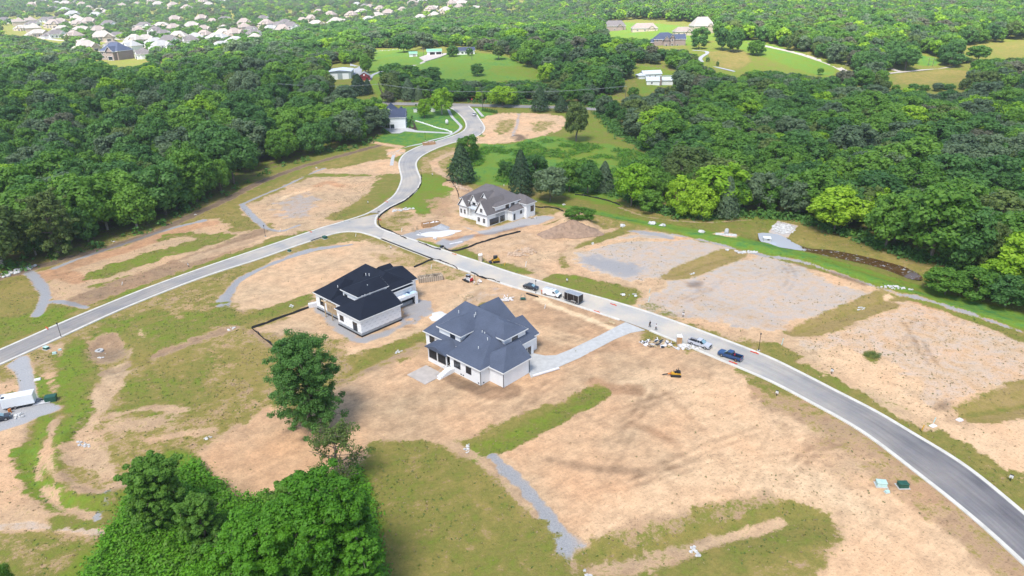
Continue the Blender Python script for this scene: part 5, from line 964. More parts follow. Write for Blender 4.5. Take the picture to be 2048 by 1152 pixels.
q = MB(); q.box(-1.55, 15, .35, 20, -.3, 1.12); q.box(11.05, 21.15, -1.25, 11.15, -.3, 1.12); H.part('foundation', q, 'foundation'); q = MB()
for bx in ((-1.65, 11, .2, .34), (10.9, 21.3, -1.42, -1.26), (21.16, 21.3, -1.25, 11.2), (-1.7, -1.56, .35, 20)): q.box(*bx, -.3, .45)
H.part('waterproofing', q, 'tar')
q = MB(); q.box(14.61, 16.3, 12.5, 20.9, 3.15, 3.5); H.part('garage_canopy', q, 'wrap'); q = MB(); q.box(14.7, 16.2, 17.2, 20.8, 3.5, 3.56); H.part('roof_tarp', q, 'blue_tarp'); q = MB(); q.blob((15.2, 18.6, 3.7), .5, 3, flat=.4); H.part('tarp_roll', q, 'blue_paint')
q = MB(); q.box(16.0, 16.3, 12.5, 13.4, 0, 3.15); q.box(16.0, 16.3, 20.0, 20.9, 0, 3.15); q.box(16.0, 16.3, 13.4, 20.0, 2.6, 3.15); q.box(14.5, 16.0, 20.6, 20.9, 0, 3.15); H.part('garage_front', q, 'wrap'); q = MB(); q.box(14.62, 14.7, 12.5, 20.6, 0, 3.1); H.part('garage_opening', q, 'darkvoid')
q = MB(); q.box(3.6, 8.0, .18, .29, 1.2, 4.2); H.part('porch_opening', q, 'plywood'); q = MB()
for a in (4.6, 7.8): q.box(a - .1, a + .1, -1.1, -.9, 0.2, 4.6)
q.box(3.4, 8.6, -1.15, -.85, 4.55, 4.8)
for a in (3.6, 4.8, 6.0, 7.2): q.box(a, a + .1, -.9, .18, 4.6, 4.75)
H.part('porch_frame', q, 'wood')
H.win('b', (.3, -1), 1.2, 2.2, 1.5, 1.9, 'black'); H.win('b', (-1.3, -1), 12.8, 2.0, 1.5, 1.3, 'black'); H.win('b', (-1.3, -1), 18.6, 1.2, 1.6, 2.1, 'black'); H.win('b', (3.5, -1), 8.3, 5.05, 1.1, 1.2, 'black'); H.win('a', (14.5, 1), 12.6, 4.4, 1.1, 1.3, 'black')
H.vents([(4.0, 4.0, 7.1), (6.5, 11.5, 8.9), (7.3, 12, 8.9), (15.1, 4.9, 7.5), (14.6, 4.3, 7.2), (15.8, 6, 7.8), (12, 8, 8.3)]); H.done()
# ---- grey-roofed white brick house with steep gables
pC = T(919.3, 432); H = House('house', 'white brick house with steep front gables, grey roof and open garage bays', 'house', (pC[0], pC[1], -.05), TH, 'brickwhite', 'roof_grey')
H.block(-1.0, 17.2, 2.0, 17, 0, 6.6, (2.6, 12.0, 10.6), (6.2, 12.6, 10.6)); H.block(0, 4.3, 0, 6, 0, 4.6, (2.15, -.45, 7.9), (2.15, 8, 7.9)); H.block(11.4, 17.2, -2.3, 7, 0, 4.4, (14.3, -2.75, 9.2), (14.3, 9, 9.2)); H.block(4.3, 8.5, 1.7, 8, 0, 5.6, (6.4, 1.25, 9.3), (6.4, 8.5, 9.3)); H.block(7.9, 10.3, 4.6, 9, 5, 7.6, (9.1, 4.15, 9.9), (9.1, 9.5, 9.9))
H.block(14, 19.7, 8.3, 17.2, 0, 4.0, (15.4, 12.5, 5.9), (15.4, 13.6, 5.9)); H.block(12, 21.2, 14.4, 19.2, 0, 5.6, (15.5, 16.9, 8.0), (18.2, 16.9, 8.0))
q = MB(); q.box(4.3, 11.4, .2, 2.0, 4.1, 4.25); H.part('porch_roof', q, 'roof_metal'); q = MB(); q.box(5.2, 5.5, .3, .6, 0, 4.1); q.box(8.2, 8.5, .3, .6, 0, 4.1); q.box(4.3, 11.4, .1, 2, 0, .9); H.part('porch', q, 'brickwhite'); q = MB(); q.box(6.8, 8.2, 1.6, 1.69, .9, 3.6); H.part('door_opening', q, 'darkvoid')
for b0_, b1_ in ((-1.2, 3.6), (4.2, 6.8)): H.win('a', (17.2, 1), (b0_ + b1_) / 2, .25, b1_ - b0_, 2.4, 'trim', mull=0, glassm='glass', name='garage_bay')
for at in (1.1, 3.0): H.win('b', (0, -1), at, 1.6, 1.0, 1.7, 'trim')
for at in (12.9, 15.6): H.win('b', (-2.3, -1), at, 1.2, 1.2, 1.7, 'trim')
H.win('b', (-2.3, -1), 14.3, 4.9, 1.2, 1.5, 'trim'); H.win('b', (1.7, -1), 6.4, 5.2, 1.3, 1.3, 'black'); H.win('a', (17.2, 1), 8.2, 4.6, 1.6, 1.5, 'black'); H.win('a', (17.2, 1), 11.2, 4.6, 1.6, 1.5, 'black'); H.win('a', (19.7, 1), 13.0, 2.0, .9, 1.1, 'black'); H.win('a', (21.2, 1), 17.5, 2.2, 1.6, 2.0, 'black')
H.win('a', (19.7, 1), 9.3, .3, 1.1, 2.4, 'trim', mull=0, name='side_door')
H.vents([(9, 15.2, 10.3), (18, 14, 5.2)]); H.done()
# ---- white house by the wood
pD = GP(812, 257); H = House('house', 'finished white house with a blue-grey roof half hidden by the left wood', 'house', (pD.x, pD.y, pD.z - .2), R_(4), 'wallwhite', 'roof_blue')
H.block(-9, 0, 0, 12, -1, 6.4, (-9.45, 6, 10.4), (.45, 6, 10.4)); H.block(-15, -4, 5, 22, -1, 6.2, (-9.5, 4.55, 11.2), (-9.5, 22.4, 11.2)); H.block(-5.5, -1.2, 9, 18, -1, 7.0, (-3.3, 8.55, 9.8), (-3.3, 18.4, 9.8))
for at in (-7.6,): H.win('b', (0, -1), at, .3, 2.2, 2.3, 'trim', 0, 'glass', 'garage_bay')
H.win('b', (0, -1), -3.1, .3, 4.4, 2.4, 'trim', 3, 'trim', 'garage_door'); H.win('a', (0, 1), 6, 2.6, 1.5, 2.2, 'black'); H.win('a', (0, 1), 9.5, 2.6, 1.2, 2.0, 'black'); H.done()
for (x_, y_, a_, lb) in ((795, 250, 0, ''),): pass
def small_house(name, label, cat, px, py, rz, w_, d_, e_, r_, wall, roof, gable=True, wins=((.25, .2), (.7, .2)), door=None, hipr=False, group=None, openings=(), dz=-.4):
    p = GP(px, py); H = House(name, label, cat, (p.x, p.y, p.z + dz), R_(rz), wall, roof, group=group); o = .4 if gable and not hipr else -d_ * .35
    H.block(-w_ / 2, w_ / 2, 0, d_, -.8, e_, (-w_ / 2 - o, d_ / 2, r_), (w_ / 2 + o, d_ / 2, r_), ov=.4)
    for (f, ww) in wins: H.win('b', (0, -1), (f - .5) * w_, 1.2, ww * 5, 1.3, 'trim')
    for (f, ww, hh, mm) in openings: H.win('b', (0, -1), (f - .5) * w_, .1, ww, hh, 'trim', 0, mm, 'door')
    HOUSE_XY.append((p.x, p.y, w_ * .7)); return H
p = GP(681, 159); H = House('metal_barn', 'large grey-green metal barn with two white roll doors', 'barn', (p.x, p.y, p.z - .4), R_(6), 'metal_wall', 'roof_metal'); H.block(-8, 8, 0, 21, -1, 6, (0, -.45, 6.9), (0, 21.4, 6.9)); H.block(-12, -8, 3, 12, -1, 3.6, (-10, 2.55, 4.2), (-10, 12.4, 4.2))
H.win('b', (0, -1), -4, .1, 4.4, 4.4, 'trim', 0, 'wallwhite', 'roll_door'); H.win('b', (0, -1), 4, .1, 4.4, 4.4, 'trim', 0, 'wallwhite', 'roll_door'); H.done(); HOUSE_XY.append((p.x, p.y + 6, 13))
p = GP(729, 161); H = House('red_barn', 'small red barn with white roof edges beside the metal barn', 'barn', (p.x, p.y, p.z - .4), R_(10), 'redbarn', 'roof_pale'); H.block(-4.2, 4.2, 0, 8, -1, 3.4, (0, -.45, 6.2), (0, 8.4, 6.2)); H.win('b', (0, -1), 0, 3.9, .9, .9, 'trim', 0, 'trim'); H.done(); HOUSE_XY.append((p.x, p.y + 4, 8))
H = small_house('garage', 'long white garage with green roof and two open bays at the farm', 'garage', 869, 110, 6, 12.5, 7, 3.4, 5.4, 'wallwhite', 'roof_green', wins=(), openings=((.36, 4.4, 2.7, 'darkvoid'), (.8, 4.4, 2.7, 'darkvoid'))); H.done()
H = small_house('shed', 'small white shed with green roof left of the open-bayed garage', 'shed', 827, 114, 12, 6.5, 5, 3, 4.6, 'wallwhite', 'roof_green', wins=(), openings=((.62, 2.4, 2.2, 'slab'),)); H.done()
H = small_house('farmhouse', 'white farmhouse with dark blue roof and arched front windows', 'house', 932, 109, 4, 15, 8, 3.4, 6.2, 'wallwhite', 'roof_blue', wins=((.3, .32), (.5, .3), (.75, .32))); H.block(1.5, 3.5, 1, 4, 4, 5.6, (2.5, .55, 6.5), (2.5, 4.4, 6.5)); H.done()
H = small_house('cottage', 'white cottage with pale metal roof, upper of the two in the clearing', 'house', 1305, 157, 12, 14, 6.5, 3.6, 5.8, 'wallwhite', 'roof_metal', wins=((.35, .15), (.65, .15))); H.block(-11, -6.5, -1, 5.5, -.8, 3.0, (-9, 2.2, 4.3), (-7, 2.2, 4.3)); H.done()
H = small_house('cottage', 'white cottage with metal roof and brick chimney, lower of the two in the clearing', 'house', 1306, 170, -6, 9, 7, 3.4, 5.6, 'wallwhite', 'roof_metal', wins=((.4, .2),)); H.block(6, 14, 1.5, 8, -.8, 3.5, (5.6, 4.7, 5.5), (14.4, 4.7, 5.5)); q = MB(); q.box(4.6, 5.8, -.3, .9, -.5, 6.4); H.part('chimney', q, 'greybrick'); H.done()
p = GP(1338, 91); H = House('house', 'large brown brick house with dark blue roof on the hill', 'house', (p.x, p.y, p.z - 1), R_(-4), 'greybrick', 'roof_blue'); H.block(-13, 13, 0, 10, -1, 6.2, (-8, 5, 11.5), (-1, 5, 11.8)); H.block(4, 14, -1.5, 9, -1, 6.4, (4, 4, 10), (14.45, 4, 10.2)); H.block(-5.5, 0, -3, 5, -1, 5.6, (-2.8, -3.45, 9.2), (-2.8, 5, 9.2)); H.block(0.5, 4, -2.6, 5, -1, 8, (2.2, -3.05, 10.6), (2.2, 5, 10.6)); H.block(-17, -12, 2, 9, -1, 3.8, (-15, 5.5, 6.4), (-13, 5.5, 6.4))
for at, z_ in ((-10.5, 5), (-2.8, 1.2), (2.2, 5.4), (2.2, 1.5), (7, 1.0), (11, 1.0)): H.win('b', (0 if abs(at) > 10 else -3.0 if at < 0 else -2.6 if at < 4 else -1.5, -1), at, z_ - .6, 1.3, 1.7, 'trim')
H.win('a', (14, 1), 2, 4.0, 1.5, 1.8, 'trim'); H.win('a', (14, 1), 5, .2, 2.2, 2.2, 'trim'); H.done(); HOUSE_XY.append((p.x, p.y, 18))
for (nm, lb, px, py, rz, w_, d_, e_, r_, wl, rf) in (('house', 'brick house with brown-grey roof, leftmost on the hilltop lane', 1229, 62, -8, 24, 13, 5.6, 11, 'greybrick', 'roof_grey'), ('house', 'low tan house with pale pink roof in the hilltop row', 1290, 63, -3, 26, 13, 3.8, 8.5, 'tanstone', 'roof_rose'), ('house', 'small tan house behind the dark oak on the hilltop lane', 1368, 71, 4, 17, 10, 4, 8, 'tanstone', 'roof_rose'), ('house', 'tall cream house with steep pale roof, rightmost of the hilltop row', 1408, 66, 6, 21, 15, 7, 15, 'tanstone', 'roof_tan')):
    H = small_house(nm, lb, 'house', px, py, rz, w_, d_, e_, r_, wl, rf, hipr=True, wins=((.2, .3), (.5, .3), (.8, .3))); H.block(w_ * .12, w_ * .38, -2, 6, -.8, e_ * .95, (w_ * .25, -2.4, e_ + 2.6), (w_ * .25, 7, e_ + 2.6), .4); H.done()
# ---- the far housing estate: five house types copied with their parts
def far_type(k, wall, roof):
    H = House('estate_house', 'x', 'house', (0, 0, 0), 0, wall, roof); w_, d_ = [(17, 12), (15, 13), (19, 11), (14, 12), (18, 14)][k % 5]; e_ = [5.2, 5.8, 4.2, 6.0, 5.0][k % 5]; r_ = e_ + [4.6, 5, 4, 4.8, 5.4][k % 5]
    H.block(-w_ / 2, w_ / 2, 0, d_, -1.5, e_, (-w_ * .22, d_ / 2, r_), (w_ * .18, d_ / 2, r_), .5); H.block(w_ * .02, w_ * .40, -2.5, d_ * .5, -1.5, e_ * .96, (w_ * .21, -3, e_ + 3.0), (w_ * .21, d_ * .5, e_ + 3), .5); H.block(-w_ * .75, -w_ * .45, 2, d_ * .8, -1.5, e_ * .6, (-w_ * .6, d_ * .3, e_ * .6 + 2.4), (-w_ * .6, d_ * .6, e_ * .6 + 2.4), .5)
    for at in (-.36, -.14): H.win('b', (0, -1), at * w_, 1.0, 1.5, 1.6, 'trim'); H.win('b', (0, -1), at * w_, e_ - 2.0, 1.4, 1.3, 'trim') if e_ > 4.6 else None
    H.win('b', (-2.5, -1), w_ * .21, .2, 3.6, 2.3, 'trim', 0, 'glass', 'garage_door'); return H.done()
RF = {'g': 'roof_grey', 'b': 'roof_rose', 't': 'roof_tan', 'w': 'roof_pale', 'n': 'roof_blue'}; RN = {'g': 'grey', 'b': 'pinkish brown', 't': 'tan', 'w': 'pale', 'n': 'deep blue'}; WLc = {'g': 'wallwhite', 'b': 'tanstone', 't': 'tanstone', 'w': 'wallwhite', 'n': 'greybrick'}
FT = {(k, c): None for k in range(2) for c in RF}
EST = [(15,47,'g'),(55,49,'b'),(93,44,'g'),(112,44,'g'),(106,57,'b'),(57,64,'t'),(85,74,'t'),(120,76,'g'),(145,43,'t'),(155,55,'b'),(170,67,'t'),(185,64,'g'),(205,70,'b'),(222,57,'g'),(240,77,'g'),(183,103,'t'),(160,94,'t'),(140,84,'b'),(220,97,'g'),(252,104,'w'),(221,120,'n'),(277,117,'g'),(300,86,'t'),(305,70,'g'),(335,76,'g'),(343,93,'g'),(355,65,'b'),(357,47,'b'),(410,45,'b'),(455,44,'g'),(430,84,'w'),(466,90,'w'),(404,80,'b'),(383,82,'w'),(481,64,'b'),(492,53,'b'),(503,66,'g'),(478,77,'b'),(75,10,'t'),(65,16,'b'),(105,22,'g'),(125,28,'w'),(152,35,'w'),(156,9,'g'),(180,22,'b'),(196,38,'w'),(202,27,'t'),(218,28,'t'),(225,6,'w'),(240,17,'b'),(272,14,'b'),(352,17,'b'),(386,6,'t'),(402,10,'b'),(422,14,'t'),(532,43,'g'),(527,58,'b'),(547,64,'w'),(558,58,'g'),(576,51,'g'),(585,62,'g'),(601,35,'g'),(622,45,'b'),(657,38,'b'),(668,50,'t'),(699,39,'b'),(712,14,'w'),(727,18,'g'),(746,21,'b'),(757,26,'b'),(781,35,'b'),(802,26,'b'),(735,43,'w'),(762,39,'t'),(872,20,'t'),(906,8,'t'),(922,11,'b'),(897,15,'b'),(955,20,'t'),(930,12,'t'),(838,43,'t'),(862,38,'t'),(332,102,'w'),(415,66,'b'),(442,62,'t'),(128,62,'t'),(30,52,'b'),(72,52,'g'),(38,62,'t'),(128,52,'b'),(164,48,'t'),(186,52,'b'),(210,84,'t'),(262,88,'t'),(270,70,'b'),(288,58,'g'),(322,58,'t'),(318,90,'w'),(355,82,'t'),(372,92,'g'),(392,60,'t'),(425,52,'b'),(445,76,'t'),(450,98,'w'),(500,88,'t'),(515,74,'g'),(540,80,'w'),(566,70,'b'),(606,50,'b'),(636,54,'t'),(640,30,'b'),(684,50,'t'),(720,30,'t'),(88,8,'g'),(110,10,'w'),(136,12,'t'),(168,14,'b'),(255,6,'t'),(300,8,'b'),(322,14,'t'),(370,24,'b'),(440,6,'t'),(820,12,'b'),(845,8,'t'),(858,26,'b'),(885,28,'t'),(912,22,'b')]
_rd = random.Random(3)
STREETW = [((60,25),'beside the bare building site'), ((100,60),'at the left end of the estate'), ((200,60),'left of the estate centre'), ((221,110),'near the deep blue roof'), ((330,80),'behind the dark wood-edge trees'), ((430,50),'on the far street of the estate'), ((440,90),'at the front of the estate by the wood'), ((560,55),'in the cluster above the ridge wood'), ((650,40),'among trees right of the cluster'), ((750,30),'on the far right of the estate'), ((900,15),'high in the picture among far trees'), ((250,12),'at the top edge of the photo')]
cnt = {}
for i, (px, py, c) in enumerate(EST):
    p = GP(px, py); key = (_rd.randrange(2), c); rz = _rd.choice([-20, 10, 35, 60, 95, -50]) + _rd.uniform(-8, 8); rz = max(-55, min(55, rz))
    near = min(STREETW, key=lambda q: (q[0][0] - px) ** 2 + 4 * (q[0][1] - py) ** 2)[1]; kk = (c, near); cnt[kk] = cnt.get(kk, 0) + 1; o_ = ['', ', second of its colour there', ', third of its colour there', ', fourth of its colour there', ', fifth of its colour there', ', sixth of its colour there', ', seventh of its colour there'][min(6, cnt[kk] - 1)]
    o_ = o_.replace(' of its colour there', ' one')
    lb = ('large house with a deep blue roof at the front of the estate' if c == 'n' else '%s-roofed estate house %s%s' % (RN[c], near, o_)); s_ = _rd.uniform(1.05, 1.4) * (1.2 if c == 'n' else 1)
    if FT[key] is None: r = far_type(key[0] * 2 + 'gbtwn'.index(c) % 3, WLc[c], RF[c]); FT[key] = r; r.location = p; r.rotation_euler = (0, 0, R_(rz)); r.scale = (s_, s_, s_); r['label'] = lb; r['group'] = 'houses of the far estate'
    else: dup(FT[key], p, R_(rz), (s_, s_, s_), lb, 'houses of the far estate')
    HOUSE_XY.append((p.x, p.y, 15))
for nm, pts, wd in (('estate_road', [(60,70),(110,80),(160,82),(240,86),(290,94),(350,104),(420,96)], 7), ('estate_road', [(95,32),(130,42),(150,48)], 7), ('estate_road', [(130,72),(180,76),(260,80),(330,84)], 6), ('estate_road', [(430,76),(480,82),(540,68),(600,60)], 6), ('estate_road', [(380,92),(430,98),(485,106),(560,108)], 6)): path(nm, pts, wd, 'slab', z=.25)

# ---------------------------------------------------------------- the far trees as one mass, kept off the houses
hx = np.array(HOUSE_XY); k_ = np.ones(len(fa), bool)
for (x_, y_, r_) in hx: k_ &= (fa[:, 0] - x_) ** 2 + ((fa[:, 1] - y_) / 1.7 + 2) ** 2 > (r_ * .75 + 3) ** 2
fa = fa[k_]
def mass(name, pts, sources, mats, kind='stuff'):
    """pts: list of (x,y,z,R,H,src index,mat index)"""
    pts = np.array(pts, float); me = bpy.data.meshes.new(name); me.vertices.add(len(pts)); me.vertices.foreach_set('co', pts[:, :3].astype(np.float32).ravel())
    a = me.attributes.new('scl', 'FLOAT_VECTOR', 'POINT'); a.data.foreach_set('vector', np.stack([pts[:, 3] / 5.2, pts[:, 3] / 5.2, pts[:, 4] / 15], 1).astype(np.float32).ravel())
    a = me.attributes.new('rot', 'FLOAT_VECTOR', 'POINT'); a.data.foreach_set('vector', np.stack([0 * pts[:, 0], 0 * pts[:, 0], rng.uniform(0, 6.28, len(pts))], 1).astype(np.float32).ravel())
    a = me.attributes.new('combo', 'INT', 'POINT'); a.data.foreach_set('value', (pts[:, 5] * 10 + pts[:, 6]).astype(np.int32))
    o = bpy.data.objects.new(name, me); col.objects.link(o); ng = bpy.data.node_groups.new(name, 'GeometryNodeTree'); ng.interface.new_socket('Geometry', in_out='INPUT', socket_type='NodeSocketGeometry'); ng.interface.new_socket('Geometry', in_out='OUTPUT', socket_type='NodeSocketGeometry')
    gi = ng.nodes.new('NodeGroupInput'); gu = ng.nodes.new('NodeGroupOutput'); jn = ng.nodes.new('GeometryNodeJoinGeometry')
    na = lambda t, n_: (lambda q: (setattr(q, 'data_type', t), q.inputs[0].__setattr__('default_value', n_), q)[2])(ng.nodes.new('GeometryNodeInputNamedAttribute'))
    sc_, ro_, cb_ = na('FLOAT_VECTOR', 'scl'), na('FLOAT_VECTOR', 'rot'), na('INT', 'combo'); out0 = lambda n_: [s_ for s_ in n_.outputs if s_.enabled and s_.name == 'Attribute'][0]
    for cbv in sorted(set((pts[:, 5] * 10 + pts[:, 6]).astype(int))):
        oi = ng.nodes.new('GeometryNodeObjectInfo'); oi.inputs['Object'].default_value = sources[cbv // 10]; oi.transform_space = 'ORIGINAL'
        sm = ng.nodes.new('GeometryNodeSetMaterial'); sm.inputs['Material'].default_value = M[MATS[cbv % 10]]; ng.links.new(oi.outputs['Geometry'], sm.inputs['Geometry'])
        ip = ng.nodes.new('GeometryNodeInstanceOnPoints'); cp = ng.nodes.new('FunctionNodeCompare'); cp.data_type = 'INT'; cp.operation = 'EQUAL'; ci = [s_ for s_ in cp.inputs if s_.enabled and s_.type == 'INT']; ng.links.new(out0(cb_), ci[0]); ci[1].default_value = int(cbv)
        ng.links.new(gi.outputs[0], ip.inputs['Points']); ng.links.new(cp.outputs[0], ip.inputs['Selection']); ng.links.new(sm.outputs[0], ip.inputs['Instance']); ng.links.new(out0(sc_), ip.inputs['Scale']); ng.links.new(out0(ro_), ip.inputs['Rotation']); ng.links.new(ip.outputs[0], jn.inputs[0])
    ng.links.new(jn.outputs[0], gu.inputs[0]); md = o.modifiers.new('scatter', 'NODES'); md.node_group = ng; return tag(o, kind=kind)
# crowns to copy from: one tree of each make that stands in the picture
SRC = []
for k, (px, py, lb) in enumerate([(1530,420,'second-row oak behind the pale-trunked tree'), (1600,425,'second-row oak left of the yellow-topped tree'), (1740,440,'second-row oak behind the pond'), (1700,445,'second-row oak above the pond, smaller'), (1585,88,'oak nearest the bend of the hilltop road'), (1620,98,'oak on the far side of the hilltop road'), (1690,118,'tree behind the pole at the hilltop road'), (1730,122,'tree at the foot of the hilltop road'), (1560,72,'far tree above the hilltop lawn, left of three'), (1600,74,'far tree above the hilltop lawn, middle of three'), (1650,86,'far tree above the hilltop lawn, right of three')]):
    p = GP(px, py); t = add_tree(p.x, p.y, p.z - .3, 5.5, 14, 'leaf_deep' if k % 2 else 'leaf_mid', 70 + k, '%s %s' % ('deep green' if k % 2 else 'mid green', lb), crown=(NEAR[:4] + MIDL + FARL)[k], name='forest_tree'); SRC.append([c for c in kids(t) if c.name.startswith('crown')][0])
pts = []
for (x, y, s, wn, mt) in rest:
    big = rng.random() ** 1.6; Rr = 3.7 + 6.8 * big; Hh = 12 + 11.5 * big
    px_, py_, _z = P(np.array([x, y, ground(x, y)]))
    if wn == 'left forest' and px_ > 560 and py_ < 270: Hh *= .75; Rr *= .85
    if wn == 'roadside belt': Rr *= .72; Hh *= .55 / .84
    hf = fit_height(x, y, Hh)
    if hf is None: continue
    Rr *= max(.5, (hf / Hh) ** .6); Hh = hf
    if wn != 'left forest': Rr *= 1.05; Hh *= .84
    pts.append((x, y, ground(x, y) - .3, Rr, Hh, int(rng.integers(0, 4)) + (4 if y > 470 else 0), MATS.index(mt)))
PF = [.24, .36, .18, .07, .11, 0, .04]
for (x, y) in fa:
    big = rng.random(); far_ = y > 1300; Rr = (4.2 + 2.6 * big) * (1.75 if far_ else 1.12); Hh = (11 + 6 * big) * (1.15 if far_ else 1); town = y > 560 and x < 60 and y < 2100; Rr *= .72 if (town and far_) else 1
    if town: Hh *= .72; Rr *= .85
    if y < 1300:
        hf = fit_height(x, y, Hh)
        if hf is None: continue
        Rr *= max(.5, (hf / Hh) ** .6); Hh = hf
    pts.append((x, y, ground(x, y) - .5, Rr, Hh, 4 + int(rng.integers(0, 4)) if y < 760 else 8 + int(rng.integers(0, 3)), int(rng.choice(7, p=np.array(PF) / sum(PF)))))
mass('far_woods', pts, SRC, MATS); print('trees', len(ind), 'mass', len(pts))
# ================================================================ UNDERGROWTH, WEEDS, STONES
def clump_mass(name, pts, nq, size, mat, spread, hgt, tilt=.6):
    """pts (n,4): x,y,z,scale -> leafy clumps as one mesh"""
    pts = np.array(pts); n = len(pts); c = np.repeat(pts, nq, 0); rg = np.random.default_rng(len(name)); off = rg.normal(size=(n * nq, 3)) * np.array([spread, spread, 0]); off[:, 2] = rg.random(n * nq) ** 1.3 * hgt
    off[:, :2] *= (1.15 - off[:, 2:] / (hgt * 1.2)); C = c[:, :3] + off * c[:, 3:]; Nn = off * np.array([1, 1, .4]) / max(spread, .01) * tilt + np.array([0, 0, .8]) + rg.normal(size=(n * nq, 3)) * .45
    V, F = leaf_quads(C, Nn, size * c[:, 3] * rg.uniform(.6, 1.3, n * nq), rg); o = bpy.data.objects.new(name, np_mesh(name, V, F, mat)); col.objects.link(o); return tag(o, kind='stuff')
def rnd_pts(n, x0, x1, y0, y1): return rng.uniform(x0, x1, n), rng.uniform(y0, y1, n)
def gz(x, y):
    i = np.clip(np.searchsorted(gy, y) - 1, 0, ny - 2); j = np.clip(np.searchsorted(gx, x) - 1, 0, nx - 2); fy = (y - gy[i]) / (gy[i+1] - gy[i]); fx = (x - gx[j]) / (gx[j+1] - gx[j])
    return (Z[i, j] * (1 - fx) + Z[i, j+1] * fx) * (1 - fy) + (Z[i+1, j] * (1 - fx) + Z[i+1, j+1] * fx) * fy
def dr(x, y): i = np.clip(np.searchsorted(gy, y), 0, ny - 1); j = np.clip(np.searchsorted(gx, x), 0, nx - 1); return droad[i, j]
x, y = rnd_pts(260000, -170, 200, 78, 300); K = samp('K', x, y) * (1 - samp('R', x, y) * .4); clus = fbm(x, y, 7, 3); ok = (rng.random(len(x)) < K ** 1.3 * .22 * np.clip((clus - .32) * 3.2, .05, 1.6)) & (dr(x, y) > .8) & (np.abs(x) < .85 * y + 10)
x, y = x[ok], y[ok]; gg = samp('G', x, y); s_ = rng.uniform(.5, 1.25, len(x)); z = gz(x, y); h = rng.random(len(x)); a = h < .55
clump_mass('weeds', np.stack([x[a], y[a], z[a], s_[a]], 1), 7, .17, 'weed', .11, .2); clump_mass('dry_weeds', np.stack([x[~a], y[~a], z[~a], s_[~a]], 1), 6, .16, 'straw', .12, .16)
# grass tufts on the grassy parts give the turf a rough face
x, y = rnd_pts(330000, -160, 190, 76, 260); g_ = samp('G', x, y); L__ = samp('L', x, y); cl = fbm(x + 40, y, 5, 3); ok = (g_ > .55) & (rng.random(len(x)) < np.clip((cl - .3) * 1.5, .05, .8) * .5) & (dr(x, y) > .5) & (np.abs(x) < .85 * y + 8) & (L__ < .8); x, y, L__ = x[ok], y[ok], L__[ok]; z = gz(x, y)
h = rng.random(len(x)) < np.clip(L__ * 1.6, .1, .95); clump_mass('grass_tufts', np.stack([x[h], y[h], z[h] - .02, rng.uniform(.4, 1, h.sum())], 1), 4, .26, 'leaf_olive', .18, .16); h = ~h; clump_mass('dead_grass', np.stack([x[h], y[h], z[h] - .02, rng.uniform(.4, 1, h.sum())], 1), 4, .26, 'straw', .2, .14)
def fill(pts, n, seed, keep=.0):
    L = W2(pts); lo, hi = L.min(0), L.max(0); rd = np.random.default_rng(seed); x = rd.uniform(lo[0], hi[0], n); y = rd.uniform(lo[1], hi[1], n); s = poly_sd(x, y, L); k = (s > keep) & (np.abs(x) < .85 * y + 30); x, y = x[k], y[k]; return x, y, gz(x, y)
TH_L = [(140,1230),(205,1085),(262,1000),(300,960),(385,930),(430,965),(480,1003),(560,1002),(640,985),(715,935),(740,985),(772,1160),(760,1290),(0,1290)]
x, y, z = fill(TH_L, 5200, 5); s_ = rng.uniform(.5, 1.5, len(x)); clump_mass('thicket_undergrowth', np.stack([x, y, z - .1, s_], 1), 34, .28, 'leaf_fresh', .75, 1.5); k = rng.random(len(x)) < .3; clump_mass('thicket_fresh_growth', np.stack([x[k], y[k], z[k] + .3, s_[k]], 1), 26, .26, 'leaf_mid', .7, 1.5)
x, y, z = fill([(900,322),(950,296),(1020,292),(1100,278),(1170,288),(1240,292),(1310,318),(1312,388),(1150,388),(1060,372),(960,372),(905,350)], 4200, 6); k = fbm(x, y, 9, 3) > .46; x, y, z = x[k], y[k], z[k]; clump_mass('meadow_bushes', np.stack([x, y, z - .1, rng.uniform(.5, 1.3, len(x))], 1), 22, .5, 'leaf_mid', .9, 1.1)
k = rng.random(len(x)) < .45; clump_mass('meadow_growth', np.stack([x[k] + 1, y[k], z[k], rng.uniform(.5, 1.2, k.sum())], 1), 20, .42, 'leaf_fresh', .9, 1.0)
# bushes along the wood edges
ex = []
for wn, L in WW.items():
    if wn == 'ridge wood': continue
    Lr = resample(np.vstack([L, L[:1]]), 900)
    for q in Lr:
        for k in range(3): ex.append((q[0] + rng.normal() * 2.0, q[1] + rng.normal() * 2.0))
ex = np.array(ex); k = (np.abs(ex[:, 0]) < .85 * ex[:, 1] + 20) & (ex[:, 1] > 60) & (ex[:, 1] < 620) & (dr(ex[:, 0], ex[:, 1]) > 3); ex = ex[k]; h = ex[:, 0] < 0
keep = np.ones(len(ex), bool); keep[h] = rng.random(h.sum()) < .16; ex = ex[keep]; clump_mass('wood_edge_bushes', np.stack([ex[:, 0], ex[:, 1], gz(ex[:, 0], ex[:, 1]) - .1, rng.uniform(.7, 1.9, len(ex))], 1), 34, .55, 'leaf_deep', .8, 1.5)
k = rng.random(len(ex)) < .4; clump_mass('wood_edge_growth', np.stack([ex[k, 0] + .6, ex[k, 1] - .6, gz(ex[k, 0], ex[k, 1]), rng.uniform(.6, 1.6, k.sum())], 1), 26, .5, 'leaf_mid', .8, 1.3)
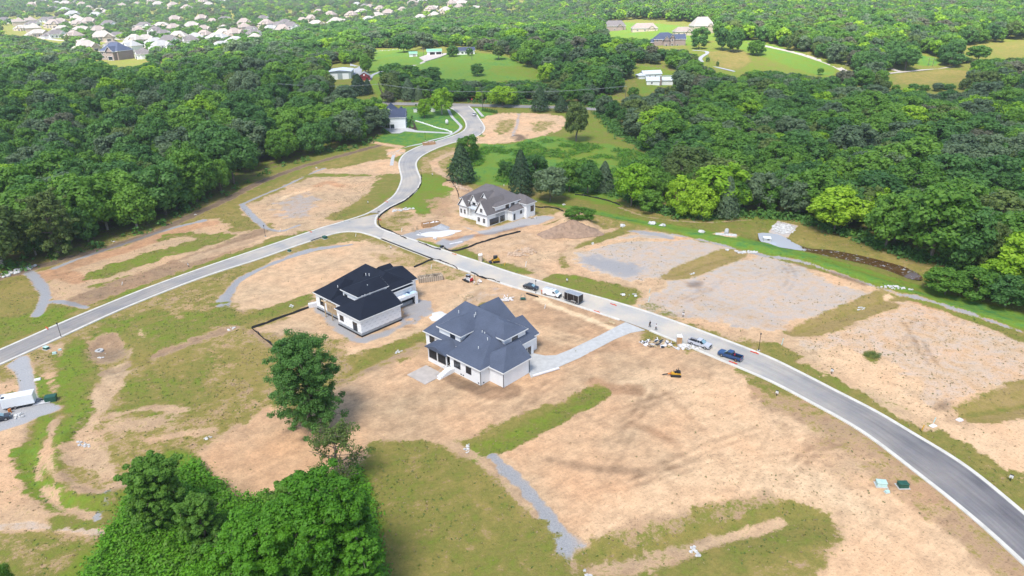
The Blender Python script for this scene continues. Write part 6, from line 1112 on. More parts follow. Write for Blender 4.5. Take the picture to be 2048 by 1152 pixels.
# undergrowth below the single trees
def rocks(name, label, cat, px, py, n, rad, size, mat='rock', seed=1, flat=.6, group=None, stretch=(1, 1), rz=0):
    c = GP(px, py); rd = random.Random(seed); mb = MB()
    for k in range(n):
        a = rd.uniform(0, 6.28); r = rad * math.sqrt(rd.random()); u, v = r * math.cos(a) * stretch[0], r * math.sin(a) * stretch[1]; x_ = c.x + u * math.cos(rz) - v * math.sin(rz); y_ = c.y + u * math.sin(rz) + v * math.cos(rz); s = size * rd.uniform(.5, 1.3); mb.blob((x_, y_, ground(x_, y_) + s * .25), s, seed * 91 + k, .3, 6, 4, flat)
    return tag(mb.build(name, mat), label, cat, group)
for i, (px, py, lb) in enumerate([(1245,453,'leftmost on the green berm'), (1304,451,'beside the stone-lined ditch'), (1325,455,'right of its neighbour by the stone-lined ditch'), (1403,466,'biggest on the berm, left of the concrete apron'), (1454,500,'small one on the edge of the gravel pad')]): rocks('boulder', 'pale limestone boulder %s' % lb, 'boulder', px, py, 1, .05, 1.1 if i < 4 else .6, seed=10 + i, group='boulders on the berm')
for i, (px, py, n, st_, lb) in enumerate([(168,889,26,(1.6,.6),'at the end of the dirt track in the lower-left grass'), (935,896,22,(.5,1.3),'curved, below the slate-roofed house yard'), (1388,1095,22,(.5,1.5),'in the grassy swale at the bottom right'), (1176,1144,14,(.5,1.1),'cut by the bottom edge right of the gravel ribbon'), (1722,613,20,(1.5,.5),'in the second olive swale'), (1385,546,14,(1,.5),'in the first olive swale'), (463,657,16,(.8,.8),'left of the black silt fence corner'), (797,701,16,(.8,.7),'in the grass strip between the two dark-roofed houses'), (1128,409,16,(1,.7),'by the gravel yard of the grey-roofed house'), (1185,487,10,(1.2,.5),'in the small swale by the dirt mound'), (585,612,10,(1,.6),'in the swale left of the black-roofed house'), (632,336,8,(.8,.6),'at the foot of the left wood'), (392,430,8,(1,.5),'white, at the wood edge path'), (226,483,7,(.8,.5),'small, at the wood edge path'), (414,874,10,(.7,1.2),'left of the pink dirt'), (205,712,12,(1.3,.4),'at the lower rim of the dug pit')]):
    rocks('stone_check_dam', 'heap of pale check-dam stones %s' % lb, 'stones', px, py, max(5, int(n * .7)), 1.15, .26, seed=30 + i, group='stone check dams', stretch=st_, rz=R_(-20 + 13 * i))
rocks('stone_band', 'white loose stones at the far left end of the wood path', 'stones', 22, 547, 90, 6.5, .5, seed=60, stretch=(1.1, .35), rz=R_(55)); rocks('stone_band', 'pale stones lining the top of the first olive swale', 'stones', 1493, 503, 60, 3.0, .38, seed=61, stretch=(1.2, .3), rz=R_(-20)); rocks('stone_band', 'pale stones at the top of the second olive swale', 'stones', 1792, 580, 40, 3.2, .35, seed=62, stretch=(1.2, .3), rz=R_(-20))
rocks('riprap', 'grey-white riprap sheet running down to the pond', 'stones', 1567, 457, 330, 5.2, .34, seed=63, stretch=(.75, 1.0), rz=R_(-20)); rocks('rubble_heap', 'heap of broken clay-coloured rock beside the dirt lot', 'rubble', 1042, 508, 130, 4.0, .45, 'rockbrown', 64, stretch=(1.2, .6)); rocks('rubble_heap', 'brown earth rubble bank by the dark evergreen', 'rubble', 922, 380, 60, 4.2, .5, 'rockbrown', 65, stretch=(.5, 1.2), rz=R_(30))
rocks('rubble_heap', 'grey plastic-wrapped rubble on the kerb edge above the skip lot', 'rubble', 805, 420, 26, 3.4, .5, 'rock', 66, stretch=(1.4, .5), rz=R_(25))
def heap(name, label, px, py, r, h, mat, seed, st_=(1, 1), rz=0.0):
    c = GP(px, py); mb = MB(); rd = random.Random(seed); nr, na = 12, 40; vs = [(0, 0, h)]
    for i in range(1, nr + 1):
        f = i / nr
        for k in range(na):
            a = 2 * math.pi * k / na; rr = r * f * (1 + .14 * math.sin(3 * a + seed) + .08 * math.sin(7 * a)); vs.append((rr * math.cos(a) * st_[0], rr * math.sin(a) * st_[1], h * (1 - f) ** 1.1 * (1 + rd.uniform(-.16, .16)) - .12 * (f == 1) * 2))
    fs = [(0, 1 + k, 1 + (k + 1) % na) for k in range(na)] + [(1 + (i - 1) * na + k, 1 + i * na + k, 1 + i * na + (k + 1) % na, 1 + (i - 1) * na + (k + 1) % na) for i in range(1, nr) for k in range(na)]
    mb.add(vs, fs); o = mb.build(name, mat, smooth=True); o.location = c; o.rotation_euler = (0, 0, rz); return tag(o, label, 'heap')
M['soilmound'] = simple('bare_soil', (.31, .21, .145), .95, var=.28, scale=.9, bump=.7)
heap('soil_mound', 'tall brown soil mound with green bush on its back', 1143, 466, 8.5, 4.4, 'soilmound', 4, (1.3, .75), R_(10)); heap('gravel_heap', 'small blue-grey gravel heap by the white spoil sheet', 883, 456, 2.6, 1.6, 'gravelpile', 5, (1.3, .8)); heap('white_spoil', 'long flat white spoil sheet in front of the grey-roofed house', 880, 467, 4.6, .55, 'whitesand', 6, (1.7, .75), R_(12)); heap('white_spoil', 'white spoil patch beside the slate roof', 880, 633, 2.6, .5, 'whitesand', 7, (1.2, 1.1), R_(-30)); heap('golden_dirt_heap', 'low golden dirt heap beside the pavement by the street', 790, 306, 4.6, .9, 'rockbrown', 8, (1, .8))
c = GP(1158, 452); t = thing('bush', 'round dark green bush growing over the back of the soil mound', 'bush', c); o = bpy.data.objects.new('foliage', crown_mesh('bush_leaves', 55, 4200, .5, lobes=24)); col.objects.link(o); o.parent = t; o.scale = (1.15, .75, .42); o.material_slots[0].link = 'OBJECT'; o.material_slots[0].material = M['leaf_mid']; o.location = (0, .6, -2.6)
q = MB(); q.tube((0, 0, -.4), (0, 0, 2.5), .15); q.build('stem', 'bark', t)
for i, (px, py, r) in enumerate([(1745,712,1.6)]):
    c = GP(px, py); t = thing('bush', 'single green weed patch in the middle of the tufted pad', 'bush', c); o = bpy.data.objects.new('foliage', crown_mesh('weed_patch_leaves', 56, 1500, .4, lobes=14)); col.objects.link(o); o.parent = t; o.scale = (.42, .3, .05); o.material_slots[0].link = 'OBJECT'; o.material_slots[0].material = M['leaf_olive']

# ================================================================ SILT FENCES
def silt(label, pts, h=.55):
    L = densify(line_w(pts, 4), 1.2); zz = [ground(p[0], p[1]) for p in L]; c = Vector((L[0][0], L[0][1], zz[0])); t = thing('silt_fence', label, 'silt fence', c, 0, 'black silt fences'); rd = random.Random(len(pts)); mb = MB(); vs = []
    for i, p in enumerate(L):
        j = h * rd.uniform(.7, 1.1); lx = rd.uniform(-.12, .25)
        vs += [(p[0] - c.x, p[1] - c.y, zz[i] - c.z - .05), (p[0] - c.x + lx, p[1] - c.y + lx, zz[i] - c.z + j), (p[0] - c.x + .05 + lx, p[1] - c.y + .05 + lx, zz[i] - c.z + j), (p[0] - c.x + .3, p[1] - c.y - .2, zz[i] - c.z + .03)]
    n = len(L); mb.add(vs, [(i * 4 + k, (i + 1) * 4 + k, (i + 1) * 4 + (k + 1) % 4, i * 4 + (k + 1) % 4) for i in range(n - 1) for k in range(4)] + [(0, 1, 2, 3), tuple((n - 1) * 4 + k for k in (3, 2, 1, 0))]); mb.build('fabric', 'silt', t)
    for i in range(0, n, 3): q = MB(); a = (L[i][0] - c.x - .06, L[i][1] - c.y); q.tube((a[0], a[1], zz[i] - c.z - .2), (a[0] + .05, a[1], zz[i] - c.z + h + .25), .035, n=5); q.build('stake', 'wood', t)
silt('long black silt fence hugging the kerb round the junction corner', [(842,350),(841,368),(832,382),(809,402),(784,414),(765,427),(757,436),(756,446),(762,455),(785,465)]); silt('black silt fence running from the junction corner to the skip lot', [(785,465),(800,472),(812,478)]); silt('black silt fence at the kerb by the gravel entrance', [(836,484),(850,490),(868,497),(880,500)])
silt('black silt fence behind the right side of the grey-roofed house yard', [(1070,414),(1090,418),(1110,422),(1126,427)]); silt('black silt fence edging the bank left of the grey-roofed house', [(892,360),(905,372),(914,385),(918,398)]); silt('black silt fence along the grass strip before the rubble lot', [(888,497),(905,503),(935,496),(962,486),(1000,474),(1040,464)])
silt('black silt fence from behind the black roof to the kerb', [(828,535),(842,529),(858,521),(872,520),(890,526),(905,532),(914,538)]); silt('short black silt fence at the kerb beside the red loader', [(941,546),(952,551),(968,557),(985,560),(998,566)]); silt('long black silt fence left of the black-roofed house', [(503,657),(530,648),(560,636),(600,622),(636,608)]); silt('black silt fence corner above the lone tree', [(503,657),(515,668),(530,680),(550,696)])
silt('black silt fence in front of the wood corner behind the berm', [(1150,390),(1180,394),(1215,402),(1240,411)]); silt('low black silt fence at the foot of the black-roofed house slab', [(1052,588),(1064,592),(1076,595)], .5); silt('black silt roll by the entrance of the farm meadow', [(756,166),(759,178),(765,190)], 1.6)

# ================================================================ STREET FURNITURE
def lamp(px, py, label, h=4.0):
    c = GP(px, py, .02); t = thing('street_lamp', label, 'street lamp', c, 0, 'black street lamps'); q = MB(); q.tube((0, 0, 0), (0, 0, .5), .13, .1); q.tube((0, 0, .5), (0, 0, h - .45), .065, .055); q.build('post', 'black', t); q = MB(); q.tube((0, 0, h - .45), (0, 0, h - .1), .13, .19, 6); q.build('lantern', 'glass', t); q = MB(); q.tube((0, 0, h - .1), (0, 0, h + .12), .24, .03, 6); q.build('cap', 'black', t); q = MB(); q.box(-.28, .28, -.28, .28, -.1, .08); q.build('footing', 'concrete', t); return t
for a in [(122.5,674,'black street lamp on the left street above the gravel drive',4.1),(531,473.5,'black street lamp at the kerb left of the junction',4.2),(843,355,'black street lamp on the upper bend of the street',3.9),(1071.5,587,'black street lamp in front of the black car',4.2),(1517,701,'black street lamp right of the blue pickup',4.6),(1306,664,'',0),(851,281,'black street lamp near the brown skip on the upper street',4.2),(962.5,270,'black street lamp on the bend near the white parked car',4.2)]:
    if a[2]: lamp(*a)
def small(name, label, cat, px, py, parts, rz=0, group=None, dz=0):
    c = GP(px, py, dz); t = thing(name, label, cat, c, rz, group)
    for pn, mt, fn in parts: q = MB(); fn(q); q.build(pn, mt, t, bevel=.02 if 'bx' in pn else 0)
    return t
def box_f(*a, **k): return lambda q: q.box(*a, **k)
def tube_f(*a, **k): return lambda q: q.tube(*a, **k)
small('street_sign', 'black street name sign with a red-painted kerb at the junction corner', 'sign', 757, 436, [('post', 'black', tube_f((0, 0, 0), (0, 0, 3.0), .05)), ('blade', 'black', box_f(-.05, .9, -.02, .02, 2.5, 2.75)), ('blade', 'black', box_f(-.02, .02, -.6, .6, 2.1, 2.35))])
for i, (px, py, lb) in enumerate([(1227,610,'beyond the black trailer'), (1509,706,'by the lamp near the blue pickup'), (1466,726,'under the tail of the blue pickup'), (1087,583,'just behind the white van'), (909,509,'near the pale toilet cabin'), (621,464,'left of the junction'), (94,657,'far left on the street'), (759,440,'at the sign corner'), (773,404,'on the bend of the upper kerb'), (1194,624,'before the driveway')]):
    small('kerb_inlet_guard', 'low red-brown drain guard on the kerb %s' % lb, 'drain guard', px, py, [('sock', 'redlight' if i not in (3, 4) else 'orange', lambda q: q.tube((-1.0, 0, .22), (1.0, 0, .22), .13, .13, 8)), ('bag', 'orange', lambda q: q.blob((.3, .1, .3), .25, 3, flat=.6))], TH, 'red drain guards on the kerbs')
def marker(px, py, label, h=1.2, grp='house number posts', col_='whitecloth'):
    small('lot_marker', label, 'marker post', px, py, [('post', 'black', box_f(-.05, .05, -.05, .05, 0, h * .7)), ('plate', col_, box_f(-.28, .28, -.04, .04, h * .55, h * 1.05)), ('cap', 'black', box_f(-.3, .3, -.06, .06, h * 1.06, h * 1.16))], R_(-40), grp)
for px, py, lb in [(1366,634,'white lot marker on a black post above the toilet cabin'), (1134,565,'white lot marker on the green patch beyond the black trailer'), (1553,792,'white lot marker left of the street below the lamp'), (1663,748,'black and white lot marker on the sandy strip'), (2020,962,'white lot marker at the right edge of the photo'), (840,470,'white lot marker at the gravel entrance before the white spoil'), (782,499,'white lot marker on the oval pad side of the street'), (736,408,'white lot marker on the grass strip left of the upper street'), (377,534,'white lot marker beside the left street'), (865,352,'white lot marker below the dark evergreen')]: marker(px, py, lb)
def pipe(px, py, label, h=1.0, mat='pvc', lean=(.15, 0)): small('pipe_stub', label, 'pipe', px, py, [('pipe', mat, tube_f((0, 0, 0), (lean[0], lean[1], h), .09)), ('cap', mat, tube_f((lean[0], lean[1], h - .05), (lean[0], lean[1], h + .05), .12))], 0, 'upright pipe stubs')
for px, py, lb, h in [(803,463,'white pipe cross on the earth by the skip',1.3),(862,538,'white pipe cross beside the wire crate',1.3),(1297,604,'pale green pipe on the tan lot above the street',1.4),(1298,586,'pale green pipe left by the light debris',1.2),(1563,690,'pale green pipe right of the second olive swale',1.6),(1089,618,'white pipe stub on the bare yard by the driveway',1.1),(1051,533,'white pipe at the right end of the grass patch by the yellow loader',1.6),(1009,531,'yellow pipe in the grass patch by the yellow loader',1.0),(1867,845,'pale green pipe by the white sack at the right',1.0),(1844,860,'yellow marker pipe in the verge at the right',1.0),(244,570,'white pipe at the edge of the upper left lot',.9),(711,473,'white pipe on the grass tongue of the junction',1.0),(560,463,'white pipe beside the left street lot',.9)]:
    pipe(px, py, lb, h, 'yellow' if 'yellow' in lb[:7] else 'utilpale' if 'green' in lb[:11] else 'pvc', (.25, .1))
for i, (px, py, lb, mt, s) in enumerate([(650,477,'dark green utility box beside the lamp left of the junction','utilgreen',1.0), (579,503,'green utility box on the verge of the oval pad','utilgreen',.7), (93,698,'dark utility box with pale lid by the gravel drive','utilgreen',.8), (1762,970,'pale lidded utility box on the sandy pad, left of the pair','utilpale',1.0), (1805,973,'dark green utility box on the sandy pad, right of the pair','utilgreen',1.0), (1774,984,'small pale green box just below the lidded pair','utilpale',.45), (109,707,'small pale green lid in the grass by the gravel drive','utilpale',.5), (120,700,'second pale green lid in the grass by the gravel drive','utilpale',.4), (884,495,'black box on the corner of the silt fence by the gravel entrance','black',.75)]):
    small('utility_box', lb, 'utility box', px, py, [('body', mt, (lambda s: lambda q: q.box(-s * .8, s * .8, -s * .55, s * .55, 0, s * .8, .04, .04))(s)), ('lid', 'utilpale' if 'pale' in lb else mt, (lambda s: lambda q: q.box(-s * .86, s * .86, -s * .6, s * .6, s * .8, s * .92, .1, .1))(s)), ('pad', 'concrete', (lambda s: lambda q: q.box(-s, s, -s * .8, s * .8, -.1, .05))(s))], R_(-40 + 10 * i), 'utility boxes')
for px, py, lb in [(1920,836,'white torn sack on the edge of the right sandy lot'), (1866,852,'white flat lid in the right verge'), (75,760,'white flat board on the dirt by the gravel drive'), (627,613,'pale rectangular block beside the left corner of the black-roofed house')]:
    small('pale_board', lb, 'board', px, py, [('board', 'whitecloth', box_f(-.7, .7, -.45, .45, .02, .3 if 'sack' in lb or 'board' in lb else .15, .08, .08) if 'block' not in lb else box_f(-1.3, 1.3, -.6, .6, 0, 1.1, .05, .05))], R_(25))
# utility poles with wires along the country road
pole_tops = []
for i, (px, py, ty, lb) in enumerate([(965,215,181,'wooden utility pole at the entrance of the street'), (765,205,166,'utility pole left of the entrance by the dark silt roll'), (1250,218,170,'utility pole hidden at the wood right of the country road'), (944,120,104,'utility pole in front of the blue-roofed farmhouse'), (1778,135,114,'utility pole by the hilltop road'), (1856,132,116,'utility pole in the yellow field, left of two'), (1865,133,118,'utility pole in the yellow field, right of two'), (1690,145,126,'pole beside the hilltop road bend'), (847,112,94,'wooden pole between the shed and the garage')]):
    h = max(6, height_at(px, py, ty)); small('utility_pole', lb, 'utility pole', px, py, [('pole', 'bark', (lambda h: lambda q: q.tube((0, 0, 0), (0, 0, h), .2, .14))(h)), ('crossarm', 'bark_pale', (lambda h: lambda q: q.box(-1.2, 1.2, -.07, .07, h - .9, h - .72))(h)), ('insulator', 'steel', (lambda h: lambda q: [q.tube((x_, 0, h - .72), (x_, 0, h - .45), .06) for x_ in (-1.05, 1.05)])(h))], R_(90) if i < 3 else 0, 'utility poles')
    pole_tops.append((GP(px, py), h))
order = [(GP(560, 200), 11), pole_tops[1], pole_tops[0], pole_tops[2]]
for k, off in enumerate((-1.0, 1.0)):
    t = MB()
    for (a, ha), (b_, hb) in zip(order[:-1], order[1:]):
        pts_ = [a.lerp(b_, f / 14) + Vector((0, off, ha * (1 - f / 14) + hb * f / 14 - 6 * (f / 14) * (1 - f / 14) - .5)) for f in range(15)]; t.path(pts_, [.05] * 15, 4)
    tag(t.build('power_line', 'steel'), ['thin power line strung along the country road, nearer of two', 'thin power line strung along the country road, farther of two'][k], 'wire')

# ================================================================ VEHICLES
def wheels(t, xs, hw, r=.38, w_=.26):
    for x_ in xs:
        for s in (-1, 1):
            q = MB(); q.tube((x_, s * (hw - w_), r), (x_, s * hw, r), r, n=16); wh = q.build('tyre', 'tyre', t); q = MB(); q.tube((x_, s * (hw + .002), r), (x_, s * (hw + .02), r), r * .6, n=12); q.build('rim', 'chrome', wh)
def body_prism(t, name, prof, hw, mat, top_in=.0, bevel=.05):
    """side profile (x,z) across the width, upper points pulled inward"""
    zs = [p[1] for p in prof]; z0, z1 = min(zs), max(zs); mb = MB(); n = len(prof); vs = []
    for s in (-1, 1):
        for x_, z_ in prof: vs.append((x_, s * (hw - top_in * (z_ - z0) / (z1 - z0)), z_))
    mb.add(vs, [tuple(range(n)), tuple(range(n, 2 * n))[::-1]] + [(i, n + i, n + (i + 1) % n, (i + 1) % n) for i in range(n)]); return mb.build(name, mat, t, bevel=bevel)
def pickup(label, loc, rz, paint, load=False):
    t = thing('pickup_truck', label, 'pickup truck', loc, rz, None); body_prism(t, 'body', [(-2.7, .45), (2.65, .45), (2.75, .75), (2.68, 1.02), (1.35, 1.12), (1.2, 1.15), (-.75, 1.15), (-.78, .72), (-2.6, .72), (-2.68, 1.12), (-2.75, 1.12), (-2.75, .5)], .95, paint)
    for s in (-1, 1): q = MB(); q.box(-2.72, -.76, s * .95 - .06 if s > 0 else -.95, s * .95 if s > 0 else -.89, .6, 1.16); q.build('bed_side', paint, t, bevel=.02)
    q = MB(); q.box(-2.6, -.82, -.88, .88, .722, .76); q.build('bed_floor', 'black', t)
    body_prism(t, 'cab_glass', [(1.28, 1.13), (.55, 1.70), (-.62, 1.72), (-.76, 1.13)], .88, 'glass', .16, .02); body_prism(t, 'roof', [(.52, 1.685), (.42, 1.77), (-.5, 1.78), (-.64, 1.70)], .76, paint, .05, .03)
    q = MB(); q.add([(1.30, -.74, 1.16), (1.30, .74, 1.16), (.60, .62, 1.70), (.60, -.62, 1.70)], [(0, 1, 2, 3)]); q.v = [(a + .02, b_, c + .02) for a, b_, c in q.v]; q.build('windscreen', 'windscreen', t)
    for s in (-1, 1):
        for x_ in (.3, -.35): q = MB(); q.tube((x_, s * .885, 1.13), (x_ - .05, s * .75, 1.71), .035, n=4); q.build('pillar', paint, t)
        q = MB(); q.box(2.70, 2.77, s * .68 - .18, s * .68 + .18, .78, .96); q.build('headlight', 'windscreen', t); q = MB(); q.box(-2.79, -2.74, s * .84 - .08, s * .84 + .08, .75, 1.05); q.build('tail_light', 'redlight', t); q = MB(); q.box(.85, 1.0, s * 1.02 - .1, s * 1.02 + .1, 1.12, 1.3); q.build('mirror', 'black', t)
    q = MB(); q.box(2.72, 2.85, -.9, .9, .42, .62); q.build('bumper', 'chrome', t); q = MB(); q.box(-2.88, -2.74, -.85, .85, .42, .6); q.build('bumper', 'chrome', t); q = MB(); q.box(2.70, 2.78, -.48, .48, .66, .98); q.build('grille', 'black', t); wheels(t, (1.75, -1.7), .97); return t
vd = lambda a, b_: math.atan2(b_[1] - a[1], b_[0] - a[0])
def place(px, py): p = T(px, py); return (p[0], p[1], float(hbase(p[0], p[1])) + .1)
DIR = R_(-41)
tr = pickup('silver pickup truck parked at the kerb beside the debris heap', place(1399, 692), DIR, 'silver_paint'); q = MB(); q.tube((-.85, -.8, 1.1), (-.85, -.8, 1.45), .03); q.tube((-2.6, -.8, 1.1), (-2.6, -.8, 1.4), .03); q.tube((-.85, .8, 1.1), (-.85, .8, 1.45), .03); q.tube((-.85, -.8, 1.45), (-2.6, -.8, 1.4), .03); q.tube((-.85, -.8, 1.45), (-.85, .8, 1.45), .03); q.build('rack', 'black', tr)
tb_ = pickup('blue pickup truck parked with its tail away from the debris, red item in its bed', place(1460, 716), DIR + math.pi, 'blue_paint')
small('fuel_can', 'red can lying in the bed of the blue pickup', 'can', 1467, 716, [('can', 'redlight', box_f(-.3, .3, -.22, .22, .78, 1.15, .03, .03))], DIR, dz=.12)
tv = thing('van', 'white work van with a ladder rack parked behind the black trailer', 'van', place(1104, 592), R_(-33))
body_prism(tv, 'body', [(-2.6, .4), (2.35, .4), (2.6, .7), (2.5, 1.0), (1.75, 1.18), (1.05, 1.88), (.7, 2.0), (-2.5, 2.02), (-2.65, 1.8)], .96, 'white_paint', .14, .08); q = MB(); q.add([(1.80, -.78, 1.20), (1.80, .78, 1.20), (1.12, .74, 1.88), (1.12, -.74, 1.88)], [(0, 1, 2, 3)]); q.v = [(a + .03, b_, c + .03) for a, b_, c in q.v]; q.build('windscreen', 'windscreen', tv)
for s in (-1, 1):
    q = MB(); q.add([(1.5, s * .905, 1.2), (.55, s * .905, 1.2), (.6, s * .845, 1.75), (1.05, s * .845, 1.75)], [(0, 1, 2, 3)]); q.build('side_window', 'glass', tv); q = MB(); q.box(2.5, 2.62, s * .72 - .15, s * .72 + .15, .75, .95); q.build('headlight', 'windscreen', tv); q = MB(); q.box(1.45, 1.6, s * 1.02 - .1, s * 1.02 + .1, 1.2, 1.42); q.build('mirror', 'black', tv)
q = MB()
for x_ in (-2.0, -.8, .4): q.tube((x_, -.75, 2.2), (x_, .75, 2.2), .035); q.tube((x_, -.75, 2.0), (x_, -.75, 2.2), .03); q.tube((x_, .75, 2.0), (x_, .75, 2.2), .03)
for y_ in (-.7, .7, .1, .45): q.tube((-2.3, y_, 2.25), (.7, y_, 2.25), .035)
q.build('ladder_rack', 'steel', tv); q = MB(); q.box(2.45, 2.68, -.92, .92, .38, .68); q.build('bumper', 'black', tv); q = MB(); q.box(2.56, 2.64, -.5, .5, .7, .96); q.build('grille', 'black', tv); wheels(tv, (1.65, -1.65), .97, .36)
def car(label, loc, rz, paint, name='car', cat='car', sc=1.0):
    t = thing(name, label, cat, loc, rz); t.scale = (sc,) * 3; body_prism(t, 'body', [(-2.2, .35), (2.15, .35), (2.25, .62), (2.1, .88), (1.15, .98), (-1.7, 1.02), (-2.25, .92), (-2.28, .5)], .9, paint, .04, .07); body_prism(t, 'cabin_glass', [(1.15, .95), (.35, 1.46), (-1.0, 1.5), (-1.95, 1.0)], .82, 'glass', .18, .04); body_prism(t, 'roof', [(.3, 1.44), (.2, 1.53), (-.9, 1.56), (-1.1, 1.48)], .66, paint, .04, .03)
    for s in (-1, 1): q = MB(); q.box(2.12, 2.24, s * .64 - .18, s * .64 + .18, .62, .8); q.build('headlight', 'windscreen', t); q = MB(); q.box(-2.3, -2.22, s * .66 - .16, s * .66 + .16, .68, .88); q.build('tail_light', 'redlight', t)
    q = MB(); q.add([(1.14, -.66, 1.0), (1.14, .66, 1.0), (.42, .58, 1.45), (.42, -.58, 1.45)], [(0, 1, 2, 3)]); q.v = [(a + .02, b_, c + .025) for a, b_, c in q.v]; q.build('windscreen', 'windscreen', t); wheels(t, (1.4, -1.4), .9, .34, .22); return t
car('glossy black car parked at the kerb behind the white van', place(1062, 578), R_(-33), 'black_car', sc=1.0); car('white car parked on the street near its entrance', place(949, 231), R_(80), 'white_paint'); car('dark car cut by the left edge of the photo below the white trailer', GP(-3, 842), R_(30), 'black_car')
car('white car standing by the clutter at the top of the farm meadow', GP(750, 104), R_(10), 'white_paint')
# enclosed black trailer
tt = thing('enclosed_trailer', 'black enclosed cargo trailer with silver roof standing on the street', 'trailer', place(1147, 604), R_(-42)); q = MB(); q.box(-2.4, 2.4, -1.1, 1.1, .45, 2.65); q.build('body', 'black', tt, bevel=.04); q = MB(); q.box(-2.42, 2.42, -1.12, 1.12, 2.652, 2.74, .12, .12); q.build('roof', 'steel', tt, bevel=.03); q = MB()
for x_ in (-2.4, -1.3, 2.32):
    q.box(x_, x_ + .08, -1.14, -1.102, .45, 2.65)
q.tube((.9, -1.13, .9), (-.1 + .9, -1.13, 2.5), .04, n=4); q.box(-2.4, 2.4, -1.14, -1.102, .42, .52); q.tube((2.42, -1.06, .5), (2.42, -1.06, 2.6), .05, n=5); q.tube((2.42, 1.06, .5), (2.42, 1.06, 2.6), .05, n=5); q.build('trim_strip', 'steel', tt); q = MB(); q.prism([(-.1, .78), (.15, .95), (1.45, .95), (1.7, .78), (1.7, .72), (-.1, .72)], 'y', -1.28, -1.1); q.build('fender', 'steel', tt); q = MB(); q.box(2.402, 2.43, -1.0, 1.0, .55, 2.55); q.build('rear_door', 'black', tt); wheels(tt, (.35, 1.2), 1.14, .33, .2); q = MB(); q.tube((-2.4, -.6, .5), (-3.6, 0, .5), .06); q.tube((-2.4, .6, .5), (-3.6, 0, .5), .06); q.tube((-3.5, 0, 0), (-3.5, 0, .6), .05); q.build('tongue', 'black', tt)
# white box trailer lower left
c = T(42, 812); tw = thing('box_trailer', 'white box trailer on the gravel drive at the left edge', 'trailer', (c[0], c[1], .05), R_(22)); q = MB(); q.box(-2.9, 2.9, -1.15, 1.15, .6, 2.8); q.build('body', 'white_paint', tw, bevel=.06); q = MB(); q.box(-2.92, 2.92, -1.17, 1.17, 2.802, 2.86, .1, .1); q.build('roof', 'white_paint', tw); q = MB(); q.box(-2.7, -2.2, -.9, -.3, 2.865, 3.0); q.build('roof_hatch', 'black', tw); q = MB(); q.box(-2.8, 2.8, -1.05, 1.05, .38, .6); q.build('chassis', 'black', tw); wheels(tw, (-1.6, -.7), 1.17, .38); q = MB(); q.tube((2.9, -.8, .5), (4.1, 0, .5), .07); q.tube((2.9, .8, .5), (4.1, 0, .5), .07); q.build('tongue', 'black', tw)
small('dumpster', 'dark green bin at the end of the gravel drive', 'bin', 103, 801, [('body', 'utilgreen', box_f(-1.0, 1.0, -.7, .7, 0, 1.2, -.08, -.08)), ('lid', 'utilgreen', box_f(-1.05, 1.05, -.75, .75, 1.21, 1.27))], R_(20)); rocks('block_pallet', 'grey stack of blocks below the white trailer', 'blocks', 38, 833, 12, .9, .4, seed=81); small('bucket', 'orange barrel by the wheel of the white trailer', 'barrel', 21, 826, [('barrel', 'orange', tube_f((0, 0, 0), (0, 0, .9), .3))]); small('plank_stack', 'white planks lying right of the white trailer', 'planks', 84, 806, [('planks', 'whitecloth', lambda q: [q.box(-1.6, 1.6, -.5 + .3 * k, -.28 + .3 * k, .1, .22 + .05 * k) for k in range(4)])], R_(22))
# compact loaders
def loader(label, px, py, rz, paint, cabm, door=None):
    t = thing('skid_loader', label, 'loader', place(px, py) if False else GP(px, py), rz)
    for s in (-1, 1): q = MB(); q.prism([(-1.0, .0), (.9, .0), (1.15, .3), (.9, .62), (-.8, .62), (-1.15, .4)], 'y', s * .85 - .2, s * .85 + .2); q.build('track', 'tyre', t, bevel=.05); q = MB(); q.tube((-1.0, s * .62, .9), (-.95, s * .62, 1.55), .11, n=6); q.tube((-.95, s * .62, 1.5), (1.05, s * .62, .8), .12, n=6); q.tube((1.05, s * .62, .8), (1.5, s * .62, .3), .1, n=6); q.build('lift_arm', paint, t)
    q = MB(); q.box(-1.3, .5, -.62, .62, .35, 1.15, .05, .05); q.build('chassis', paint, t, bevel=.05); q = MB(); q.box(-.6, .65, -.5, .5, 1.152, 2.0, .12, .06); q.build('cab', 'glass', t, bevel=.04); q = MB(); q.box(-.65, .6, -.52, .52, 2.0, 2.08); q.build('cab_roof', cabm, t); q = MB(); q.prism([(1.4, .05), (2.1, .05), (2.05, .12), (1.55, .5), (1.4, .55)], 'y', -.85, .85); q.build('bucket', 'black', t)
    if door: q = MB(); q.box(-1.36, -1.302, -.6, .6, .4, 1.35); q.build('engine_door', door, t)
    return t
loader('yellow compact track loader with bucket down beside the grass patch', 991, 524, R_(200), 'yellow', 'black'); loader('white compact loader with a red rear door in front of the black silt fence', 937, 562, R_(135), 'white_paint', 'steel', 'redlight')
td = thing('trencher', 'yellow tracked trencher with boom lowered on the bare lot', 'trencher', GP(1351, 752), R_(172))
for s in (-1, 1): q = MB(); q.prism([(-1.0, 0), (1.0, 0), (1.2, .28), (1.0, .55), (-1.0, .55), (-1.2, .28)], 'y', s * .6 - .17, s * .6 + .17); q.build('track', 'tyre', td, bevel=.04)
